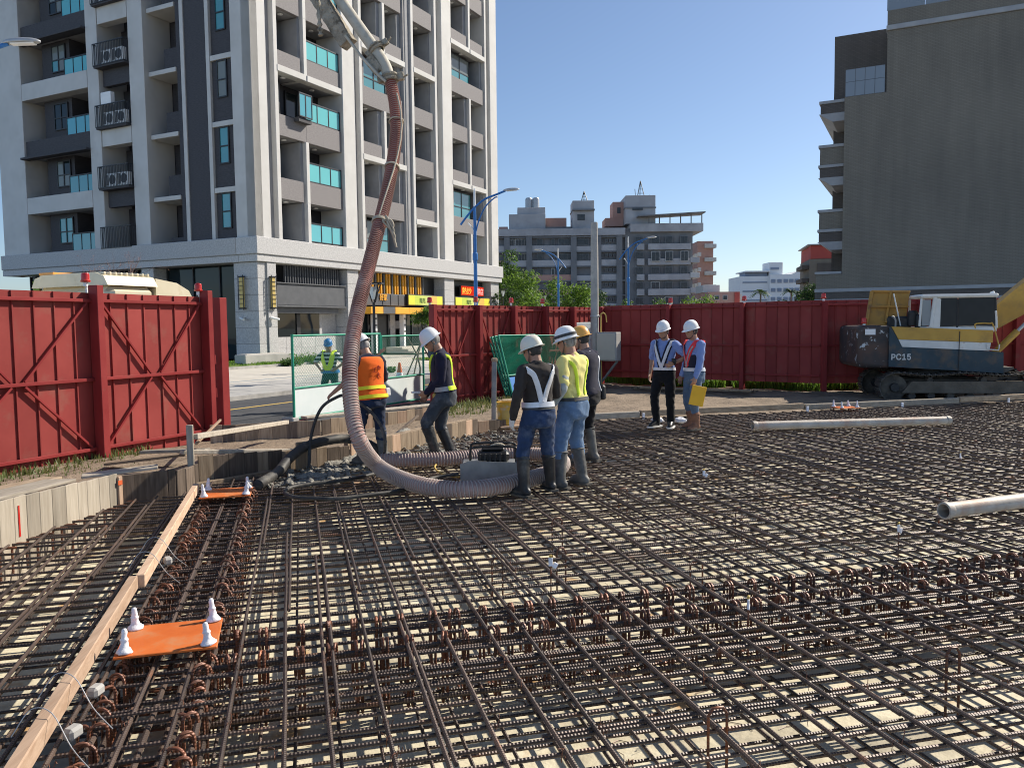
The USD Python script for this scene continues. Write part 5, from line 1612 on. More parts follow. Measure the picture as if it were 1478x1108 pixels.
def treeat(name, label, px, ptop, Y, W, seed, mat, **k):
    p = AT(px, 440, Y); H = AT(px, ptop, Y)[2] - ZG
    return tree(name, label, (p[0], Y, ZG), H, W, seed, mat, **k)


treeat("street_tree", "light green tree right beside the tower's far corner", 733, 371, 84, 3.6, 1, M["leaf_mid"], n=3000, leaf=.15)
treeat("street_tree", "bright yellow-green broad tree left of the lamp with one arm", 756, 398, 72, 4.2, 2, M["leaf_light"], n=3600, leaf=.13)
treeat("street_tree", "mid green low tree behind the one-armed street lamp", 783, 410, 78, 3.4, 3, M["leaf_mid"], n=2600, leaf=.14)
treeat("street_tree", "rounded light green tree left of the concrete pole", 823, 411, 74, 3.9, 4, M["leaf_light"], n=3600, leaf=.13)
treeat("street_tree", "small dark tree low beside the tower's shop end", 731, 420, 66, 2.2, 5, M["leaf_dark"], n=1600, leaf=.12)
treeat("street_tree", "dark small tree partly hidden by the concrete pole", 851, 424, 80, 2.6, 6, M["leaf_dark"], n=1800, leaf=.14)
for i, (px, pt, W, m) in enumerate(((877, 434, 3.6, "leaf_mid"), (900, 435, 3.0, "leaf_mid"), (922, 433, 3.4, "leaf_dark"), (946, 434, 3.2, "leaf_mid"))):
    treeat("shrub_tree", ["leftmost", "second from left", "third from left", "rightmost"][i] + " of the four low shrubs showing over the back fence", px, pt, 88, W, 40 + i, M[m], n=1500, leaf=.14, trunk=.15, group="low shrubs over the back fence")
treeat("shrub_tree", "bright green broad bush over the back fence above the men in blue", 1003, 428, 84, 4.4, 12, M["leaf_light"], n=3000, leaf=.14, trunk=.2)
treeat("shrub_tree", "right neighbour of the broad bright bush over the back fence", 1024, 430, 90, 3.6, 13, M["leaf_mid"], n=2200, leaf=.14, trunk=.2)
treeat("street_tree", "dark tree at the foot of the red-topped building", 1180, 411, 96, 4.2, 14, M["leaf_dark"], n=2600, leaf=.15)
treeat("street_tree", "dark low tree between the second palm and the red-topped building", 1162, 420, 100, 3.8, 15, M["leaf_dark"], n=2200, leaf=.15)
treeat("street_tree", "low green tree between the two palms", 1135, 432, 110, 3.4, 16, M["leaf_mid"], n=1500, leaf=.15, trunk=.2)


def palm(label, px, ptop, Y, seed):
    R = np.random.default_rng(seed); p = AT(px, 440, Y); H = AT(px, ptop, Y)[2] - ZG
    T = Thing("palm_tree", label, "palm", (p[0], Y, ZG), 0)
    T.part("trunk", B().tube([(0, 0, -.1), (.05, 0, H * .5), (.1, 0, H * .86)], [.2, .15, .12], 8), M["bark"], smooth=True)
    v, f, n = [], [], 0
    for i in range(22):
        a = R.uniform(0, 2 * math.pi); el = R.uniform(.1, 1.2); L = R.uniform(1.7, 2.3); P = []
        for t in np.linspace(0, 1, 9):
            P.append(np.array([math.cos(a) * L * t * math.cos(el), math.sin(a) * L * t * math.cos(el), H * .86 + L * (t * math.sin(el) - .75 * t * t)]))
        P = np.array(P); s = np.array([-math.sin(a), math.cos(a), 0])
        for j in range(1, 9):
            w = .42 * math.sin(math.pi * min(1, j / 8 * .9 + .08))
            for sg in (-1, 1):
                q = [P[j - 1], P[j - 1] + s * sg * w + [0, 0, -.22 * w] + (P[j] - P[j - 1]) * .8, P[j]]
                v += q; f.append([n, n + 1, n + 2]); n += 3
    T.part("fronds", (np.array(v), np.array(f)), M["leaf_dark"])


palm("left palm in front of the distant white building", 1097, 412, 128, 3)
palm("right palm in front of the distant white building", 1141, 412, 130, 4)

# bare twiggy tree by the tower
p = AT(150, 430, 36); R = np.random.default_rng(21)
T = Thing("bare_tree", "leafless twiggy tree in front of the tower, above the truck", "tree", (p[0], 36, ZG), 0)
b = B(); tops = []
t0 = limb(b, (0, 0, 0), (0, 0, 1), 2.3, .07, 0, R, 0)
for i in range(7):
    a = i * .9
    tops += limb(b, t0[0] - [0, 0, .1 * i], (math.cos(a) * .6, math.sin(a) * .6, 1), 1.45, .034, 3, R, 3)
M["twig"] = look("twigs", (.16, .10, .09), (.24, .16, .14), 4, .9)
T.part("trunk", b, M["twig"])
tp = np.array(tops)[R.choice(len(tops), min(len(tops), 90))]
T.part("buds", leaves(R, tp, np.full(len(tp), .12), 500, .022), look("buds", (.30, .14, .12), (.36, .2, .16), 5, .8))
p = AT(38, 430, 38)
T = Thing("bare_tree", "second smaller leafless tree at the left edge, before the curtained windows", "tree", (p[0], 38, ZG), 0)
b = B()
t0 = limb(b, (0, 0, 0), (0, 0, 1), 2.2, .06, 0, R, 0)
for i in range(5):
    a = i * 1.3
    limb(b, t0[0] - [0, 0, .1 * i], (math.cos(a) * .7, math.sin(a) * .7, 1), .85, .022, 3, R, 2)
T.part("trunk", b, M["twig"])
# young street tree with tripod
p = AT(605, 500, 27.5); base = np.array([p[0], 27.5, ZG + .06])
T = Thing("young_tree", "young tree with tripod stakes before the glass shop front", "tree", base, 0)
b = B(); limb(b, (0, 0, 0), (0.05, 0, 1), 1.6, .035, 0, R, 0)
tips = []
for i in range(5):
    tips += limb(b, (0.05, 0, 1.5), (math.cos(i * 1.3) * .5, math.sin(i * 1.3) * .5, 1), .55, .015, 1, R, 2)
T.part("trunk", b, M["bark"])
tips = np.array(tips)
T.part("crown", leaves(R, tips, np.full(len(tips), .17), 900, .05), M["leaf_light"])
for a in (0.3, 2.4, 4.5):
    T.part("stake", B().tube([(.75 * math.cos(a), .75 * math.sin(a), 0), (.06, 0, 1.25)], .025, 6), M["wood_dark_z"])
# clipped bushes on the lawn
for i, (px, py, Y, s) in enumerate(((421, 522, 33.5, .5), (443, 519, 34.5, .8), (490, 512, 36, .6), (462, 516, 35, .45), (553, 533, 29.5, .42))):
    p = G(px, py + 5, ZG + .1); Y = p[1]; R = np.random.default_rng(60 + i)
    T = Thing("bush", "small clipped bush on the lawn, " + ["nearest the corner pier", "largest of the row", "right end of the row beside the hose", "low one between two larger", "by the traffic cone"][i], "bush", (p[0], Y, ZG + .1), 0, "clipped bushes on the lawn")
    C = [(R.normal(0, .5) * s, R.normal(0, .3) * s, .25 * s) for _ in range(5)]
    T.part("crown", leaves(R, C, np.full(5, .45 * s), 700, .06, .7), M["leaf_light" if i % 2 else "leaf_mid"])
    T.part("stem", B().tube([(0, 0, 0), (0, 0, .3 * s)], .03, 6), M["bark"])


# ================================================================== STREET LAMPS
def lamp_post(label, loc, H, rz=0.0, reach=1.85):
    T = Thing("street_lamp", label, "street lamp", loc, rz, "blue street lamps")
    T.part("pole", B().tube([(0, 0, 0), (0, 0, H * .62), (0, 0, H * .9)], [.10, .075, .062], 12), M["blue_pole"], smooth=40)
    T.part("finial", B().tube([(0, 0, H * .9), (0, 0, H * .985), (0, 0, H)], [.05, .045, .02], 10), M["white"], smooth=40)
    T.part("collar", B().lathe([(.085, H * .60), (.12, H * .605), (.12, H * .64), (.085, H * .645)], 12), M["blue_pole"])
    h = H
    a = spline([(-.62, 0, h * .80), (-.35, 0, h * .845), (0, 0, h * .895), (.45, 0, h * .94), (.95, 0, h * .965), (reach - .5, 0, h * .985)], 5)
    T.part("arm", B().tube(a, .045, 8), M["blue_pole"], smooth=50)
    a = spline([(.04, 0, h * .76), (.2, 0, h * .83), (.48, 0, h * .90), (.85, 0, h * .945), (1.0, 0, h * .952)], 5)
    T.part("brace", B().tube(a, .03, 8), M["blue_pole"], smooth=50)
    a = spline([(-.02, 0, h * .75), (-.1, 0, h * .78), (-.3, 0, h * .81)], 5)
    T.part("brace", B().tube(a, .025, 8), M["white"], smooth=50)
    v = trimesh.creation.icosphere(3, 1.0); q = v.vertices * [.36, .13, .085]; q[:, 2] = np.where(q[:, 2] < -.02, -.02, q[:, 2])
    T.part("lamp_head", (q @ roty(-.08).T + [reach - .25, 0, h * .99], v.faces), M["zinc"], smooth=50)
    T.part("lamp_glass", B().box((reach - .22, 0, h * .99 - .03), (.45, .17, .03), roty(-.08), bev=.01), M["white"])
    return T


def lamp_at(px, ptop, Y): return AT(px, 440, Y) * [1, 1, 0] + up * ZG, AT(px, ptop, Y)[2] - ZG


l, h = lamp_at(687, 272, 36)
L1 = lamp_post("tall blue street lamp in front of the tower's right end", l, h)
l2, h2 = lamp_at(806, 358, 66)
copy(L1, "blue street lamp above the trees, its arm pointing left", l2, math.pi - .3, scale=h2 / h)
l3, h3 = lamp_at(907, 341, 56)
copy(L1, "blue street lamp before the grey apartment block, right of the concrete pole", l3, .1, scale=h3 / h)
hd = AT(22, 58, 18.5)
s_ = 1.12
copy(L1, "blue street lamp reaching in at the upper left corner", (hd[0] - 1.6 * s_, 18.5, hd[2] - .985 * h * s_), .15, scale=s_)

# black lantern posts by the shops
def lantern(label, loc):
    T = Thing("lantern_post", label, "lantern", loc, 0, "black lantern posts")
    H = 3.0
    T.part("post", B().tube([(0, 0, 0), (0, 0, .3), (0, 0, .31), (0, 0, H - .6)], [.09, .08, .05, .045], 10), M["black"], smooth=40)
    b = B()
    for a in np.arange(4) * math.pi / 2 + math.pi / 4:
        b.beam((.06 * math.cos(a), .06 * math.sin(a), H - .6), (.28 * math.cos(a), .28 * math.sin(a), H), .03, .03)
    T.part("cage", b, M["black"])
    T.part("cap", B().box((0, 0, H + .02), (.62, .62, .04), bev=.01), M["black"])
    T.part("lamp_glass", B().lathe([(.06, H - .5), (.17, H - .12), (.17, H - .1), (0, H - .09)], 4), M["white_board"])
    return T


p = AT(541, 505, 27); LN = lantern("nearer black lantern post, right of the big hose", (p[0], 27, AT(541, 408, 27)[2] - 3.04))
p = AT(727, 505, 60); copy(LN, "farther black lantern post at the tower's right end", (p[0], 60, AT(727, 417, 60)[2] - 3.04))
p = AT(749, 505, 74); copy(LN, "farthest small black lantern post among the light green trees", (p[0] + 2.4, 74, AT(789, 424, 74)[2] - 3.04))

# ================================================================== TRUCK BEHIND THE FENCE
M["cream"] = look("cream_paint", (.62, .55, .38), (.70, .62, .45), 2, .4, coat=.3, c3=(.55, .46, .30), scale3=3)
M["orange_stripe"] = look("orange_stripe", (.70, .30, .06), (.74, .36, .08), 2, .45)
s0, n0 = 6.95, -13.3
o = D27 * s0 + N27 * n0
tr = Thing("truck", "cream truck with a ribbed roof parked behind the left red fence", "truck", (o[0], o[1], ZG), math.radians(63))
ztop = AT(170, 400, 15.6)[2] - ZG
tr.part("body", B().bb((2.3, -1.0, .75), (3.25, 1.0, ztop - .22), .12), M["cream"])
tr.part("flat_bed", B().bb((-2.9, -1.0, .78), (2.2, 1.0, 1.0), .03), M["steel_grey"])
tr.part("bed_side", B().bb((-2.9, -1.05, 1.01), (2.2, -1.0, 1.35), .015), M["cream"])
b = B().prism([(-1.02, ztop - .24), (1.02, ztop - .24), (.92, ztop - .08), (.7, ztop - .02), (-.7, ztop - .02), (-.92, ztop - .08)], 1.0, np.array([[0, 0, 1.0], [1, 0, 0], [0, 1, 0]]), (2.27, 0, 0))
tr.part("roof", b, M["cream"], smooth=25)
for k in range(9):
    x = 2.35 + k * .108
    tr.part("roof_rib", B().beam((x, -.86, ztop - .03), (x, .86, ztop - .03), .05, .045, bev=.012), M["cream"])
tr.part("stripe", B().bb((2.3, .45, ztop - .02), (3.3, .85, ztop + .03), .01), M["orange_stripe"])
zc = ztop - .24
b = B().prism([(3.28, .6), (4.25, .6), (4.3, 1.4), (4.2, zc - .34), (4.02, zc - .04), (3.75, zc + .09), (3.29, zc + .15)], 1.9, np.array([[1.0, 0, 0], [0, 0, 1.0], [0, 1.0, 0]]).T @ np.diag([1, 1, 1.0]), (0, -.95, 0))
tr.part("cab", b, M["cream"], smooth=20)
tr.part("windscreen", B().beam((4.22, 0, 1.5), (4.02, 0, zc - .3), 1.7, .02, up=(1, 0, 0)), M["glass_dark"])
for s in (-.965, .965):
    tr.part("side_window", B().bb((3.35, s - .012, 1.55), (3.85, s + .012, zc - .28)), M["glass_dark"])
    tr.part("mirror", B().tube([(3.95, s, zc - .3), (4.15, s * 1.2, zc - .12), (4.2, s * 1.25, zc - .35)], .02, 6).box((4.2, s * 1.25, zc - .45), (.06, .2, .32), bev=.02), M["black"])
    tr.part("headlight", B().bb((4.24, s * .75 - .14, .85), (4.3, s * .75 + .14, 1.05), .02), M["white"])
    for x in (-1.6, 3.4):
        w = tr.part("wheel", B().lathe([(.2, -.13), (.46, -.13), (.48, -.08), (.48, .08), (.46, .13), (.2, .13)], 24, (x, s * .9, .48), rotx(math.pi / 2), cap=True), M["black_rubber"], smooth=40)
        w.part("rim", B().lathe([(0, -.145), (.25, -.14), (.26, .14), (0, .145)], 18, (x, s * .9, .48), rotx(math.pi / 2), cap=False), M["zinc"])
tr.part("chassis", B().bb((-2.6, -.45, .5), (4.2, .45, .74), .02), M["black"])
p2 = o - D27 * 3.15 - N27 * .9
copy(tr, "second cream truck, only its roof corner showing at the left edge", (p2[0], p2[1], ZG - .10), math.radians(63), group=None)
# ================================================================== PUMP BOOM, HOSES AND TOOLS


def hose_look(name, clean, dusty):
    """clean rubber above, cement dust clinging lower down where it is dragged over the slab"""
    N = {"g": ("geometry", {}), "s": ("separate_xyz", {}), "n": ("noise_texture", {"scale": 3.0, "detail": 6.0, "roughness": .65}), "mr": ("map_range", {"from_min": 2.4, "from_max": .2, "to_min": -.12, "to_max": .22}), "ad": ("math", {"math_type": "add"}),
         "r": ("rgb_ramp", {"ramp": [(.42, (0, 0, 0)), (.66, (1, 1, 1))]}), "m": ("mix", {"color1": clean, "color2": dusty}), "p": ("principled_bsdf", {"roughness": .8, "specular_ior_level": .25})}
    return usdkit.material(stage, f"/World/Looks/{name}", N, [("g.position", "s.vector"), ("g.position", "n.vector"), ("s.z", "mr.value"), ("n.fac", "ad.value1"), ("mr.result", "ad.value2"), ("ad.value", "r.fac"), ("r.color", "m.fac"), ("m.color", "p.base_color")], surface="p.BSDF")


M["hose"] = hose_look("hose_red", (.27, .075, .060), (.42, .285, .25))
M["hose_rib"] = hose_look("hose_rib", (.31, .20, .17), (.44, .37, .33))
M["caked"] = look("caked_concrete", (.25, .22, .17), (.42, .38, .31), 7, .95, bump=1.0, bscale=16, bdist=.05, c3=(.14, .12, .09), scale3=9, pos3=(.52, .65))
M["boom_pipe"] = look("boom_pipe", (.40, .37, .30), (.52, .48, .40), 3, .7, c3=(.25, .22, .17), scale3=4, pos3=(.5, .7), bump=.5, bscale=20)
M["rope"] = look("rope", (.38, .33, .25), (.48, .42, .33), 20, .9, bump=.6, bscale=60)
M["dark_hose"] = look("dark_hose", (.022, .020, .019), (.05, .046, .040), 5, .6, c3=(.16, .145, .12), scale3=4, pos3=(.5, .7))

HR = .080
air = [(563, 116, 11.8), (570, 150, 11.65), (572, 190, 11.45), (566, 240, 11.15), (556, 290, 10.8), (546, 330, 10.5), (532, 385, 10.0), (518, 440, 9.5), (509, 490, 9.15), (505, 540, 8.85), (508, 590, 8.65), (519, 636, 8.5)]
mat_px = [(543, 670, .17), (576, 690, .115), (622, 703, .10), (680, 706, .10), (740, 697, .10), (788, 684, .10), (812, 671, .10), (802, 659, .10), (762, 655, .10), (700, 657, .10), (640, 662, .10), (585, 664, .10), (550, 664, .10)]
hp = resample(spline([AT(*q) for q in air] + [G(*q) for q in mat_px], 14), .0088)
seg = np.arange(len(hp))
b = B().tube(hp, HR - .004 + .004 * np.cos(seg * 2 * math.pi / 4), 16)
hose = Thing("pump_hose", "big ribbed pinkish-red concrete hose hanging from the boom and looping on the rebar", "hose", G(680, 706, 0))
hose.part("core", b, M["hose"], smooth=True, world=True)
# spiral rib
s_ = np.r_[0, np.cumsum(np.linalg.norm(np.diff(hp, axis=0), axis=1))]; PIT = .034
q = np.arange(0, s_[-1], PIT / 12); C = np.stack([np.interp(q, s_, hp[:, k]) for k in range(3)], 1)
Tg = np.gradient(C, axis=0); Tg /= np.linalg.norm(Tg, axis=1, keepdims=True)
N_ = np.zeros_like(C); N_[0] = unit(np.cross(Tg[0], [0, 1, 0]))
for i in range(1, len(C)):
    N_[i] = unit(N_[i - 1] - Tg[i] * (N_[i - 1] @ Tg[i]))
Bn = np.cross(Tg, N_); th = q / PIT * 2 * math.pi
hel = C + (HR + .002) * (N_ * np.cos(th)[:, None] + Bn * np.sin(th)[:, None])
hose.part("spiral_rib", B().tube(hel, .0072, 4, caps=False), M["hose_rib"], smooth=True, world=True)


def ring_at(k, r, w, mat, name, turns=1):
    c, t = hp[k], unit(hp[min(k + 4, len(hp) - 1)] - hp[k - 4]); n = unit(np.cross(t, [0, 1, 0.2])); m = np.cross(t, n)
    a = np.linspace(0, 2 * math.pi * turns, 20 * turns + 1)
    P = c + r * (np.cos(a)[:, None] * n + np.sin(a)[:, None] * m) + t * np.linspace(0, w * 1.6 * (turns - 1), len(a))[:, None]
    return hose.part(name, B().tube(P, w, 6), mat, smooth=True, world=True)


def near(px, py):
    pr = []
    for p in hp[::10]:
        w = (p - [0, 0, EYE]) @ _f
        pr.append((739 + FPX * ((p - [0, 0, EYE]) @ _r) / w, 554 - FPX * ((p - [0, 0, EYE]) @ _u) / w))
    pr = np.array(pr); return int(np.argmin(np.hypot(pr[:, 0] - px, pr[:, 1] - py))) * 10


for (x, y, tn) in ((571, 178, 1), (563, 240, 2), (548, 318, 3)):
    ring_at(max(8, near(x, y)), HR + .016, .012, M["rope"], "rope_binding", tn)
k0, k1 = near(568, 135), near(548, 318)
vw = np.array([.35, -.93, 0]); P = np.array([hp[k] + vw * (HR + .022) + np.array([.05, 0, 0]) * math.sin(k / 60) for k in range(max(k0, 1), k1, 30)])
hose.part("rope", B().tube(P, .012, 6), M["rope"], smooth=True, world=True)
kn = hp[k1] + np.array([.10, -.08, 0])
for j in range(4):
    a = j * 1.7
    P = [kn, kn + [.05 * math.cos(a), -.03, .05 * math.sin(a)], kn + [.08, -.02, -.06 - .05 * j], kn + [.05 + .02 * j, 0, -.16 - .06 * j]]
    hose.part("rope_tail", B().tube(spline(P, 5), .014, 6), M["rope"], smooth=True, world=True)

boom = Thing("pump_boom", "concrete-caked boom pipe with clamps and beam end reaching down from the top", "pump boom", AT(540, 70, 11.9))
bp = spline([AT(415, -110, 12.6), AT(478, -18, 12.25), AT(520, 42, 12.0), AT(544, 76, 11.9), AT(557, 98, 11.83), AT(563, 119, 11.8)], 8)
boom.part("pipe", B().tube(bp, .083, 18), M["boom_pipe"], smooth=50, world=True)


def collar(name, c, t, r, h, mat):
    t = unit(t); n = unit(np.cross(t, [0, 1, .1])); m = np.cross(t, n); R = np.stack([n, m, t], 1)
    boom.part(name, B().lathe([(.083, -h), (r, -h), (r + .01, -h * .4), (r - .015, 0), (r + .01, h * .4), (r, h), (.083, h)], 20, c, R, cap=False), mat, smooth=30, world=True)
    boom.part("clamp_lug", B().box(c + n * (r + .035), (.10, .07, h * 2.2), R, bev=.012), mat, world=True)
    boom.part("clamp_bolt", B().tube([c + n * (r + .05) - m * .05, c + n * (r + .14) + m * .02], .014, 6), M["caked"], world=True)
    boom.part("clamp_lug", B().box(c - n * (r + .025), (.08, .07, h * 2), R, bev=.012), mat, world=True)


t1 = AT(548, 83, 11.88) - AT(537, 66, 11.92)
collar("flange", AT(543.5, 70, 11.9), t1, .112, .04, M["caked"])
collar("flange", AT(563, 113, 11.8), AT(564, 124, 11.78) - AT(562, 110, 11.8), .115, .05, M["caked"])
b0, b1 = AT(415, -75, 12.45), AT(503, 64, 12.1)
bt = unit(b1 - b0)
nb = 30; vv = B().box((0, 0, 0), (np.linalg.norm(b1 - b0), .19, .21)); tm_ = trimesh.Trimesh(*vv.arr(), process=True).subdivide_to_size(.05)
pv = np.array(tm_.vertices); nz = meshkit.fbm(pv * 14, 4, 3) - .5
pv = pv * (1 + np.column_stack([np.zeros(len(pv)), nz * .22, nz * .22]))
sN = unit(np.cross(bt, [0, 0, 1])); R_ = np.stack([bt, sN, np.cross(sN, bt) * -1], 1)
boom.part("beam_end", ((pv @ np.stack([bt, sN, np.cross(bt, sN)], 1).T) + (b0 + b1) / 2, tm_.faces), M["caked"], world=True)
boom.part("support_rod", B().tube([AT(499, 52, 12.0), AT(520, 80, 11.85), AT(546, 108, 11.72), AT(557, 118, 11.7)], .022, 8), M["boom_pipe"], world=True, smooth=50)
boom.part("bracket_plate", B().beam(AT(531, 83, 11.85), AT(548, 104, 11.8), .05, .16, bev=.01), M["caked"], world=True)
boom.part("hanging_rope", B().tube(spline([AT(452, -20, 12.0), AT(459, 6, 11.98), AT(461, 30, 11.97), AT(462, 42, 11.97), AT(463, 52, 11.97)], 5), [.03 + .012 * math.sin(i * 1.7) for i in range(21)], 7), M["caked"], world=True, smooth=True)

# ---- black hoses
def cable(name, label, pts, r, mat=M["dark_hose"], n=10):
    P = resample(spline(pts, 8), .03)
    return single(name, B().tube(P, r, n), mat, label, "hose", smooth=True, origin=P[0])


hand1 = AT(484, 573, 9.9)
cable("vibrator_hose", "thin black hose arched in the hand of the man in the orange vest", [G(446, 676, .03), AT(449, 630, 9.75), AT(463, 590, 9.82), hand1 + [.02, 0, 0], AT(500, 571, 9.9), AT(517, 580, 9.86), AT(536, 595, 9.75), AT(551, 617, 9.65), AT(556, 638, 9.55), G(553, 666, .06), G(546, 676, .04)], .019)
cable("thick_hose", "thick mud-covered dark hose rising over the formwork at left", [G(372, 700, .03), G(400, 682, .06), AT(418, 661, 9.45), AT(440, 645, 9.7), AT(470, 636, 9.9), AT(500, 633, 10.1), AT(530, 640, 10.1), G(560, 659, .06)], .058, n=14)
cable("vibrator_hose", "slim dark hose lying in a long flat loop on the rebar beside the big hose", [G(545, 682, .035), G(515, 690, .035), G(484, 695, .035), G(445, 699, .035), G(421, 703, .035), G(411, 710, .035), G(424, 717, .035), G(455, 719, .035), G(490, 719, .035), G(540, 713, .035), G(585, 706, .03), G(625, 690, .05), G(662, 684, .08)], .02)
cable("power_cable", "thin cable running from the vibrator box towards the navy man's boots", [G(668, 688, .04), G(650, 687, .03), G(632, 680, .04), G(628, 672, .05), G(640, 664, .05), G(655, 660, .03)], .011, M["yellow_line"])

# ---- vibrator unit
p = G(709, 697, 0)
vb_ = Thing("vibrator_unit", "grey sheet-metal vibrator box with engine and tubular frame on the rebar", "machine", p, .03)
vb_.part("casing", B().bb((-.31, .0, .01), (.31, .36, .205), .01), M["steel_grey"])
vb_.part("front_plate", B().prism([(-.33, .0), (.33, .0), (.33, .21), (-.24, .235), (-.33, .20)], .008, rotx(math.pi / 2), (0, -.005, .01)), M["steel_grey"])
vb_.part("engine", B().bb((-.14, .08, .206), (.20, .30, .325), .03), M["black"])
for k in range(6):
    vb_.part("cooling_fin", B().bb((-.13 + k * .055, .06, .215), (-.105 + k * .055, .079, .31), .004), M["steel_dark"])
vb_.part("fuel_tank", B().bb((-.10, .12, .33), (.15, .28, .365), .02), M["steel_dark"])
for y in (.03, .33):
    vb_.part("frame_tube", B().tube(spline([(-.22, y, .2), (-.22, y, .34), (-.19, y, .38), (0, y, .39), (.24, y, .38), (.27, y, .34), (.27, y, .2)], 6), .012, 8), M["black"], smooth=50)
vb_.part("pull_cord", B().tube(spline([(.0, .06, .385), (.05, .03, .415), (.12, .05, .41), (.15, .08, .385)], 5), .012, 6), M["rope"], smooth=True)

# ---- steel pipes on the mat
def steel_pipe(label, a, b_, r, ends=True):
    d = b_ - a; L = np.linalg.norm(d); d = d / L
    T = Thing("steel_pipe", label, "pipe", a, math.atan2(d[1], d[0]))
    Rx = np.array([[0, 0, 1.0], [1, 0, 0], [0, 1, 0]])
    T.part("tube", B().lathe([(r - .008, 0), (r, 0), (r, .02), (r, L * .25), (r, L * .5), (r, L * .75), (r, L), (r - .008, L), (r - .008, L * .5), (r - .008, 0)], 24, (0, 0, 0), Rx, cap=False), M["pipe"], smooth=40)
    for x in (.0, L - .07):
        T.part("end_collar", B().lathe([(r + .001, x), (r + .007, x + .003), (r + .007, x + .045), (r + .002, x + .07)], 24, (0, 0, 0), Rx, cap=False), M["pipe"], smooth=30)
    return T


steel_pipe("pale steel pipe lying on the far rebar, behind the marker rods", G(1086, 614.5, .075), G(1371, 606.5, .075), .068)
a = G(1362, 737, .075); b_ = G(1478, 722, .075)
steel_pipe("nearer steel pipe entering from the right edge with its open end showing", a, a + unit(b_ - a) * 3.6, .066)


# ---- fresh concrete clinging to the bars
def clinging(name, label, spots, n, seed, mat, rmin, rmax, lmax):
    """mortar crusts stretched along the bars of both directions, and crumbs between them"""
    r = np.random.default_rng(seed); ico = trimesh.creation.icosphere(1, 1.0); V, F, k = [], [], 0
    for i in range(n):
        c, w = spots[r.integers(len(spots))]
        q = to_vu([c[0] + r.normal(0, w), c[1] + r.normal(0, w * .6)]); t = r.uniform()
        if not inner.contains(__import__("shapely").Point(q)): continue
        if t < .4: q[0] = round(q[0] / .218) * .218 - .115 + r.normal(0, .012); sz = (1, 3); z = -.008
        elif t < .8: q[1] = round((q[1] - 1.5) / .148) * .148 + 1.5 + r.normal(0, .012); sz = (3, 1); z = -.03
        else: sz = (1.3, 1.3); z = -.05
        rad = r.uniform(rmin, rmax); L = r.uniform(.5, 1) * lmax
        s3 = np.array([rad * r.uniform(.8, 1.3) if sz[0] == 1 else (L if sz[0] == 3 else rad * 1.4), rad * r.uniform(.8, 1.3) if sz[1] == 1 else (L if sz[1] == 3 else rad * 1.4), rad * r.uniform(.6, 1.0)])
        v = ico.vertices * (1 + .9 * (meshkit.noise(ico.vertices * 2.7 + i * 7, 3) - .5))[:, None]
        p = from_vu(q[0], q[1], z + r.uniform(-.01, .012))
        V.append(v * s3 @ rotz(GR + r.normal(0, .12)).T + p); F.append(ico.faces + k); k += len(v)
    return single(name, (np.vstack(V), np.vstack(F)), mat, label, "concrete", kind="stuff", smooth=True)


clinging("fresh_concrete", "grey fresh concrete splashed over the rebar beside the dark hoses", [(G(455, 686, 0), .22), (G(430, 694, 0), .2), (G(492, 672, 0), .2), (G(530, 664, 0), .25), (G(475, 680, 0), .25), (G(590, 655, 0), .3)], 1300, 3, M["concrete_wet"], .010, .024, .06)
clinging("fresh_concrete", "mortar crumbs crusted on the bars behind the two men", [(G(610, 640, 0), .4), (G(690, 632, 0), .5), (G(742, 626, 0), .4), (G(660, 648, 0), .4)], 600, 8, M["concrete_wet"], .008, .018, .05)


def heap(label, c, w, d, h, rz, seed):
    n = 40; s, t = np.meshgrid(np.linspace(-1, 1, n), np.linspace(-1, 1, n)); rr = np.sqrt(s * s + t * t)
    nz = meshkit.fbm(np.stack([s * 3 + seed, t * 3, s * 0], -1), 5, seed)
    z = np.maximum(0, (1 - rr ** 1.6)) * h * (.4 + 1.2 * nz) + (nz - .5) * .03 - .02
    P = np.stack([s * w, t * d, z], -1).reshape(-1, 3) @ rotz(rz).T + c
    i = np.arange(n - 1)[:, None] * n + np.arange(n - 1)[None]; f = np.stack([i, i + 1, i + n + 1, i + n], -1).reshape(-1, 4)
    single("concrete_heap", (P, np.vstack([f[:, [0, 1, 2]], f[:, [0, 2, 3]]])), M["concrete_wet"], label, "concrete", smooth=40)


heap("low heap of wet concrete at the boards under the thick dark hose", G(500, 664, -.02), .42, .2, .13, .8, 3)
heap("small heap of wet concrete on the bars left of the hose loop", G(452, 689, -.04), .3, .16, .07, .4, 7)
heap("dull heap of mortar on the boards' far side behind the navy man", F1 * .45 + F2 * .55 + np.array([-.35, .3, .03]), .6, .3, .12, 1.1, 9)
for i, (px, py) in enumerate(((949, 607), (981, 607))):
    p = G(px, py, .02); v = trimesh.creation.icosphere(2, 1.0); q = v.vertices * (1 + .7 * (meshkit.noise(v.vertices * 2.5 + 9 * i, 2) - .5))[:, None] * [.11, .07, .05]
    single("rag", (q, v.faces), M["white_tape"], ["crumpled white rag on the rebar at the left of the two supervisors' feet", "smaller white rag between the two supervisors' feet"][i], "rag", smooth=True)
    UsdGeom.Xformable(stage.GetPrimAtPath("/World/rag" + ("" if i == 0 else "_001"))).AddTranslateOp().Set(Gf.Vec3d(float(p[0]), float(p[1]), .03))
# scrap stick of wood etc. near the gate
for i, (a, b_) in enumerate(((G(560, 636, .02), G(603, 600, .1)), (G(700, 612, .02), G(722, 606, .05)), (G(640, 626, .0), G(688, 618, .02)))):
    single("wood_offcut", B().beam(a, b_, .05, .03, bev=.003), M[("wood_dark_y", "wood_old_x", "wood_new_x")[i]], ["dark offcut leaning on the boards behind the hose", "short offcut at the foot of the grey steel post", "pale offcut on the bars behind the navy man"][i], "timber")
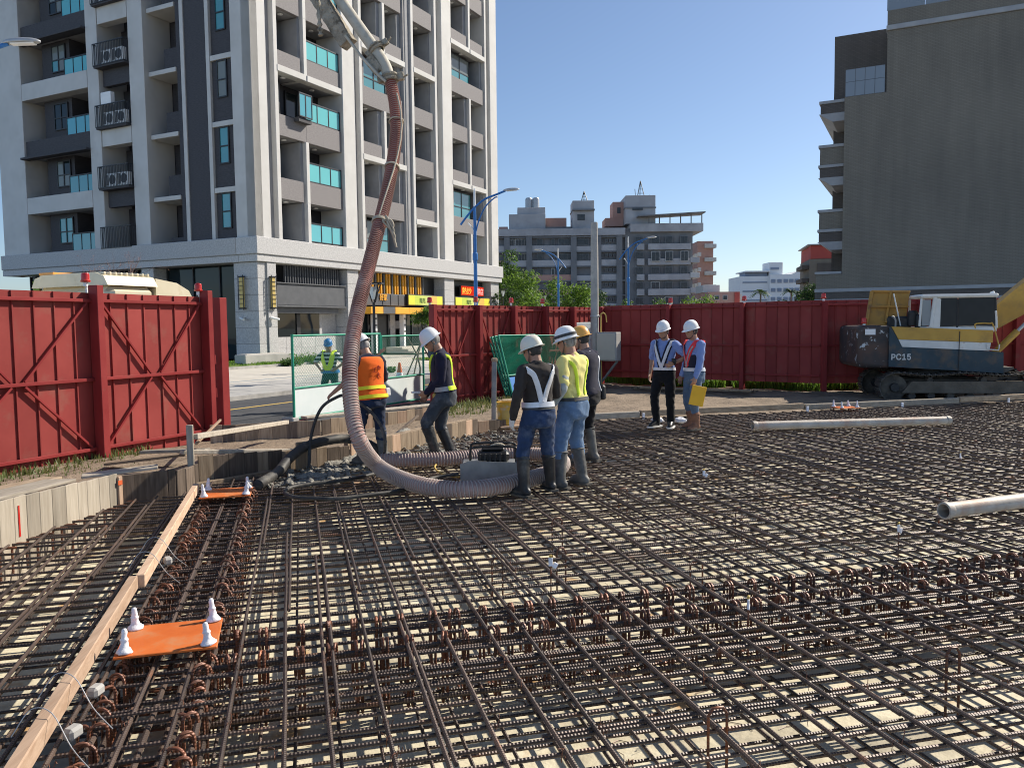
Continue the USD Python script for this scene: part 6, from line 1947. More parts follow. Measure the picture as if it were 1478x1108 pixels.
# ================================================================== EXCAVATOR
M["ex_blue"] = look("ex_blue", (.022, .042, .055), (.036, .060, .074), 3, .6, c3=(.13, .09, .06), scale3=3.2, pos3=(.50, .72))
M["ex_hood"] = look("ex_hood", (.36, .175, .03), (.44, .23, .045), 3, .6, c3=(.17, .09, .035), scale3=3, pos3=(.48, .7))
M["ex_worn"] = look("ex_worn", (.030, .030, .032), (.09, .05, .035), 2.2, .6, c3=(.52, .54, .54), scale3=7, pos3=(.60, .66))
M["ex_yellow"] = look("ex_yellow", (.42, .24, .045), (.52, .31, .06), 2.5, .5, c3=(.25, .16, .06), scale3=3, pos3=(.52, .8))
M["ex_white"] = look("ex_white", (.58, .58, .55), (.68, .68, .65), 4, .5, c3=(.34, .25, .17), scale3=4, pos3=(.58, .75))
M["track"] = look("track_steel", (.055, .048, .042), (.11, .095, .08), 5, .75, .3, c3=(.20, .17, .13), scale3=4, pos3=(.5, .75), bump=.4, bscale=20)
M["mud"] = look("dry_mud", (.10, .082, .062), (.16, .132, .10), 4, .95, bump=.7, bscale=14, bdist=.03)
M["cab_glass"] = look("cab_glass", (.012, .014, .016), (.02, .022, .024), 2, .25, spec=.35)
EY = 18.3
eo = AT(1221, 578, EY); XR = math.radians(-10)
ES = (FPX / EY)
ex = Thing("excavator", "old blue, white and yellow crawler excavator parked behind the far timber rim", "excavator", eo, XR)
E = lambda px, py: np.array([(px - 1220) / ES, 0, (578 - py) / ES + (px - 1220) / ES * -.0115])
Z5 = lambda x, y: E(1190 + x / 5.132, 390 + y / 5.132)
RY = rotx(math.pi / 2)          # polygon (x, z) -> extruded along -y


def slab(pts, y0, y1):
    P = [(p[0], p[2]) for p in pts]
    return B().prism(P, y1 - y0, RY, (0, y1, 0))


# tracks
def track(y0, y1):
    zc, r, xa, xb = .29, .33, Z5(500, 0)[0], Z5(500, 0)[0] + 2.95
    P = []
    for a in np.linspace(math.pi / 2, 3 * math.pi / 2, 10): P.append((xa + r * math.cos(a), zc + r * math.sin(a)))
    for x in np.linspace(xa, xb, 16)[1:-1]: P.append((x, zc - r))
    for a in np.linspace(-math.pi / 2, math.pi / 2, 10): P.append((xb + r * math.cos(a), zc + r * math.sin(a)))
    for x in np.linspace(xb, xa, 16)[1:-1]: P.append((x, zc + r - .05 * math.sin((x - xa) / (xb - xa) * math.pi * 2) ** 2))
    P = np.array(P + [P[0]]); s = np.r_[0, np.cumsum(np.linalg.norm(np.diff(P, axis=0), axis=1))]
    n = int(s[-1] / .125)
    for q in range(n):
        u = (q + .5) / n * s[-1]; c = np.array([np.interp(u, s, P[:, k]) for k in range(2)]); c2 = np.array([np.interp((u + .03) % s[-1], s, P[:, k]) for k in range(2)])
        d = unit(c2 - c); a = math.atan2(d[1], d[0])
        b = B().box((c[0], (y0 + y1) / 2, c[1]), (.112, y1 - y0, .022), roty(-a), bev=.004)
        o = np.array([-d[1], d[0]]) * -.022
        b.box((c[0] + o[0], (y0 + y1) / 2, c[1] + o[1]), (.02, y1 - y0 - .02, .03), roty(-a))
        i_ = np.array([-d[1], d[0]]) * .03
        b.box((c[0] + i_[0], (y0 + y1) / 2, c[1] + i_[1]), (.10, .12, .04), roty(-a))
        ex.part("track_shoe", b, M["track"])
    for x, rr, nm in ((xa, .28, "idler"), (xb, .29, "sprocket")):
        w = ex.part(nm, B().lathe([(.0, -.07), (.10, -.08), (.11, -.06), (rr - .06, -.05), (rr, -.04), (rr, .04), (rr - .06, .05), (.1, .06), (0, .07)], 26, (x, (y0 + y1) / 2, zc), rotx(math.pi / 2), cap=False), M["track"], smooth=30)
        w.part("hub", B().lathe([(0, -.16), (.09, -.16), (.10, -.14), (.10, .0)], 14, (x, (y0 + y1) / 2, zc), rotx(-math.pi / 2), cap=False), M["steel_dark"])
    for k in range(6):
        ex.part("roller", B().lathe([(0, -.09), (.075, -.09), (.085, -.05), (.07, 0), (.085, .05), (.075, .09), (0, .09)], 14, (xa + .38 + k * .4, (y0 + y1) / 2, zc - .19), rotx(math.pi / 2), cap=False), M["track"], smooth=30)
    for k in range(2):
        ex.part("carrier_roller", B().lathe([(0, -.08), (.06, -.08), (.06, .08), (0, .08)], 12, (xa + .75 + k * 1.1, (y0 + y1) / 2, zc + .17), rotx(math.pi / 2), cap=False), M["track"])
    ex.part("track_frame", B().prism([(xa + .15, zc - .12), (xb - .2, zc - .12), (xb - .25, zc + .14), (xa + .35, zc + .14)], y1 - y0 - .14, RY, (0, y1 - .07, 0)), M["mud"])


track(.0, .42); track(1.62, 2.04)
ex.part("undercarriage", B().bb((1.0, .45, .22), (2.9, 1.6, .5), .05), M["track"])
ex.part("slew_ring", B().lathe([(.0, .5), (.56, .5), (.6, .54), (.56, .72), (0, .72)], 26, (2.1, 1.03, 0), cap=False), M["steel_dark"], smooth=30)
# counterweight with rounded corners
hull = []
for (x, z, r) in ((.40, .87, .15), (.36, 1.57, .11), (.90, .78, .06), (.91, 1.63, .045)):
    for y in (.22, 1.95):
        m_ = m3.Manifold.sphere(r, 14).translate((x, y, z)); hull.append(m_)
mm = m3.Manifold.batch_hull(hull).to_mesh()
ex.part("counterweight", (np.array(mm.vert_properties[:, :3]), np.array(mm.tri_verts)), M["ex_worn"], smooth=35)
ex.part("notice_plate", B().box(Z5(320, 455) + [0, .06, 0], (.22, .008, .125)), M["white"])
# body side
xs = .875
body_bot = [Z5(460, 712), Z5(1250, 752), Z5(1310, 716), Z5(1250, 700), Z5(1232, 600)]
ex.part("side_panel", slab([Z5(458, 712), Z5(1240, 752), Z5(1236, 600), Z5(1140, 592), Z5(547, 567), Z5(520, 510), Z5(470, 418), Z5(458, 418)], .12, .9), M["ex_blue"])
ex.part("white_stripe", slab([Z5(549, 565), Z5(1140, 590), Z5(1150, 533), Z5(522, 511)], .115, .9), M["ex_white"])
ex.part("yellow_stripe", slab([Z5(521, 509), Z5(1160, 531), Z5(1162, 442), Z5(472, 416)], .11, .9), M["ex_yellow"])
ex.part("rear_side_panel", slab([Z5(462, 712), Z5(1240, 752), Z5(1232, 445), Z5(466, 418)], 1.25, 1.95), M["ex_blue"])
ex.part("deck", slab([Z5(462, 640), Z5(1300, 712), Z5(1240, 640), Z5(1160, 560), Z5(466, 470)], .905, 1.245), M["steel_dark"])
ex.part("step_plate", slab([Z5(1240, 752), Z5(1310, 722), Z5(1310, 708), Z5(1240, 708)], .14, .8), M["track"])
ex.part("panel_gap", B().beam(Z5(937, 450) + [0, .104, 0], Z5(935, 740) + [0, .104, 0], .012, .012), M["black"])
lt = meshkit.text_mesh("PC15", .125, .006, True); v = np.array(lt.vertices)
o = Z5(470, 660)
ex.part("lettering", (np.column_stack([v[:, 0] * .95 + o[0], .118 - v[:, 2], v[:, 1] + o[2]]), lt.faces), M["ex_white"])
# cab
cy0, cy1 = .16, 1.0
def cabq(p, q, w=.06): return B().beam(p, q, w, w, bev=.012)
c0, c1_, c2_, c3_ = Z5(745, 425), Z5(770, 200), Z5(1175, 205), Z5(1190, 425)
cr, cl_ = Z5(668, 415), Z5(678, 210)
for y in (cy0, cy1):
    for p, q in ((c0, c1_), (c2_, Z5(1180, 300)), (Z5(1180, 300), c3_), (cr, cl_), (Z5(922, 425), Z5(925, 215))):
        ex.part("cab_pillar", cabq(p + [0, y, 0], q + [0, y, 0], .075 if p is c0 else .045), M["ex_white"] if p is not c2_ and abs(p[0] - Z5(922, 0)[0]) > .01 else M["black"])
ex.part("cab_roof", B().bb((Z5(672, 0)[0], cy0 - .05, Z5(0, 216)[2]), (Z5(1195, 0)[0], cy1 + .05, Z5(0, 188)[2]), .03), M["ex_white"])
ex.part("cab_base", B().bb((Z5(672, 0)[0], cy0 - .02, Z5(0, 450)[2] - .05), (Z5(1190, 0)[0], cy1 + .02, Z5(0, 425)[2]), .02), M["ex_white"])
ex.part("cab_corner", slab([Z5(742, 428), Z5(805, 428), Z5(808, 216), Z5(768, 205)], cy0 - .03, cy0 + .05), M["ex_white"])
for x0, x1_ in ((806, 918), (930, 1178)):
    ex.part("cab_window", B().bb((Z5(x0, 0)[0], cy0 - .008, Z5(0, 424)[2]), (Z5(x1_, 0)[0], cy0 + .004, Z5(0, 218)[2])), M["cab_glass"])
ex.part("cab_window", B().bb((Z5(682, 0)[0], cy0 - .005, Z5(0, 418)[2]), (Z5(742, 0)[0], cy0 + .004, Z5(0, 228)[2])), M["smoked_panel"], label="pale rear quarter window")
ex.part("seat", B().bb((Z5(850, 0)[0], .4, Z5(0, 424)[2]), (Z5(960, 0)[0], .8, Z5(0, 300)[2]), .04), M["black"])
ex.part("roof_lamp", B().box(Z5(1172, 180) + [0, .3, .02], (.09, .08, .07), roty(-.4), bev=.015), M["white"])
ex.part("roof_vent", B().box(Z5(1065, 186) + [0, .5, .01], (.12, .2, .04), bev=.01), M["ex_white"])
# raised hood, prop and engine
h0, h1, h2, h3 = Z5(325, 405), Z5(388, 148), Z5(662, 152), Z5(602, 335)
b = B(); off = np.array([0, 1.05, 0]); th_ = np.array([.02, .03, 0])
b.add([h0 + [0, .5, 0], Z5(600, 405) + [0, .5, 0], h2 + [0, .85, 0], h1 + [0, .85, 0], h0 + [0, .54, 0], Z5(600, 405) + [0, .54, 0], h2 + [0, .89, 0], h1 + [0, .89, 0]],
      [[0, 1, 2, 3], [7, 6, 5, 4], [0, 4, 5, 1], [1, 5, 6, 2], [2, 6, 7, 3], [3, 7, 4, 0]])
hd_ = ex.part("engine_hood", b, M["ex_hood"])
hd_.part("hood_edge", B().beam(h1 + [0, .87, 0], h2 + [0, .87, 0], .12, .05, bev=.01), M["ex_hood"])
hd_.part("hood_edge", B().beam(h1 + [0, .84, 0], h0 + [0, .48, 0], .08, .04, bev=.01), M["ex_hood"])
hd_.part("hood_rib", B().beam((h1 + h2) / 2 + [0, .83, -.02], (h0 + Z5(600, 405)) / 2 + [0, .47, .05], .05, .04), M["ex_hood"])
hd_.part("hood_rib", B().beam(h0 * .45 + h1 * .55 + [0, .64, 0], Z5(600, 405) * .45 + h2 * .55 + [0, .64, 0], .05, .04), M["ex_hood"])
ex.part("hood_prop", B().tube([Z5(515, 170) + [0, .5, 0], Z5(555, 410) + [0, .35, 0]], .014, 6), M["ex_white"])
ex.part("engine", B().bb((Z5(470, 0)[0], .4, Z5(0, 440)[2]), (Z5(640, 0)[0], .95, Z5(0, 345)[2]), .05), M["steel_dark"])
ex.part("air_filter", B().lathe([(0, 0), (.11, 0), (.12, .02), (.12, .26), (.09, .3), (0, .3)], 16, Z5(690, 425) + [0, .32, 0], cap=False), M["black"], smooth=40)
ex.part("air_filter", B().lathe([(0, 0), (.10, 0), (.11, .02), (.11, .3), (.07, .34), (0, .34)], 16, Z5(640, 410) + [0, .38, 0], cap=False), M["black"], smooth=40)
ex.part("exhaust_pipe", B().tube(spline([Z5(515, 420) + [0, .3, 0], Z5(515, 370) + [0, .3, 0], Z5(500, 345) + [0, .3, 0], Z5(488, 340) + [0, .3, 0]], 5), .022, 8), M["steel_grey"], smooth=50)
# boom
bm = [Z5(1080, 455), Z5(1140, 385), Z5(1478, 75), Z5(1478, 75) + (Z5(1478, 75) - Z5(1140, 385)) * 1.5, Z5(1478, 320) + (Z5(1478, 320) - Z5(1230, 470)) * 1.9, Z5(1478, 322), Z5(1230, 472), Z5(1190, 520)]
ex.part("boom", slab(bm, .95, 1.28), M["ex_yellow"])
ex.part("boom_plate", slab([Z5(1090, 450), Z5(1145, 382), Z5(1260, 285), Z5(1300, 420), Z5(1225, 475)], .93, .948), M["ex_yellow"])
cy = [Z5(1250, 655), Z5(1478, 385) * 1.0]
ex.part("boom_cylinder", B().tube([Z5(1245, 640) + [0, .86, 0], Z5(1420, 450) + [0, .86, 0]], .075, 14), M["ex_yellow"], smooth=40)
ex.part("cylinder_rod", B().tube([Z5(1420, 450) + [0, .86, 0], Z5(1620, 235) + [0, .88, 0]], .04, 12), M["zinc"], smooth=40)
for (x, y, r) in ((1135, 245, .055), (1185, 240, .062)):
    ex.part("work_lamp", B().tube([Z5(x, y) + [0, .9, 0], Z5(x + 50, y + 52) + [0, .9, 0]], r, 12), M["ex_yellow"], smooth=40)
for k in range(3):
    ex.part("hydraulic_hose", B().tube(spline([Z5(935, 420 - 20 * k) + [0, .7 + .05 * k, 0], Z5(970, 320) + [0, .8, 0], Z5(1040, 312 + 12 * k) + [0, .88, 0], Z5(1120, 350 + 10 * k) + [0, .92, 0]], 6), .018, 6), M["black"], smooth=True)
ex.part("handrail", B().tube(spline([Z5(1045, 430) + [0, .15, 0], Z5(1050, 395) + [0, .15, 0], Z5(1140, 392) + [0, .15, 0], Z5(1165, 405) + [0, .15, 0], Z5(1212, 570) + [0, .15, 0]], 6), .017, 8), M["ex_yellow"], smooth=50)
ex.part("foot_step", B().tube([Z5(1120, 540) + [0, .1, 0], Z5(1125, 580) + [0, .1, 0], Z5(1200, 585) + [0, .1, 0], Z5(1205, 545) + [0, .1, 0]], .014, 6), M["ex_white"])
ex.part("mud_heap", B().bb((.2, .02, -.2), (3.6, 2.1, -.055), .03), M["mud"])
copy(wl, "red warning lamp set on the rear top of the excavator", eo + rotz(XR) @ np.array([Z5(298, 0)[0], .35, Z5(298, 410)[2]]))
# ================================================================== PEOPLE
MF = m3.Manifold


def sph(c, r, n=14):
    m = MF.sphere(1.0, n)
    return m.scale((r, r, r) if np.ndim(r) == 0 else tuple(map(float, r))).translate(tuple(map(float, c)))


def cap(a, ra, b_, rb, n=14):
    return MF.batch_hull([sph(a, ra, n), sph(b_, rb, n)])


def chain(pts, rs, n=14):
    return MF.batch_boolean([cap(pts[i], rs[i], pts[i + 1], rs[i + 1], n) for i in range(len(pts) - 1)], m3.OpType.Add)


def join(parts):
    return MF.batch_boolean([p for p in parts if not p.is_empty()], m3.OpType.Add)


def finish(man, edge=.022, it=10, amp=0.0, freq=9.0, seed=1, fold=None):
    mm = man.refine_to_length(edge).to_mesh()
    t = trimesh.Trimesh(np.array(mm.vert_properties[:, :3]), np.array(mm.tri_verts), process=True)
    if it:
        trimesh.smoothing.filter_taubin(t, .5, -.53, it)
    v = np.array(t.vertices)
    if amp:
        n = np.array(t.vertex_normals)
        q = v * freq
        w = meshkit.fbm(q * [1, 1, .55] + seed * 3.1, 3, seed) - .5
        w = w + .5 * (.5 - np.abs(np.sin(q[:, 2] * 2.6 + 5 * meshkit.noise(q * .6, seed + 2) + q[:, 0] * 1.2))) * .6
        v = v + n * (amp * 2 * w)[:, None]
    return v, np.array(t.faces)


SEC = np.array([  # height over the hips, half width, half depth, centre forward
    (-.17, .150, .105, -.005), (-.10, .172, .122, -.012), (0, .172, .122, -.012), (.08, .160, .112, .002), (.16, .155, .108, .008), (.26, .166, .112, .004), (.36, .180, .116, -.004), (.43, .184, .108, -.012), (.475, .160, .090, -.018), (.51, .105, .070, -.018), (.54, .062, .060, -.012)])


class Body:
    """a posed figure facing +y with its feet at the origin's level; lengths for a man of 1.72 m, scaled"""
    def __init__(s, H=1.70, lean=4, side=0, twist=0, pelvis=(0, 0, 0), head=(0, 0, 0), feet=((-.11, 0, 0), (.11, .03, 0)), toes=(12, -12), wr=None, wl=None, er=(.4, -.8, -.3), el=(-.4, -.8, -.3), bulk=1.0, knee=None):
        k = H / 1.72; s.k = k; s.bulk = bulk
        s.hip = np.array([0, 0, .895 * k]) + np.array(pelvis)
        s.R = rotz(math.radians(twist)) @ roty(math.radians(side)) @ rotx(-math.radians(lean))
        s.sec = SEC.copy(); s.sec[:, 0] *= k; s.sec[:, 1:] *= k * bulk
        P = lambda x, y, h: s.hip + s.R @ np.array([x * k, y * k, h * k])
        s.P = P
        s.sh = {1: P(.178, -.015, .445), -1: P(-.178, -.015, .445)}
        s.neck0, s.neck1 = P(0, -.015, .485), P(0, .008, .58)
        hy, hp_, hr = map(math.radians, head)
        s.HR = s.R @ rotz(hy) @ rotx(-hp_) @ roty(hr)
        s.hc = P(0, .010, .556) + s.HR @ np.array([0, .018, .105]) * k
        s.hj, s.kn, s.an, s.ft = {}, {}, {}, {}
        for i, (sd, f, tz) in enumerate(zip((-1, 1), feet, toes)):
            hj = s.hip + rotz(math.radians(twist * .5)) @ np.array([sd * .092 * k, 0, .0]); an = np.array(f, float) + [0, 0, .085 * k]
            fd = rotz(math.radians(-tz if sd > 0 else -tz)) @ np.array([0, 1.0, 0])
            fd = np.array([math.sin(math.radians(tz if sd < 0 else tz)) * -1 * (1 if True else 1), math.cos(math.radians(tz)), 0])
            L1, L2 = .425 * k, .40 * k; d = an - hj; D = min(np.linalg.norm(d), (L1 + L2) * .998); dn = unit(d)
            a = (L1 * L1 - L2 * L2 + D * D) / (2 * D); h = math.sqrt(max(0, L1 * L1 - a * a))
            hint = unit(fd + [sd * .12, 0, 0]); hint = unit(hint - dn * (hint @ dn))
            s.hj[sd], s.kn[sd], s.an[sd], s.ft[sd] = hj, hj + dn * a + hint * h, hj + dn * D, fd
        s.el, s.wr = {}, {}
        for sd, w, e in ((1, wr, er), (-1, wl, el)):
            S0 = s.sh[sd]; L1, L2 = .285 * k, .25 * k
            w = np.array(w, float) if w is not None else S0 + np.array([sd * .07, .05, -.52]) * k
            d = w - S0; D = min(np.linalg.norm(d), (L1 + L2) * .995); dn = unit(d)
            a = (L1 * L1 - L2 * L2 + D * D) / (2 * D); h = math.sqrt(max(0, L1 * L1 - a * a))
            hint = np.array(e, float); hint = unit(hint - dn * (hint @ dn))
            s.el[sd], s.wr[sd] = S0 + dn * a + hint * h, S0 + dn * D

    def dim(s, h):
        c = s.sec
        return np.array([np.interp(h * s.k, c[:, 0], c[:, j]) for j in (1, 2, 3)])

    def surf(s, phi, h, e=0.0):
        a, b_, yc = s.dim(h); c, sn = math.cos(phi), math.sin(phi); m = 2.4
        q = (abs(c) ** m + abs(sn) ** m) ** (-1 / m)
        return s.hip + s.R @ np.array([(a + e) * c * q, yc + (b_ + e) * sn * q, h * s.k])

    def torso(s, h0, h1, e, n=26, hs=None):
        hs = np.linspace(h0, h1, max(3, int((h1 - h0) / .05) + 1)) if hs is None else hs
        V = np.array([[s.surf(t, h, e) for t in np.arange(n) * 2 * math.pi / n] for h in hs]); m = len(hs)
        v = np.vstack([V.reshape(-1, 3), V[0].mean(0), V[-1].mean(0)]); f = []
        for i in range(m - 1):
            for j in range(n):
                a, b_, c, d = i * n + j, i * n + (j + 1) % n, (i + 1) * n + (j + 1) % n, (i + 1) * n + j
                f += [[a, b_, c], [a, c, d]]
        for j in range(n):
            f += [[m * n, (j + 1) % n, j], [m * n + 1, (m - 1) * n + j, (m - 1) * n + (j + 1) % n]]
        return MF(m3.Mesh(v.astype(np.float32), np.array(f, np.uint32)))

    def band(s, h0, h1, e, t=.006, n=40, p0=0.0, p1=2 * math.pi):
        full = p1 - p0 > 6.2; ph = np.linspace(p0, p1, n + 1)
        rows = []
        for h, ee in ((h0, e - t), (h0, e), (h1, e), (h1, e - t)):
            rows.append([s.surf(a, h, ee) for a in ph])
        v = np.array(rows).reshape(-1, 3); w = n + 1; f = []
        for r in range(3):
            for j in range(n):
                f.append([r * w + j, r * w + j + 1, (r + 1) * w + j + 1, (r + 1) * w + j])
        return B().add(v, f)

    def ribbon(s, pts, w, e, t=.006):
        """pts (phi in degrees, h); lies on the torso"""
        q = spline([(math.radians(p), h, 0) for p, h in pts], 7)
        C = np.array([s.surf(p, h, e) for p, h, _ in q]); O = np.array([s.surf(p, h, e + .03) for p, h, _ in q]); Nn = O - C; Nn /= np.linalg.norm(Nn, axis=1, keepdims=True)
        T = np.gradient(C, axis=0); S_ = np.cross(T, Nn); S_ /= np.linalg.norm(S_, axis=1, keepdims=True)
        v = np.stack([C - S_ * w / 2, C + S_ * w / 2, C + S_ * w / 2 - Nn * t * 2.5, C - S_ * w / 2 - Nn * t * 2.5], 1).reshape(-1, 3); f = []
        for i in range(len(C) - 1):
            for j in range(4):
                f.append([4 * i + j, 4 * i + (j + 1) % 4, 4 * i + 4 + (j + 1) % 4, 4 * i + 4 + j])
        return B().add(v, f)


def hand(w, d, nrm, k, curl=.5, side=1, r=1.0):
    """palm and five bent fingers; d along the hand, nrm out of the palm"""
    d = unit(d); nrm = unit(nrm - d * (np.asarray(nrm) @ d)); sdv = np.cross(d, nrm) * side
    pc = w + d * .05 * k
    parts = [MF.batch_hull([sph(w, .024 * k * r, 10), sph(w + d * .085 * k + sdv * .032 * k, .013 * k * r, 8), sph(w + d * .085 * k - sdv * .032 * k, .013 * k * r, 8), sph(w + d * .03 * k + sdv * .03 * k, .015 * k * r, 8), sph(w + d * .03 * k - sdv * .026 * k, .015 * k * r, 8)])]
    for i, (o, L) in enumerate(((.031, .070), (.011, .080), (-.010, .074), (-.029, .058))):
        p = w + d * .088 * k + sdv * o * k; a = curl * (.6 + .1 * i); dd = d.copy(); pts = [p - d * .02 * k]; rr = [.0095 * k * r]
        for j, q in enumerate((.45, .32, .25)):
            dd = unit(dd * math.cos(a) + nrm * math.sin(a)); p = p + dd * L * q * k; pts.append(p); rr.append((.009 - .0006 * j) * k * r)
            nn = unit(nrm - dd * (nrm @ dd)) if abs(nrm @ dd) < .98 else nrm
            nrm_ = nn
            a = curl * .9
        parts.append(chain(pts, rr, 8))
    p = w + d * .025 * k + sdv * .03 * k; dd = unit(d * .7 + sdv * .75 + nrm * .3 * curl); pts = [p, p + dd * .035 * k]; dd2 = unit(dd + d * .5 + nrm * .6 * curl); pts.append(pts[-1] + dd2 * .032 * k)
    parts.append(chain(pts, [.013 * k * r, .011 * k * r, .009 * k * r], 8))
    return parts


def look_cloth(name, c, var=.75, rand=0, c3=None, rough=.9, scale=9, s3=6, p3=(.58, .72)):
    return look("cloth_" + name, c, tuple(var * x for x in c), scale, rough, bump=.25, bscale=110, c3=c3, scale3=s3, pos3=p3, spec=.15, sheen=.08)


M["skin"] = look("skin", (.40, .225, .150), (.34, .18, .118), 14, .5, bump=.08, bscale=60)
M["hair"] = look("hair", (.02, .017, .015), (.045, .04, .036), 40, .6, stretch=(1, 1, .2))
M["hair_grey"] = look("hair_grey", (.12, .115, .11), (.28, .27, .26), 40, .6, stretch=(1, 1, .2))
M["helmet_white"] = look("helmet_white", (.74, .74, .73), (.80, .80, .79), 5, .3, c3=(.55, .53, .48), scale3=7, pos3=(.62, .8), coat=.3)
M["helmet_cream"] = look("helmet_cream", (.66, .63, .52), (.74, .71, .60), 5, .35, c3=(.48, .44, .35), scale3=6, pos3=(.58, .8), coat=.2)
M["helmet_orange"] = look("helmet_orange", (.72, .34, .06), (.78, .40, .09), 5, .35, coat=.3)
M["helmet_blue"] = look("helmet_blue", (.02, .12, .34), (.03, .16, .40), 5, .35, coat=.3)
M["strap"] = look("strap", (.03, .03, .035), (.06, .06, .06), 9, .7)
M["boot"] = look("rubber_boot", (.014, .014, .015), (.03, .03, .03), 6, .45, c3=(.16, .15, .135), scale3=5, pos3=(.50, .74))
M["boot_mud"] = look("muddy_boot", (.06, .06, .062), (.11, .108, .10), 6, .6, c3=(.20, .19, .17), scale3=5, pos3=(.46, .7))
M["boot_brown"] = look("brown_boot", (.20, .09, .05), (.28, .14, .085), 7, .7, c3=(.34, .25, .19), scale3=5, pos3=(.52, .7))
M["shoe_black"] = look("black_shoe", (.015, .015, .016), (.03, .03, .03), 6, .4)
M["sole_white"] = look("white_sole", (.66, .65, .62), (.72, .71, .68), 6, .7)
M["sole_dark"] = look("dark_sole", (.04, .036, .03), (.10, .09, .075), 6, .8)
M["glove_white"] = look_cloth("glove_white", (.70, .68, .64))
M["glove_red"] = look_cloth("glove_red", (.42, .02, .03))
M["navy"] = look_cloth("navy", (.020, .020, .042))
M["navy_vest"] = look_cloth("navy_vest", (.028, .028, .046))
M["charcoal"] = look_cloth("charcoal", (.048, .040, .036))
M["lime"] = look_cloth("lime", (.52, .76, .05), .9)
M["lime_bright"] = look_cloth("lime_band", (.66, .86, .06), .95)
M["yellow_polo"] = look_cloth("yellow_polo", (.80, .72, .26), .92)
M["orange_vest"] = look_cloth("orange_vest", (.86, .15, .02), .92)
M["yellow_band"] = look_cloth("yellow_band", (.84, .78, .05), .95)
M["reflective"] = look("reflective_tape", (.62, .63, .66), (.72, .73, .75), 12, .35, .15)
M["reflective_grey"] = look("reflective_grey", (.30, .30, .31), (.38, .38, .38), 12, .4, .1)
M["red_band"] = look_cloth("red_band", (.78, .06, .07), .9)
M["blue_shirt"] = look_cloth("blue_shirt", (.22, .30, .56), .92)
M["jeans_dark"] = look_cloth("jeans_dark", (.030, .055, .125), .7, c3=(.09, .12, .19), s3=5, p3=(.5, .7))
M["jeans_light"] = look_cloth("jeans_light", (.13, .21, .34), .75, c3=(.27, .34, .44), s3=5, p3=(.52, .72))
M["jeans_mid"] = look_cloth("jeans_mid", (.11, .17, .26), .75, c3=(.20, .26, .33), s3=5, p3=(.52, .72))
M["jeans_painted"] = look_cloth("jeans_painted", (.022, .035, .075), .7, c3=(.40, .36, .36), s3=12, p3=(.64, .70))
M["work_grey"] = look_cloth("work_grey", (.050, .058, .070), .75, c3=(.15, .16, .17), s3=4, p3=(.5, .72))
M["black_trousers"] = look_cloth("black_trousers", (.012, .012, .014))
M["sleeve_grey"] = look_cloth("sleeve_grey", (.36, .40, .40), .85)
M["dark_teal"] = look_cloth("dark_teal", (.02, .05, .07))
M["folder"] = look("folder_yellow", (.80, .42, .02), (.84, .46, .03), 4, .45)
M["striped"] = usdkit.material(stage, "/World/Looks/striped", {"t": ("texture_coordinate", {}), "w": ("wave_texture", {"wave_type": "bands", "bands_direction": "z", "scale": 3.6, "distortion": .6, "detail": 1.0}), "r": ("rgb_ramp", {"ramp": [(.60, (.03, .032, .04)), (.68, (.60, .62, .60))]}), "p": ("principled_bsdf", {"roughness": .9})},
                               [("t.object", "w.vector"), ("w.fac", "r.fac"), ("r.color", "p.base_color")], surface="p.BSDF")


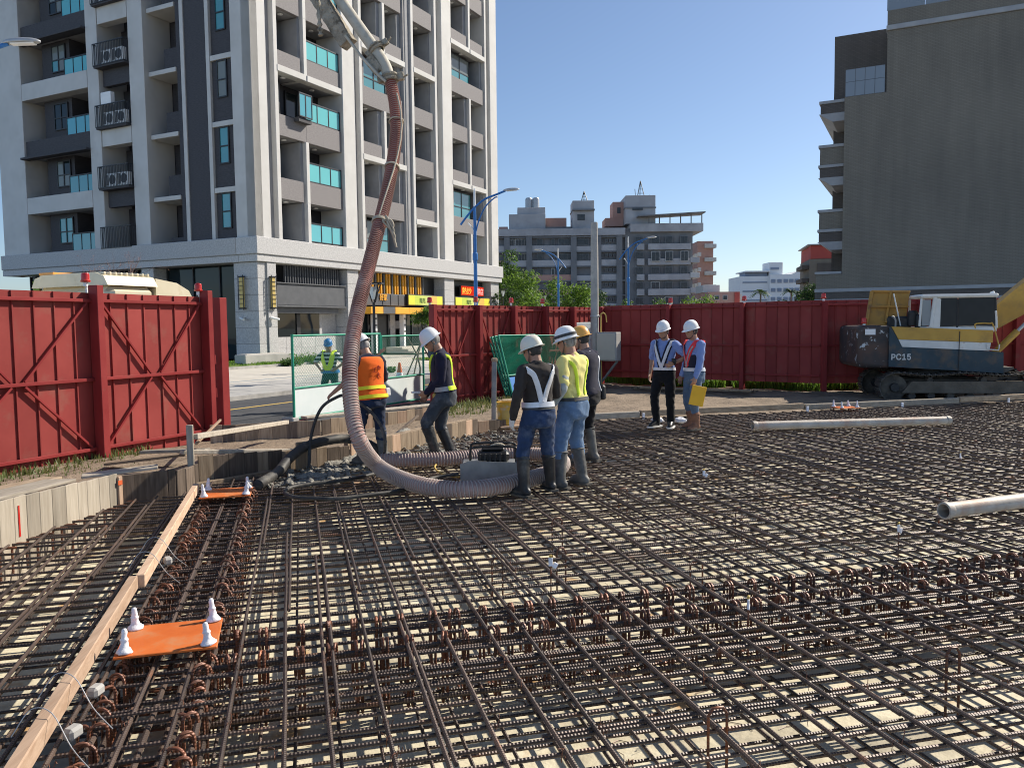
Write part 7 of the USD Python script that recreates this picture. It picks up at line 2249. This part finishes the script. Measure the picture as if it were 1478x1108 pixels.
def person(label, loc, rz, body, top, trousers, boots, helmet, hair="hair", sleeve="long", vest=None, gloves=(None, None), curl=(.5, .5), palm=((-1, 0, 0), (1, 0, 0)), boot_h=.33, seed=1, shoe=False, collar=None, sole="sole_dark", sleeve_mat=None, hoff=-.008, group=None):
    s = body; k = s.k
    T = Thing("person", label, "person", loc, rz, group)
    # --- the body, one surface
    parts = [s.torso(-.15, .53, -.014 * k, 20)]
    HRm, hc = s.HR, s.hc
    hp_ = lambda x, y, z: hc + HRm @ np.array([x, y, z]) * k
    cr = MF.sphere(1.0, 24).scale((.076 * k, .094 * k, .100 * k)).transform(np.column_stack([HRm, hp_(0, -.008, .018)]))
    jaw = MF.batch_hull([sph(hp_(0, .070, -.088), .020 * k), sph(hp_(.040, .028, -.062), .026 * k), sph(hp_(-.040, .028, -.062), .026 * k), sph(hp_(.056, .030, .0), .022 * k), sph(hp_(-.056, .030, .0), .022 * k), sph(hp_(0, .074, -.02), .026 * k), sph(hp_(0, -.02, -.03), .06 * k)])
    nose = MF.batch_hull([sph(hp_(0, .092, .018), .008 * k, 8), sph(hp_(0, .110, -.020), .011 * k, 8), sph(hp_(.013, .094, -.024), .009 * k, 8), sph(hp_(-.013, .094, -.024), .009 * k, 8)])
    lips = MF.batch_hull([sph(hp_(.018, .086, -.052), .006 * k, 8), sph(hp_(-.018, .086, -.052), .006 * k, 8), sph(hp_(0, .093, -.05), .008 * k, 8)])
    brow = MF.batch_hull([sph(hp_(.036, .080, .026), .010 * k, 8), sph(hp_(-.036, .080, .026), .010 * k, 8), sph(hp_(0, .087, .026), .010 * k, 8)])
    ears = [MF.sphere(1.0, 10).scale((.009 * k, .020 * k, .031 * k)).transform(np.column_stack([HRm @ rotz(sd * -.35), hp_(sd * .079, -.006, -.012)])) for sd in (-1, 1)]
    parts += [cr, jaw, nose, lips, brow] + ears + [cap(s.neck0, .064 * k, hp_(0, -.022, -.05), .056 * k)]
    for i, sd in enumerate((1, -1)):
        d = s.wr[sd] - s.el[sd]
        parts += [chain([s.sh[sd], s.el[sd], s.wr[sd]], [.050 * k, .040 * k, .026 * k])]
        if gloves[i] is None:
            parts += hand(s.wr[sd], d, np.array(palm[i], float), k, curl[i], sd)
        else:
            parts += [cap(s.wr[sd], .024 * k, s.wr[sd] + unit(d) * .06 * k, .022 * k)]
        parts += [chain([s.hj[sd], s.kn[sd], s.an[sd]], [.075 * k, .050 * k, .036 * k]), cap(s.an[sd], .035 * k, s.an[sd] + s.ft[sd] * .1 * k - np.array([0, 0, .045 * k]), .026 * k)]
    bd = T.part("body", finish(join(parts), .02, 6), M["skin"], smooth=True)
    for sd in (-1, 1):
        ey = B().tm(trimesh.creation.icosphere(2, .0115 * k), None, hp_(sd * .031, .0795, .005))
        bd.part("eye", ey, M["strap"], smooth=True)
        bd.part("eyebrow", B().tube([hp_(sd * .015, .0895, .026), hp_(sd * .032, .0885, .031), hp_(sd * .05, .076, .026)], .0035 * k, 5), M["hair"])
    # --- hair
    hs = MF.sphere(1.0, 26).scale((.083 * k, .101 * k, .106 * k)).transform(np.column_stack([HRm, hp_(0, -.012, .018)]))
    fr = unit(HRm @ np.array([0, -1.0, .25])); hs = hs.trim_by_plane(tuple(fr), float(fr @ hp_(0, .012, -.02)))
    dn = unit(HRm @ np.array([0, -.25, 1.0])); hs = hs.trim_by_plane(tuple(dn), float(dn @ hp_(0, -.05, -.070)))
    bd.part("hair", finish(hs, .018, 1, .003, 40), M[hair], smooth=40)
    # --- shirt
    c = [s.torso(-.02, .505, .008 * k), chain([s.P(-.12, -.02, .455), s.P(0, -.022, .475), s.P(.12, -.02, .455)], np.array([.062, .082, .062]) * k), cap(s.P(0, -.02, .47), .078 * k, s.P(0, -.016, .52), .064 * k)]
    for i, sd in enumerate((1, -1)):
        S0, E0, W0_ = s.sh[sd], s.el[sd], s.wr[sd]
        if sleeve == "long":
            c.append(chain([S0, S0 * .5 + E0 * .5, E0, E0 * .45 + W0_ * .55, W0_ - unit(W0_ - E0) * .005], np.array([.076, .066, .056, .052, .042]) * k * s.bulk))
        else:
            q = S0 + (E0 - S0) * (.86 if sleeve == "short" else 1.0)
            c.append(chain([S0, S0 * .4 + q * .6, q], np.array([.076, .070, .066]) * k * s.bulk))
    T.part("shirt", finish(join(c), .018, 8, .0125, 10, seed), M[top], smooth=True)
    if collar:
        rows = [[s.neck0 + s.R @ np.array([q * math.cos(a), .008 + q * .98 * math.sin(a), h - .03 * max(0, math.sin(a))]) * k for a in np.linspace(0, 2 * math.pi, 25)] for q, h in ((.066, -.012), (.070, .028), (.076, .030), (.094, -.014))]
        T.part("collar", B().add(np.array(rows).reshape(-1, 3), [[r * 25 + i, r * 25 + i + 1, r * 25 + i + 26, r * 25 + i + 25] for r in range(3) for i in range(24)]), M[collar], smooth=40)
    if sleeve_mat:
        for sd in (-1,):
            E0, W0_, S0 = s.el[sd], s.wr[sd], s.sh[sd]
            T.part("arm_sleeve", finish(chain([S0 + (E0 - S0) * .55, E0, E0 * .45 + W0_ * .55, W0_], np.array([.074, .066, .062, .046]) * k), .02, 6, .009, 11, seed + 3), M[sleeve_mat], smooth=True)
    # --- gloves
    for i, sd in enumerate((1, -1)):
        if gloves[i]:
            d = s.wr[sd] - s.el[sd]
            g = join(hand(s.wr[sd], d, np.array(palm[i], float), k, curl[i], sd, 1.18) + [cap(s.wr[sd] - unit(d) * .03 * k, .036 * k, s.wr[sd] + unit(d) * .03 * k, .034 * k)])
            T.part("glove", finish(g, .012, 3), M[gloves[i]], smooth=True)
    # --- trousers
    c = [s.torso(-.17, .06, .012 * k)]
    for sd in (-1, 1):
        end = s.an[sd] + (s.kn[sd] - s.an[sd]) * (.0 if shoe else .42)
        mid = s.hj[sd] * .5 + s.kn[sd] * .5
        c.append(chain([s.hj[sd] - np.array([0, 0, .02]), mid, s.kn[sd], s.kn[sd] * .5 + end * .5, end - np.array([0, 0, .02])], np.array([.104, .092, .075, .072 if not shoe else .069, .056 if not shoe else .064]) * k * (.5 + .5 * s.bulk)))
    T.part("trousers", finish(join(c), .018, 7, .013, 11, seed + 11), M[trousers], smooth=True)
    T.part("belt", s.band(.035, .07, .017 * k), M["strap"], smooth=40)
    # --- boots
    for sd in (-1, 1):
        a, f, kn_ = s.an[sd], s.ft[sd], s.kn[sd]; z = np.array([0, 0, 1.0])
        ax_ = unit(kn_ - a); fd = f
        foot = MF.batch_hull([sph(a - z * .035 * k - fd * .045 * k, .046 * k), sph(a - z * .045 * k + fd * .12 * k, (.044 * k)), sph(a - z * .052 * k + fd * .165 * k, .034 * k), sph(a + fd * .02 * k, .05 * k)])
        hgt = boot_h if not shoe else .10
        shaft = chain([a - z * .02, a + ax_ * hgt * .5 * k, a + ax_ * hgt * k], np.array([.056, .066, .077]) * k if not shoe else np.array([.05, .05, .054]) * k)
        b_ = join([foot, shaft])
        b_ = b_.trim_by_plane((0, 0, 1.0), float(a[2] - .083 * k))
        bp_ = T.part("boot" if not shoe else "shoe", finish(b_, .018, 4, .003, 16, seed), M[boots], smooth=45)
        so = m3.CrossSection([[(q[0], q[1]) for q in [(-.048, -.095), (.048, -.095), (.056, .05), (.05, .15), (.022, .215), (-.022, .215), (-.05, .15), (-.056, .05)]]])
        so = so.offset(.004, m3.JoinType.Round).extrude(.022)
        Rm = np.column_stack([np.array([fd[1], -fd[0], 0]), fd, z]) * k
        so = so.transform(np.column_stack([Rm, a - z * .087 * k]))
        bp_.part("sole", B().tm(so), M[sole])
        if not shoe:
            ct = a + ax_ * hgt * k; n1 = unit(np.cross(ax_, [1, 0, 0.0])); n2 = np.cross(ax_, n1)
            bp_.part("rim", B().tube([ct + .077 * k * (n1 * math.cos(t) + n2 * math.sin(t)) for t in np.linspace(0, 2 * math.pi, 19)[:-1]], .006 * k, 5, closed=True), M[boots], smooth=True)
    # --- helmet
    if helmet:
        R_ = HRm @ rotx(-.06); o = hp_(0, -.004, .050 + hoff)
        na, nz = 36, 10; V = []
        for j in range(nz + 1):
            t = j / nz; ang = t * math.pi / 2
            for i in range(na):
                p = i * 2 * math.pi / na; rx, ry, rzz = .104, .126, .132
                x, y = rx * math.cos(p) * math.cos(ang) ** .8, ry * math.sin(p) * math.cos(ang) ** .8; z_ = rzz * math.sin(ang) ** .95
                rd = 1 + .018 * max(0, math.cos(ang * 1.0)) * 0
                if abs(x) < .03 and z_ > .05: z_ += .006 * (1 - abs(x) / .03)
                V.append((x, y, z_))
        f = [[j * na + i, j * na + (i + 1) % na, (j + 1) * na + (i + 1) % na, (j + 1) * na + i] for j in range(nz) for i in range(na)]
        V = np.array(V)
        # inner wall and brim
        br = []
        for i in range(na):
            p = i * 2 * math.pi / na; w = .008 + .034 * max(0, math.sin(p)) ** 2.2 + .012 * max(0, -math.sin(p)) ** 2
            br.append((w, -.010 - .012 * max(0, math.sin(p)) ** 2 + .0))
        ring = lambda grow, dz: np.array([((.104 + grow(i)) * math.cos(i * 2 * math.pi / na), (.126 + grow(i)) * math.sin(i * 2 * math.pi / na), dz(i)) for i in range(na)])
        r0 = V[:na]; r1 = ring(lambda i: br[i][0], lambda i: br[i][1]); r2 = ring(lambda i: br[i][0] - .001, lambda i: br[i][1] - .005); r3 = ring(lambda i: -.004, lambda i: -.006)
        Vb = np.vstack([r0, r1, r2, r3]); fb = [[r * na + (i + 1) % na, r * na + i, (r + 1) * na + i, (r + 1) * na + (i + 1) % na] for r in range(3) for i in range(na)]
        b_ = B().add((V * k) @ R_.T + o, f).add((Vb * k) @ R_.T + o, fb)
        h = T.part("helmet", b_, M[helmet[0] if isinstance(helmet, tuple) else helmet], smooth=40)
        if isinstance(helmet, tuple):
            bandv = np.array([[(.1055 * math.cos(p) * c_, .1275 * math.sin(p) * c_, z_) for p in np.linspace(0, 2 * math.pi, na + 1)] for c_, z_ in ((1.0, .016), (.985, .048))]).reshape(-1, 3)
            w = na + 1
            h.part("stripe", B().add((bandv * k) @ R_.T + o, [[i, i + 1, w + i + 1, w + i] for i in range(na)]), M[helmet[1]], smooth=True)
        for sd in (-1, 1):
            h.part("chin_strap", B().tube(spline([hp_(sd * .085, .02, .045), hp_(sd * .082, .012, -.03), hp_(sd * .05, .045, -.095), hp_(0, .062, -.113)], 5), .0045 * k, 5), M["strap"])
        h.part("head_band", B().tube([hp_(.088 * math.cos(p), -.008 + .108 * math.sin(p), .042) for p in np.linspace(math.pi * 1.05, math.pi * 1.95, 14)], .009 * k, 5), M["strap"])
    return T, s


def vest_shell(T, s, mat, h0=.0, h1=.492, e=.020, front_open=False, seed=3, neck=.06):
    k = s.k
    v = s.torso(h0, h1, e * k, 30)
    for sd in (1, -1):
        v = v - chain([s.sh[sd] + (s.sh[sd] - s.hip) * 0 + s.R @ np.array([sd * .015, 0, .0]), s.sh[sd] * .55 + s.el[sd] * .45 + s.R @ np.array([sd * .03, 0, 0])], np.array([.082, .078]) * k)
    tip = s.P(0, .16, .26); l_, r_ = s.P(-.075, .2, .56), s.P(.075, .2, .56); l2, r2 = s.P(-.075, -.0, .56), s.P(.075, -.0, .56)
    wedge = MF.hull_points(np.array([tip, l_, r_, l2, r2, s.P(0, .0, .43)], np.float32)) if True else None
    v = v - wedge - cap(s.P(0, -.02, .49), .066 * k, s.P(0, -.01, .6), .09 * k)
    return T.part("vest", finish(v, .02, 5, .005, 9, seed), M[mat], smooth=45)


# ---- 1 the man in the orange vest
def place(px, Y, z=0.0): return np.array([(AT(px, 480, Y))[0], Y, z])


def tolocal(p, loc, rz): return rotz(-rz) @ (np.asarray(p, float) - loc)


loc = place(534, 10.0); rz = math.radians(38)
hl = tolocal(AT(480, 570, 9.93), loc, rz)
bdy = Body(1.63, lean=9, twist=6, head=(28, 22, 0), feet=((-.13, .05, .0), (.13, -.04, .0)), wl=hl - np.array([0, .0, -.02]), wr=(.16, .36, .95), el=(-.3, -.2, -1), er=(.8, -.4, -.5), bulk=1.06)
T, s = person("man in orange vest and white helmet holding the black hose, seen from behind", loc, rz, bdy, "navy", "jeans_painted", "boot_mud", "helmet_white", "hair_grey", "three", curl=(.9, 1.3), palm=((-1, 0, 0), (.2, .3, -1)), seed=2, collar="navy")
vest_shell(T, s, "orange_vest", -.07, .492, .022)
T.part("reflective_band", s.band(.07, .115, .030), M["yellow_band"], smooth=40); T.part("reflective_band", s.band(-.045, 0.0, .030), M["yellow_band"], smooth=40)
T.part("armhole_trim", B().tube([s.surf(math.radians(a), h, .024) for a, h in ((22, .15), (10, .25), (14, .36), (60, .47))], .006, 5), M["red_band"], smooth=True)
for ch, (ph, h) in zip("中大工", ((283, .33), (281, .24), (264, .31))):
    t = cjk(ch, .06, .004, 0); v = np.array(t.vertices) - [.03, .03, 0]
    c0 = s.surf(math.radians(ph), h, .031); nn = unit(s.surf(math.radians(ph), h, .06) - c0); ux = unit(np.cross(s.R @ np.array([0, 0, 1.0]), nn)); uz = np.cross(nn, ux)
    T.part("vest_lettering", (v[:, :1] * ux + v[:, 1:2] * uz + (v[:, 2:] - .003) * nn + c0, t.faces), M["red_band_dark"] if "red_band_dark" in M else M.setdefault("red_band_dark", look_cloth("letter_red", (.30, .03, .02))))
T.part("phone_pouch", B().box(s.surf(math.radians(330), .02, .03), (.07, .05, .10), s.R, bev=.012), M["white"])

# ---- 2 the man in navy stepping over the hose
loc = place(640, 10.0); rz = math.radians(96)
f1 = tolocal(np.array([place(650, 9.98)[0], 10.04, 0]), loc, rz); f2 = tolocal(np.array([place(628, 10)[0], 9.86, .06]), loc, rz)
hw = tolocal(AT(616, 566, 9.93), loc, rz); hw2 = tolocal(AT(616, 570, 10.05), loc, rz)
bdy = Body(1.71, lean=7, pelvis=(0, -.0, -.02), head=(10, 24, 0), feet=(tuple(f2), tuple(f1)), toes=(8, -2), wl=hw, wr=hw2, el=(-.5, -1, -.2), er=(.5, -1, -.2), bulk=1.0)
T, s = person("man in navy with lime-trimmed vest and white helmet, facing left over the hose", loc, rz, bdy, "navy", "work_grey", "boot", "helmet_white", "hair_grey", "long", curl=(1.0, 1.0), palm=((-1, .3, 0), (1, .3, 0)), seed=5, boot_h=.34, collar="navy")
vest_shell(T, s, "navy_vest", .0, .49, .020)
T.part("reflective_band", s.band(.03, .085, .027), M["reflective_grey"], smooth=40)
T.part("reflective_band", s.band(.032, .083, .030, p0=math.radians(200), p1=math.radians(262)), M["lime_bright"], smooth=40)
for a0 in ([(250, .09), (252, .2), (246, .32), (225, .44), (150, .485)], [(290, .09), (288, .2), (294, .32), (315, .44), (390, .485)]):
    T.part("vest_trim", s.ribbon(a0, .035, .027), M["lime_bright"], smooth=True)
for a0 in ([(120, .485), (112, .40), (100, .28)], [(60, .485), (68, .40), (80, .28)]):
    T.part("vest_trim", s.ribbon(a0, .032, .030), M["lime_bright"], smooth=True)
p = s.wr[-1]; T.part("hand_tool", B().box(p + np.array([.03, .12, -.0]), (.05, .14, .02), rotz(.3), bev=.005), M["white"])
T.part("work_glove", B().box(s.surf(math.radians(120), -.06, .03), (.05, .05, .16), s.R, bev=.015), M["yellow_line"])

# ---- 3 the man in the dark shirt with reflective braces
loc = place(776, 8.02); rz = math.radians(28)
f1, f2 = tolocal(G(757, 716, 0), loc, rz), tolocal(G(795, 708, 0), loc, rz)
bdy = Body(1.585, lean=3, head=(38, 12, 0), feet=((f1[0], f1[1], 0), (f2[0], f2[1], 0)), toes=(18, -4), wl=(-.27, .03, .78), wr=(.14, .26, .98), el=(-.6, -1, 0), er=(.7, -.9, -.4), bulk=1.0)
T, s = person("man in dark shirt with white reflective braces, nearest, seen from behind", loc, rz, bdy, "charcoal", "jeans_dark", "boot", "helmet_cream", "hair", "long", gloves=(None, "glove_white"), curl=(.8, .6), palm=((-1, .2, 0), (1, 0, 0)), seed=8, boot_h=.31, collar="charcoal")
T.part("reflective_waist_band", s.band(.06, .115, .020), M["reflective"], smooth=40)
for a0 in ([(262, .115), (255, .22), (245, .34), (230, .43), (180, .487), (130, .49)], [(272, .115), (283, .22), (297, .34), (312, .43), (360, .487), (410, .49)]):
    T.part("reflective_brace", s.ribbon(a0, .052, .020), M["reflective"], smooth=True)
for a0 in ([(130, .49), (112, .38), (104, .24), (100, .115)], [(50, .49), (68, .38), (76, .24), (80, .115)]):
    T.part("reflective_brace", s.ribbon(a0, .05, .020), M["reflective"], smooth=True)

# ---- 4 the man in the yellow polo
loc = place(826, 8.5); rz = math.radians(52)
f1, f2 = tolocal(G(822, 704, 0), loc, rz), tolocal(G(836, 699, 0), loc, rz)
bdy = Body(1.665, lean=2, head=(20, 10, 0), feet=((f1[0] - .08, f1[1] + .06, 0), (f2[0] + .04, f2[1] - .02, 0)), toes=(14, -6), wl=(-.25, .10, .86), wr=(.2, .3, .95), er=(.4, -1, 0), el=(-.5, -1, 0), bulk=1.10)
T, s = person("man in yellow polo with grey arm sleeve, red glove and striped white helmet", loc, rz, bdy, "yellow_polo", "jeans_light", "boot_mud", ("helmet_white", "strap"), "hair_grey", "short", gloves=(None, "glove_red"), curl=(.6, .7), palm=((-1, .2, 0), (1, 0, 0)), seed=12, boot_h=.30, collar="yellow_polo", sleeve_mat="sleeve_grey")
for a0 in ([(288, .09), (292, .2), (300, .34), (318, .44), (385, .487)], [(252, .09), (248, .2), (240, .34), (222, .44), (155, .487)], [(335, .09), (338, .2), (345, .30)]):
    T.part("lime_stripe", s.ribbon(a0, .034, .014), M["lime_bright"], smooth=True)
T.part("neck_towel", B().tube([s.neck0 + s.R @ np.array([.068 * math.cos(a), .01 + .066 * math.sin(a), .0]) for a in np.linspace(0, 2 * math.pi, 20)[:-1]], .010, 6, closed=True), M["red_band"], smooth=True)

# ---- 5 the man in the orange helmet
loc = place(847, 9.95); rz = math.radians(58)
bdy = Body(1.665, lean=3, head=(14, 10, 0), feet=((-.12, .06, 0), (.13, -.02, 0)), wr=(.20, .20, .86), wl=(-.2, .28, .98), er=(.4, -1, 0), el=(-.5, -1, 0), bulk=1.04)
T, s = person("man in orange helmet and navy top, standing behind the man in yellow", loc, rz, bdy, "navy", "black_trousers", "boot_mud", "helmet_orange", "hair", "long", gloves=("glove_grey" if "glove_grey" in M else None, None), curl=(1.0, .6), palm=((-1, .2, 0), (1, 0, 0)), seed=16, boot_h=.33, collar="reflective")
vest_shell(T, s, "navy_vest", -.04, .49, .02)
T.part("reflective_trim", s.ribbon([(300, .0), (305, .2), (312, .34), (330, .44)], .028, .027), M["reflective"], smooth=True)
T.part("knee_pad", B().box(s.kn[1] + np.array([0, .06, 0]), (.12, .05, .18), bev=.03), M["sleeve_grey"])
T.part("tool_pouch", B().box(s.surf(math.radians(345), -.03, .05), (.08, .16, .18), s.R, bev=.02), M["black"])

# ---- 6 and 7 the two supervisors
loc = place(959, 13.3); rz = math.radians(146)
bdy = Body(1.73, lean=-1, head=(-8, 10, 0), feet=((-.12, .0, 0), (.12, .04, 0)), toes=(14, -14), wr=(.27, -.04, .86), wl=(-.21, .13, 1.05), er=(.5, -1, 0), el=(-1, -.45, -.1), bulk=.98)
T, s = person("man in light blue shirt and black trousers, hand on hip, left of two supervisors", loc, rz, bdy, "blue_shirt", "black_trousers", "shoe_black", "helmet_white", "hair", "short", curl=(.5, .8), palm=((-1, 0, 0), (1, -.4, 0)), seed=21, shoe=True, collar="blue_shirt", sole="sole_white", vest="tuck")
for nm, m, w, e in (("vest_strap", "navy_vest", .095, .014), ("reflective_strap", "reflective", .045, .022)):
    for a0 in ([(86, .04), (104, .18), (118, .33), (128, .43), (150, .486), (235, .45), (262, .3), (268, .06)], [(94, .04), (76, .18), (62, .33), (52, .43), (30, .486), (-55, .45), (-82, .3), (-88, .06)]):
        T.part(nm, s.ribbon(a0, w, e), M[m], smooth=True)
T.part("reflective_belt", s.band(.03, .075, .022), M["reflective"], smooth=40)
T.part("watch", B().lathe([(.030, -.02), (.037, -.018), (.037, .018), (.030, .02)], 14, s.wr[-1] - unit(s.wr[-1] - s.el[-1]) * .015, np.stack([unit(np.cross(unit(s.wr[-1] - s.el[-1]), [0, 0, 1])), np.cross(unit(s.wr[-1] - s.el[-1]), unit(np.cross(unit(s.wr[-1] - s.el[-1]), [0, 0, 1]))), unit(s.wr[-1] - s.el[-1])], 1)), M["black"])
T.part("phone", B().box(s.wr[-1] + np.array([-.03, .05, .05]), (.075, .03, .06), bev=.008), M["black"])

loc = place(1002, 13.0); rz = math.radians(112)
wl_ = tolocal(AT(1004, 545, 12.72), loc, rz)
bdy = Body(1.73, lean=1, head=(-2, 8, 0), feet=((-.13, .05, 0), (.12, -.06, 0)), toes=(16, -10), wl=wl_, wr=(.20, .10, .84), el=(-.5, -1, 0), er=(.5, -1, 0), bulk=1.03)
T, s = person("man in light blue shirt and red-edged vest, right of two supervisors, yellow folder in hand", loc, rz, bdy, "blue_shirt", "jeans_mid", "boot_brown", "helmet_white", "hair", "long", curl=(.6, .9), palm=((-1, 0, 0), (1, 0, 0)), seed=25, boot_h=.17, collar="blue_shirt")
vest_shell(T, s, "navy_vest", .02, .30, .02)
for a0 in ([(84, .10), (98, .2), (112, .33), (126, .43), (150, .486), (235, .45), (262, .3), (268, .06)], [(96, .10), (82, .2), (66, .33), (54, .43), (30, .486), (-55, .45), (-82, .3), (-88, .06)]):
    T.part("red_strap", s.ribbon(a0, .075, .026), M["red_band"], smooth=True)
    T.part("strap_centre", s.ribbon(a0[:4], .02, .030), M["reflective_grey"], smooth=True)
T.part("white_belt", s.band(.03, .085, .027), M["reflective"], smooth=40)
fo = AT(1007, 571, 12.66)
single("folder", B().box((0, 0, 0), (.23, .018, .31), rotz(.08) @ roty(.22), bev=.004).moved(None, (0, 0, 0)), M["folder"], "bright yellow folder held down by the right supervisor", "folder", origin=(0, 0, 0))
UsdGeom.Xformable(stage.GetPrimAtPath("/World/folder")).GetOrderedXformOps()[0].Set(Gf.Vec3d(*map(float, fo)))

# ---- 8 the guard in the blue helmet, 9 the pointing man
zf = ZG + .0
loc = place(475, 18.4, zf); rz = math.radians(168)
bdy = Body(1.60, lean=5, head=(20, 6, 0), feet=((-.15, 0, 0), (.15, .02, 0)), toes=(18, -18), wr=(.20, .12, .93), wl=(-.20, .12, .93), er=(1, -.45, .1), el=(-1, -.45, .1), bulk=1.05)
T, s = person("guard in blue helmet, striped shirt and lime vest behind the mesh barrier", loc, rz, bdy, "striped", "dark_teal", "boot", "helmet_blue", "hair", "short", curl=(.7, .7), palm=((-1, -.3, 0), (1, -.3, 0)), seed=31)
for a0 in ([(84, .06), (112, .18), (122, .33), (128, .43), (150, .486), (235, .45), (250, .3), (258, .06)], [(96, .06), (68, .18), (58, .33), (52, .43), (30, .486), (-55, .45), (-70, .3), (-78, .06)]):
    T.part("lime_strap", s.ribbon(a0, .11, .022), M["lime_bright"], smooth=True)
T.part("waist_pouch", s.band(.0, .07, .05), M["helmet_blue"], smooth=40)
loc = place(519, 18.2, zf); rz = math.radians(-62)
wr_ = tolocal(AT(549, 509, 18.0), loc, rz)
bdy = Body(1.56, lean=6, head=(-10, 6, 0), feet=((-.14, 0, 0), (.14, .05, 0)), wr=wr_, wl=(-.2, .15, .9), er=(.3, -.3, -1), el=(-.5, -1, 0))
T, s = person("man in lime vest behind the barrier, stretching an arm to the right", loc, rz, bdy, "navy", "dark_teal", "boot", "helmet_white", "hair", "three", curl=(.2, .6), palm=((-1, 0, -.3), (1, 0, 0)), seed=35)
vest_shell(T, s, "lime_bright", .0, .49, .022)
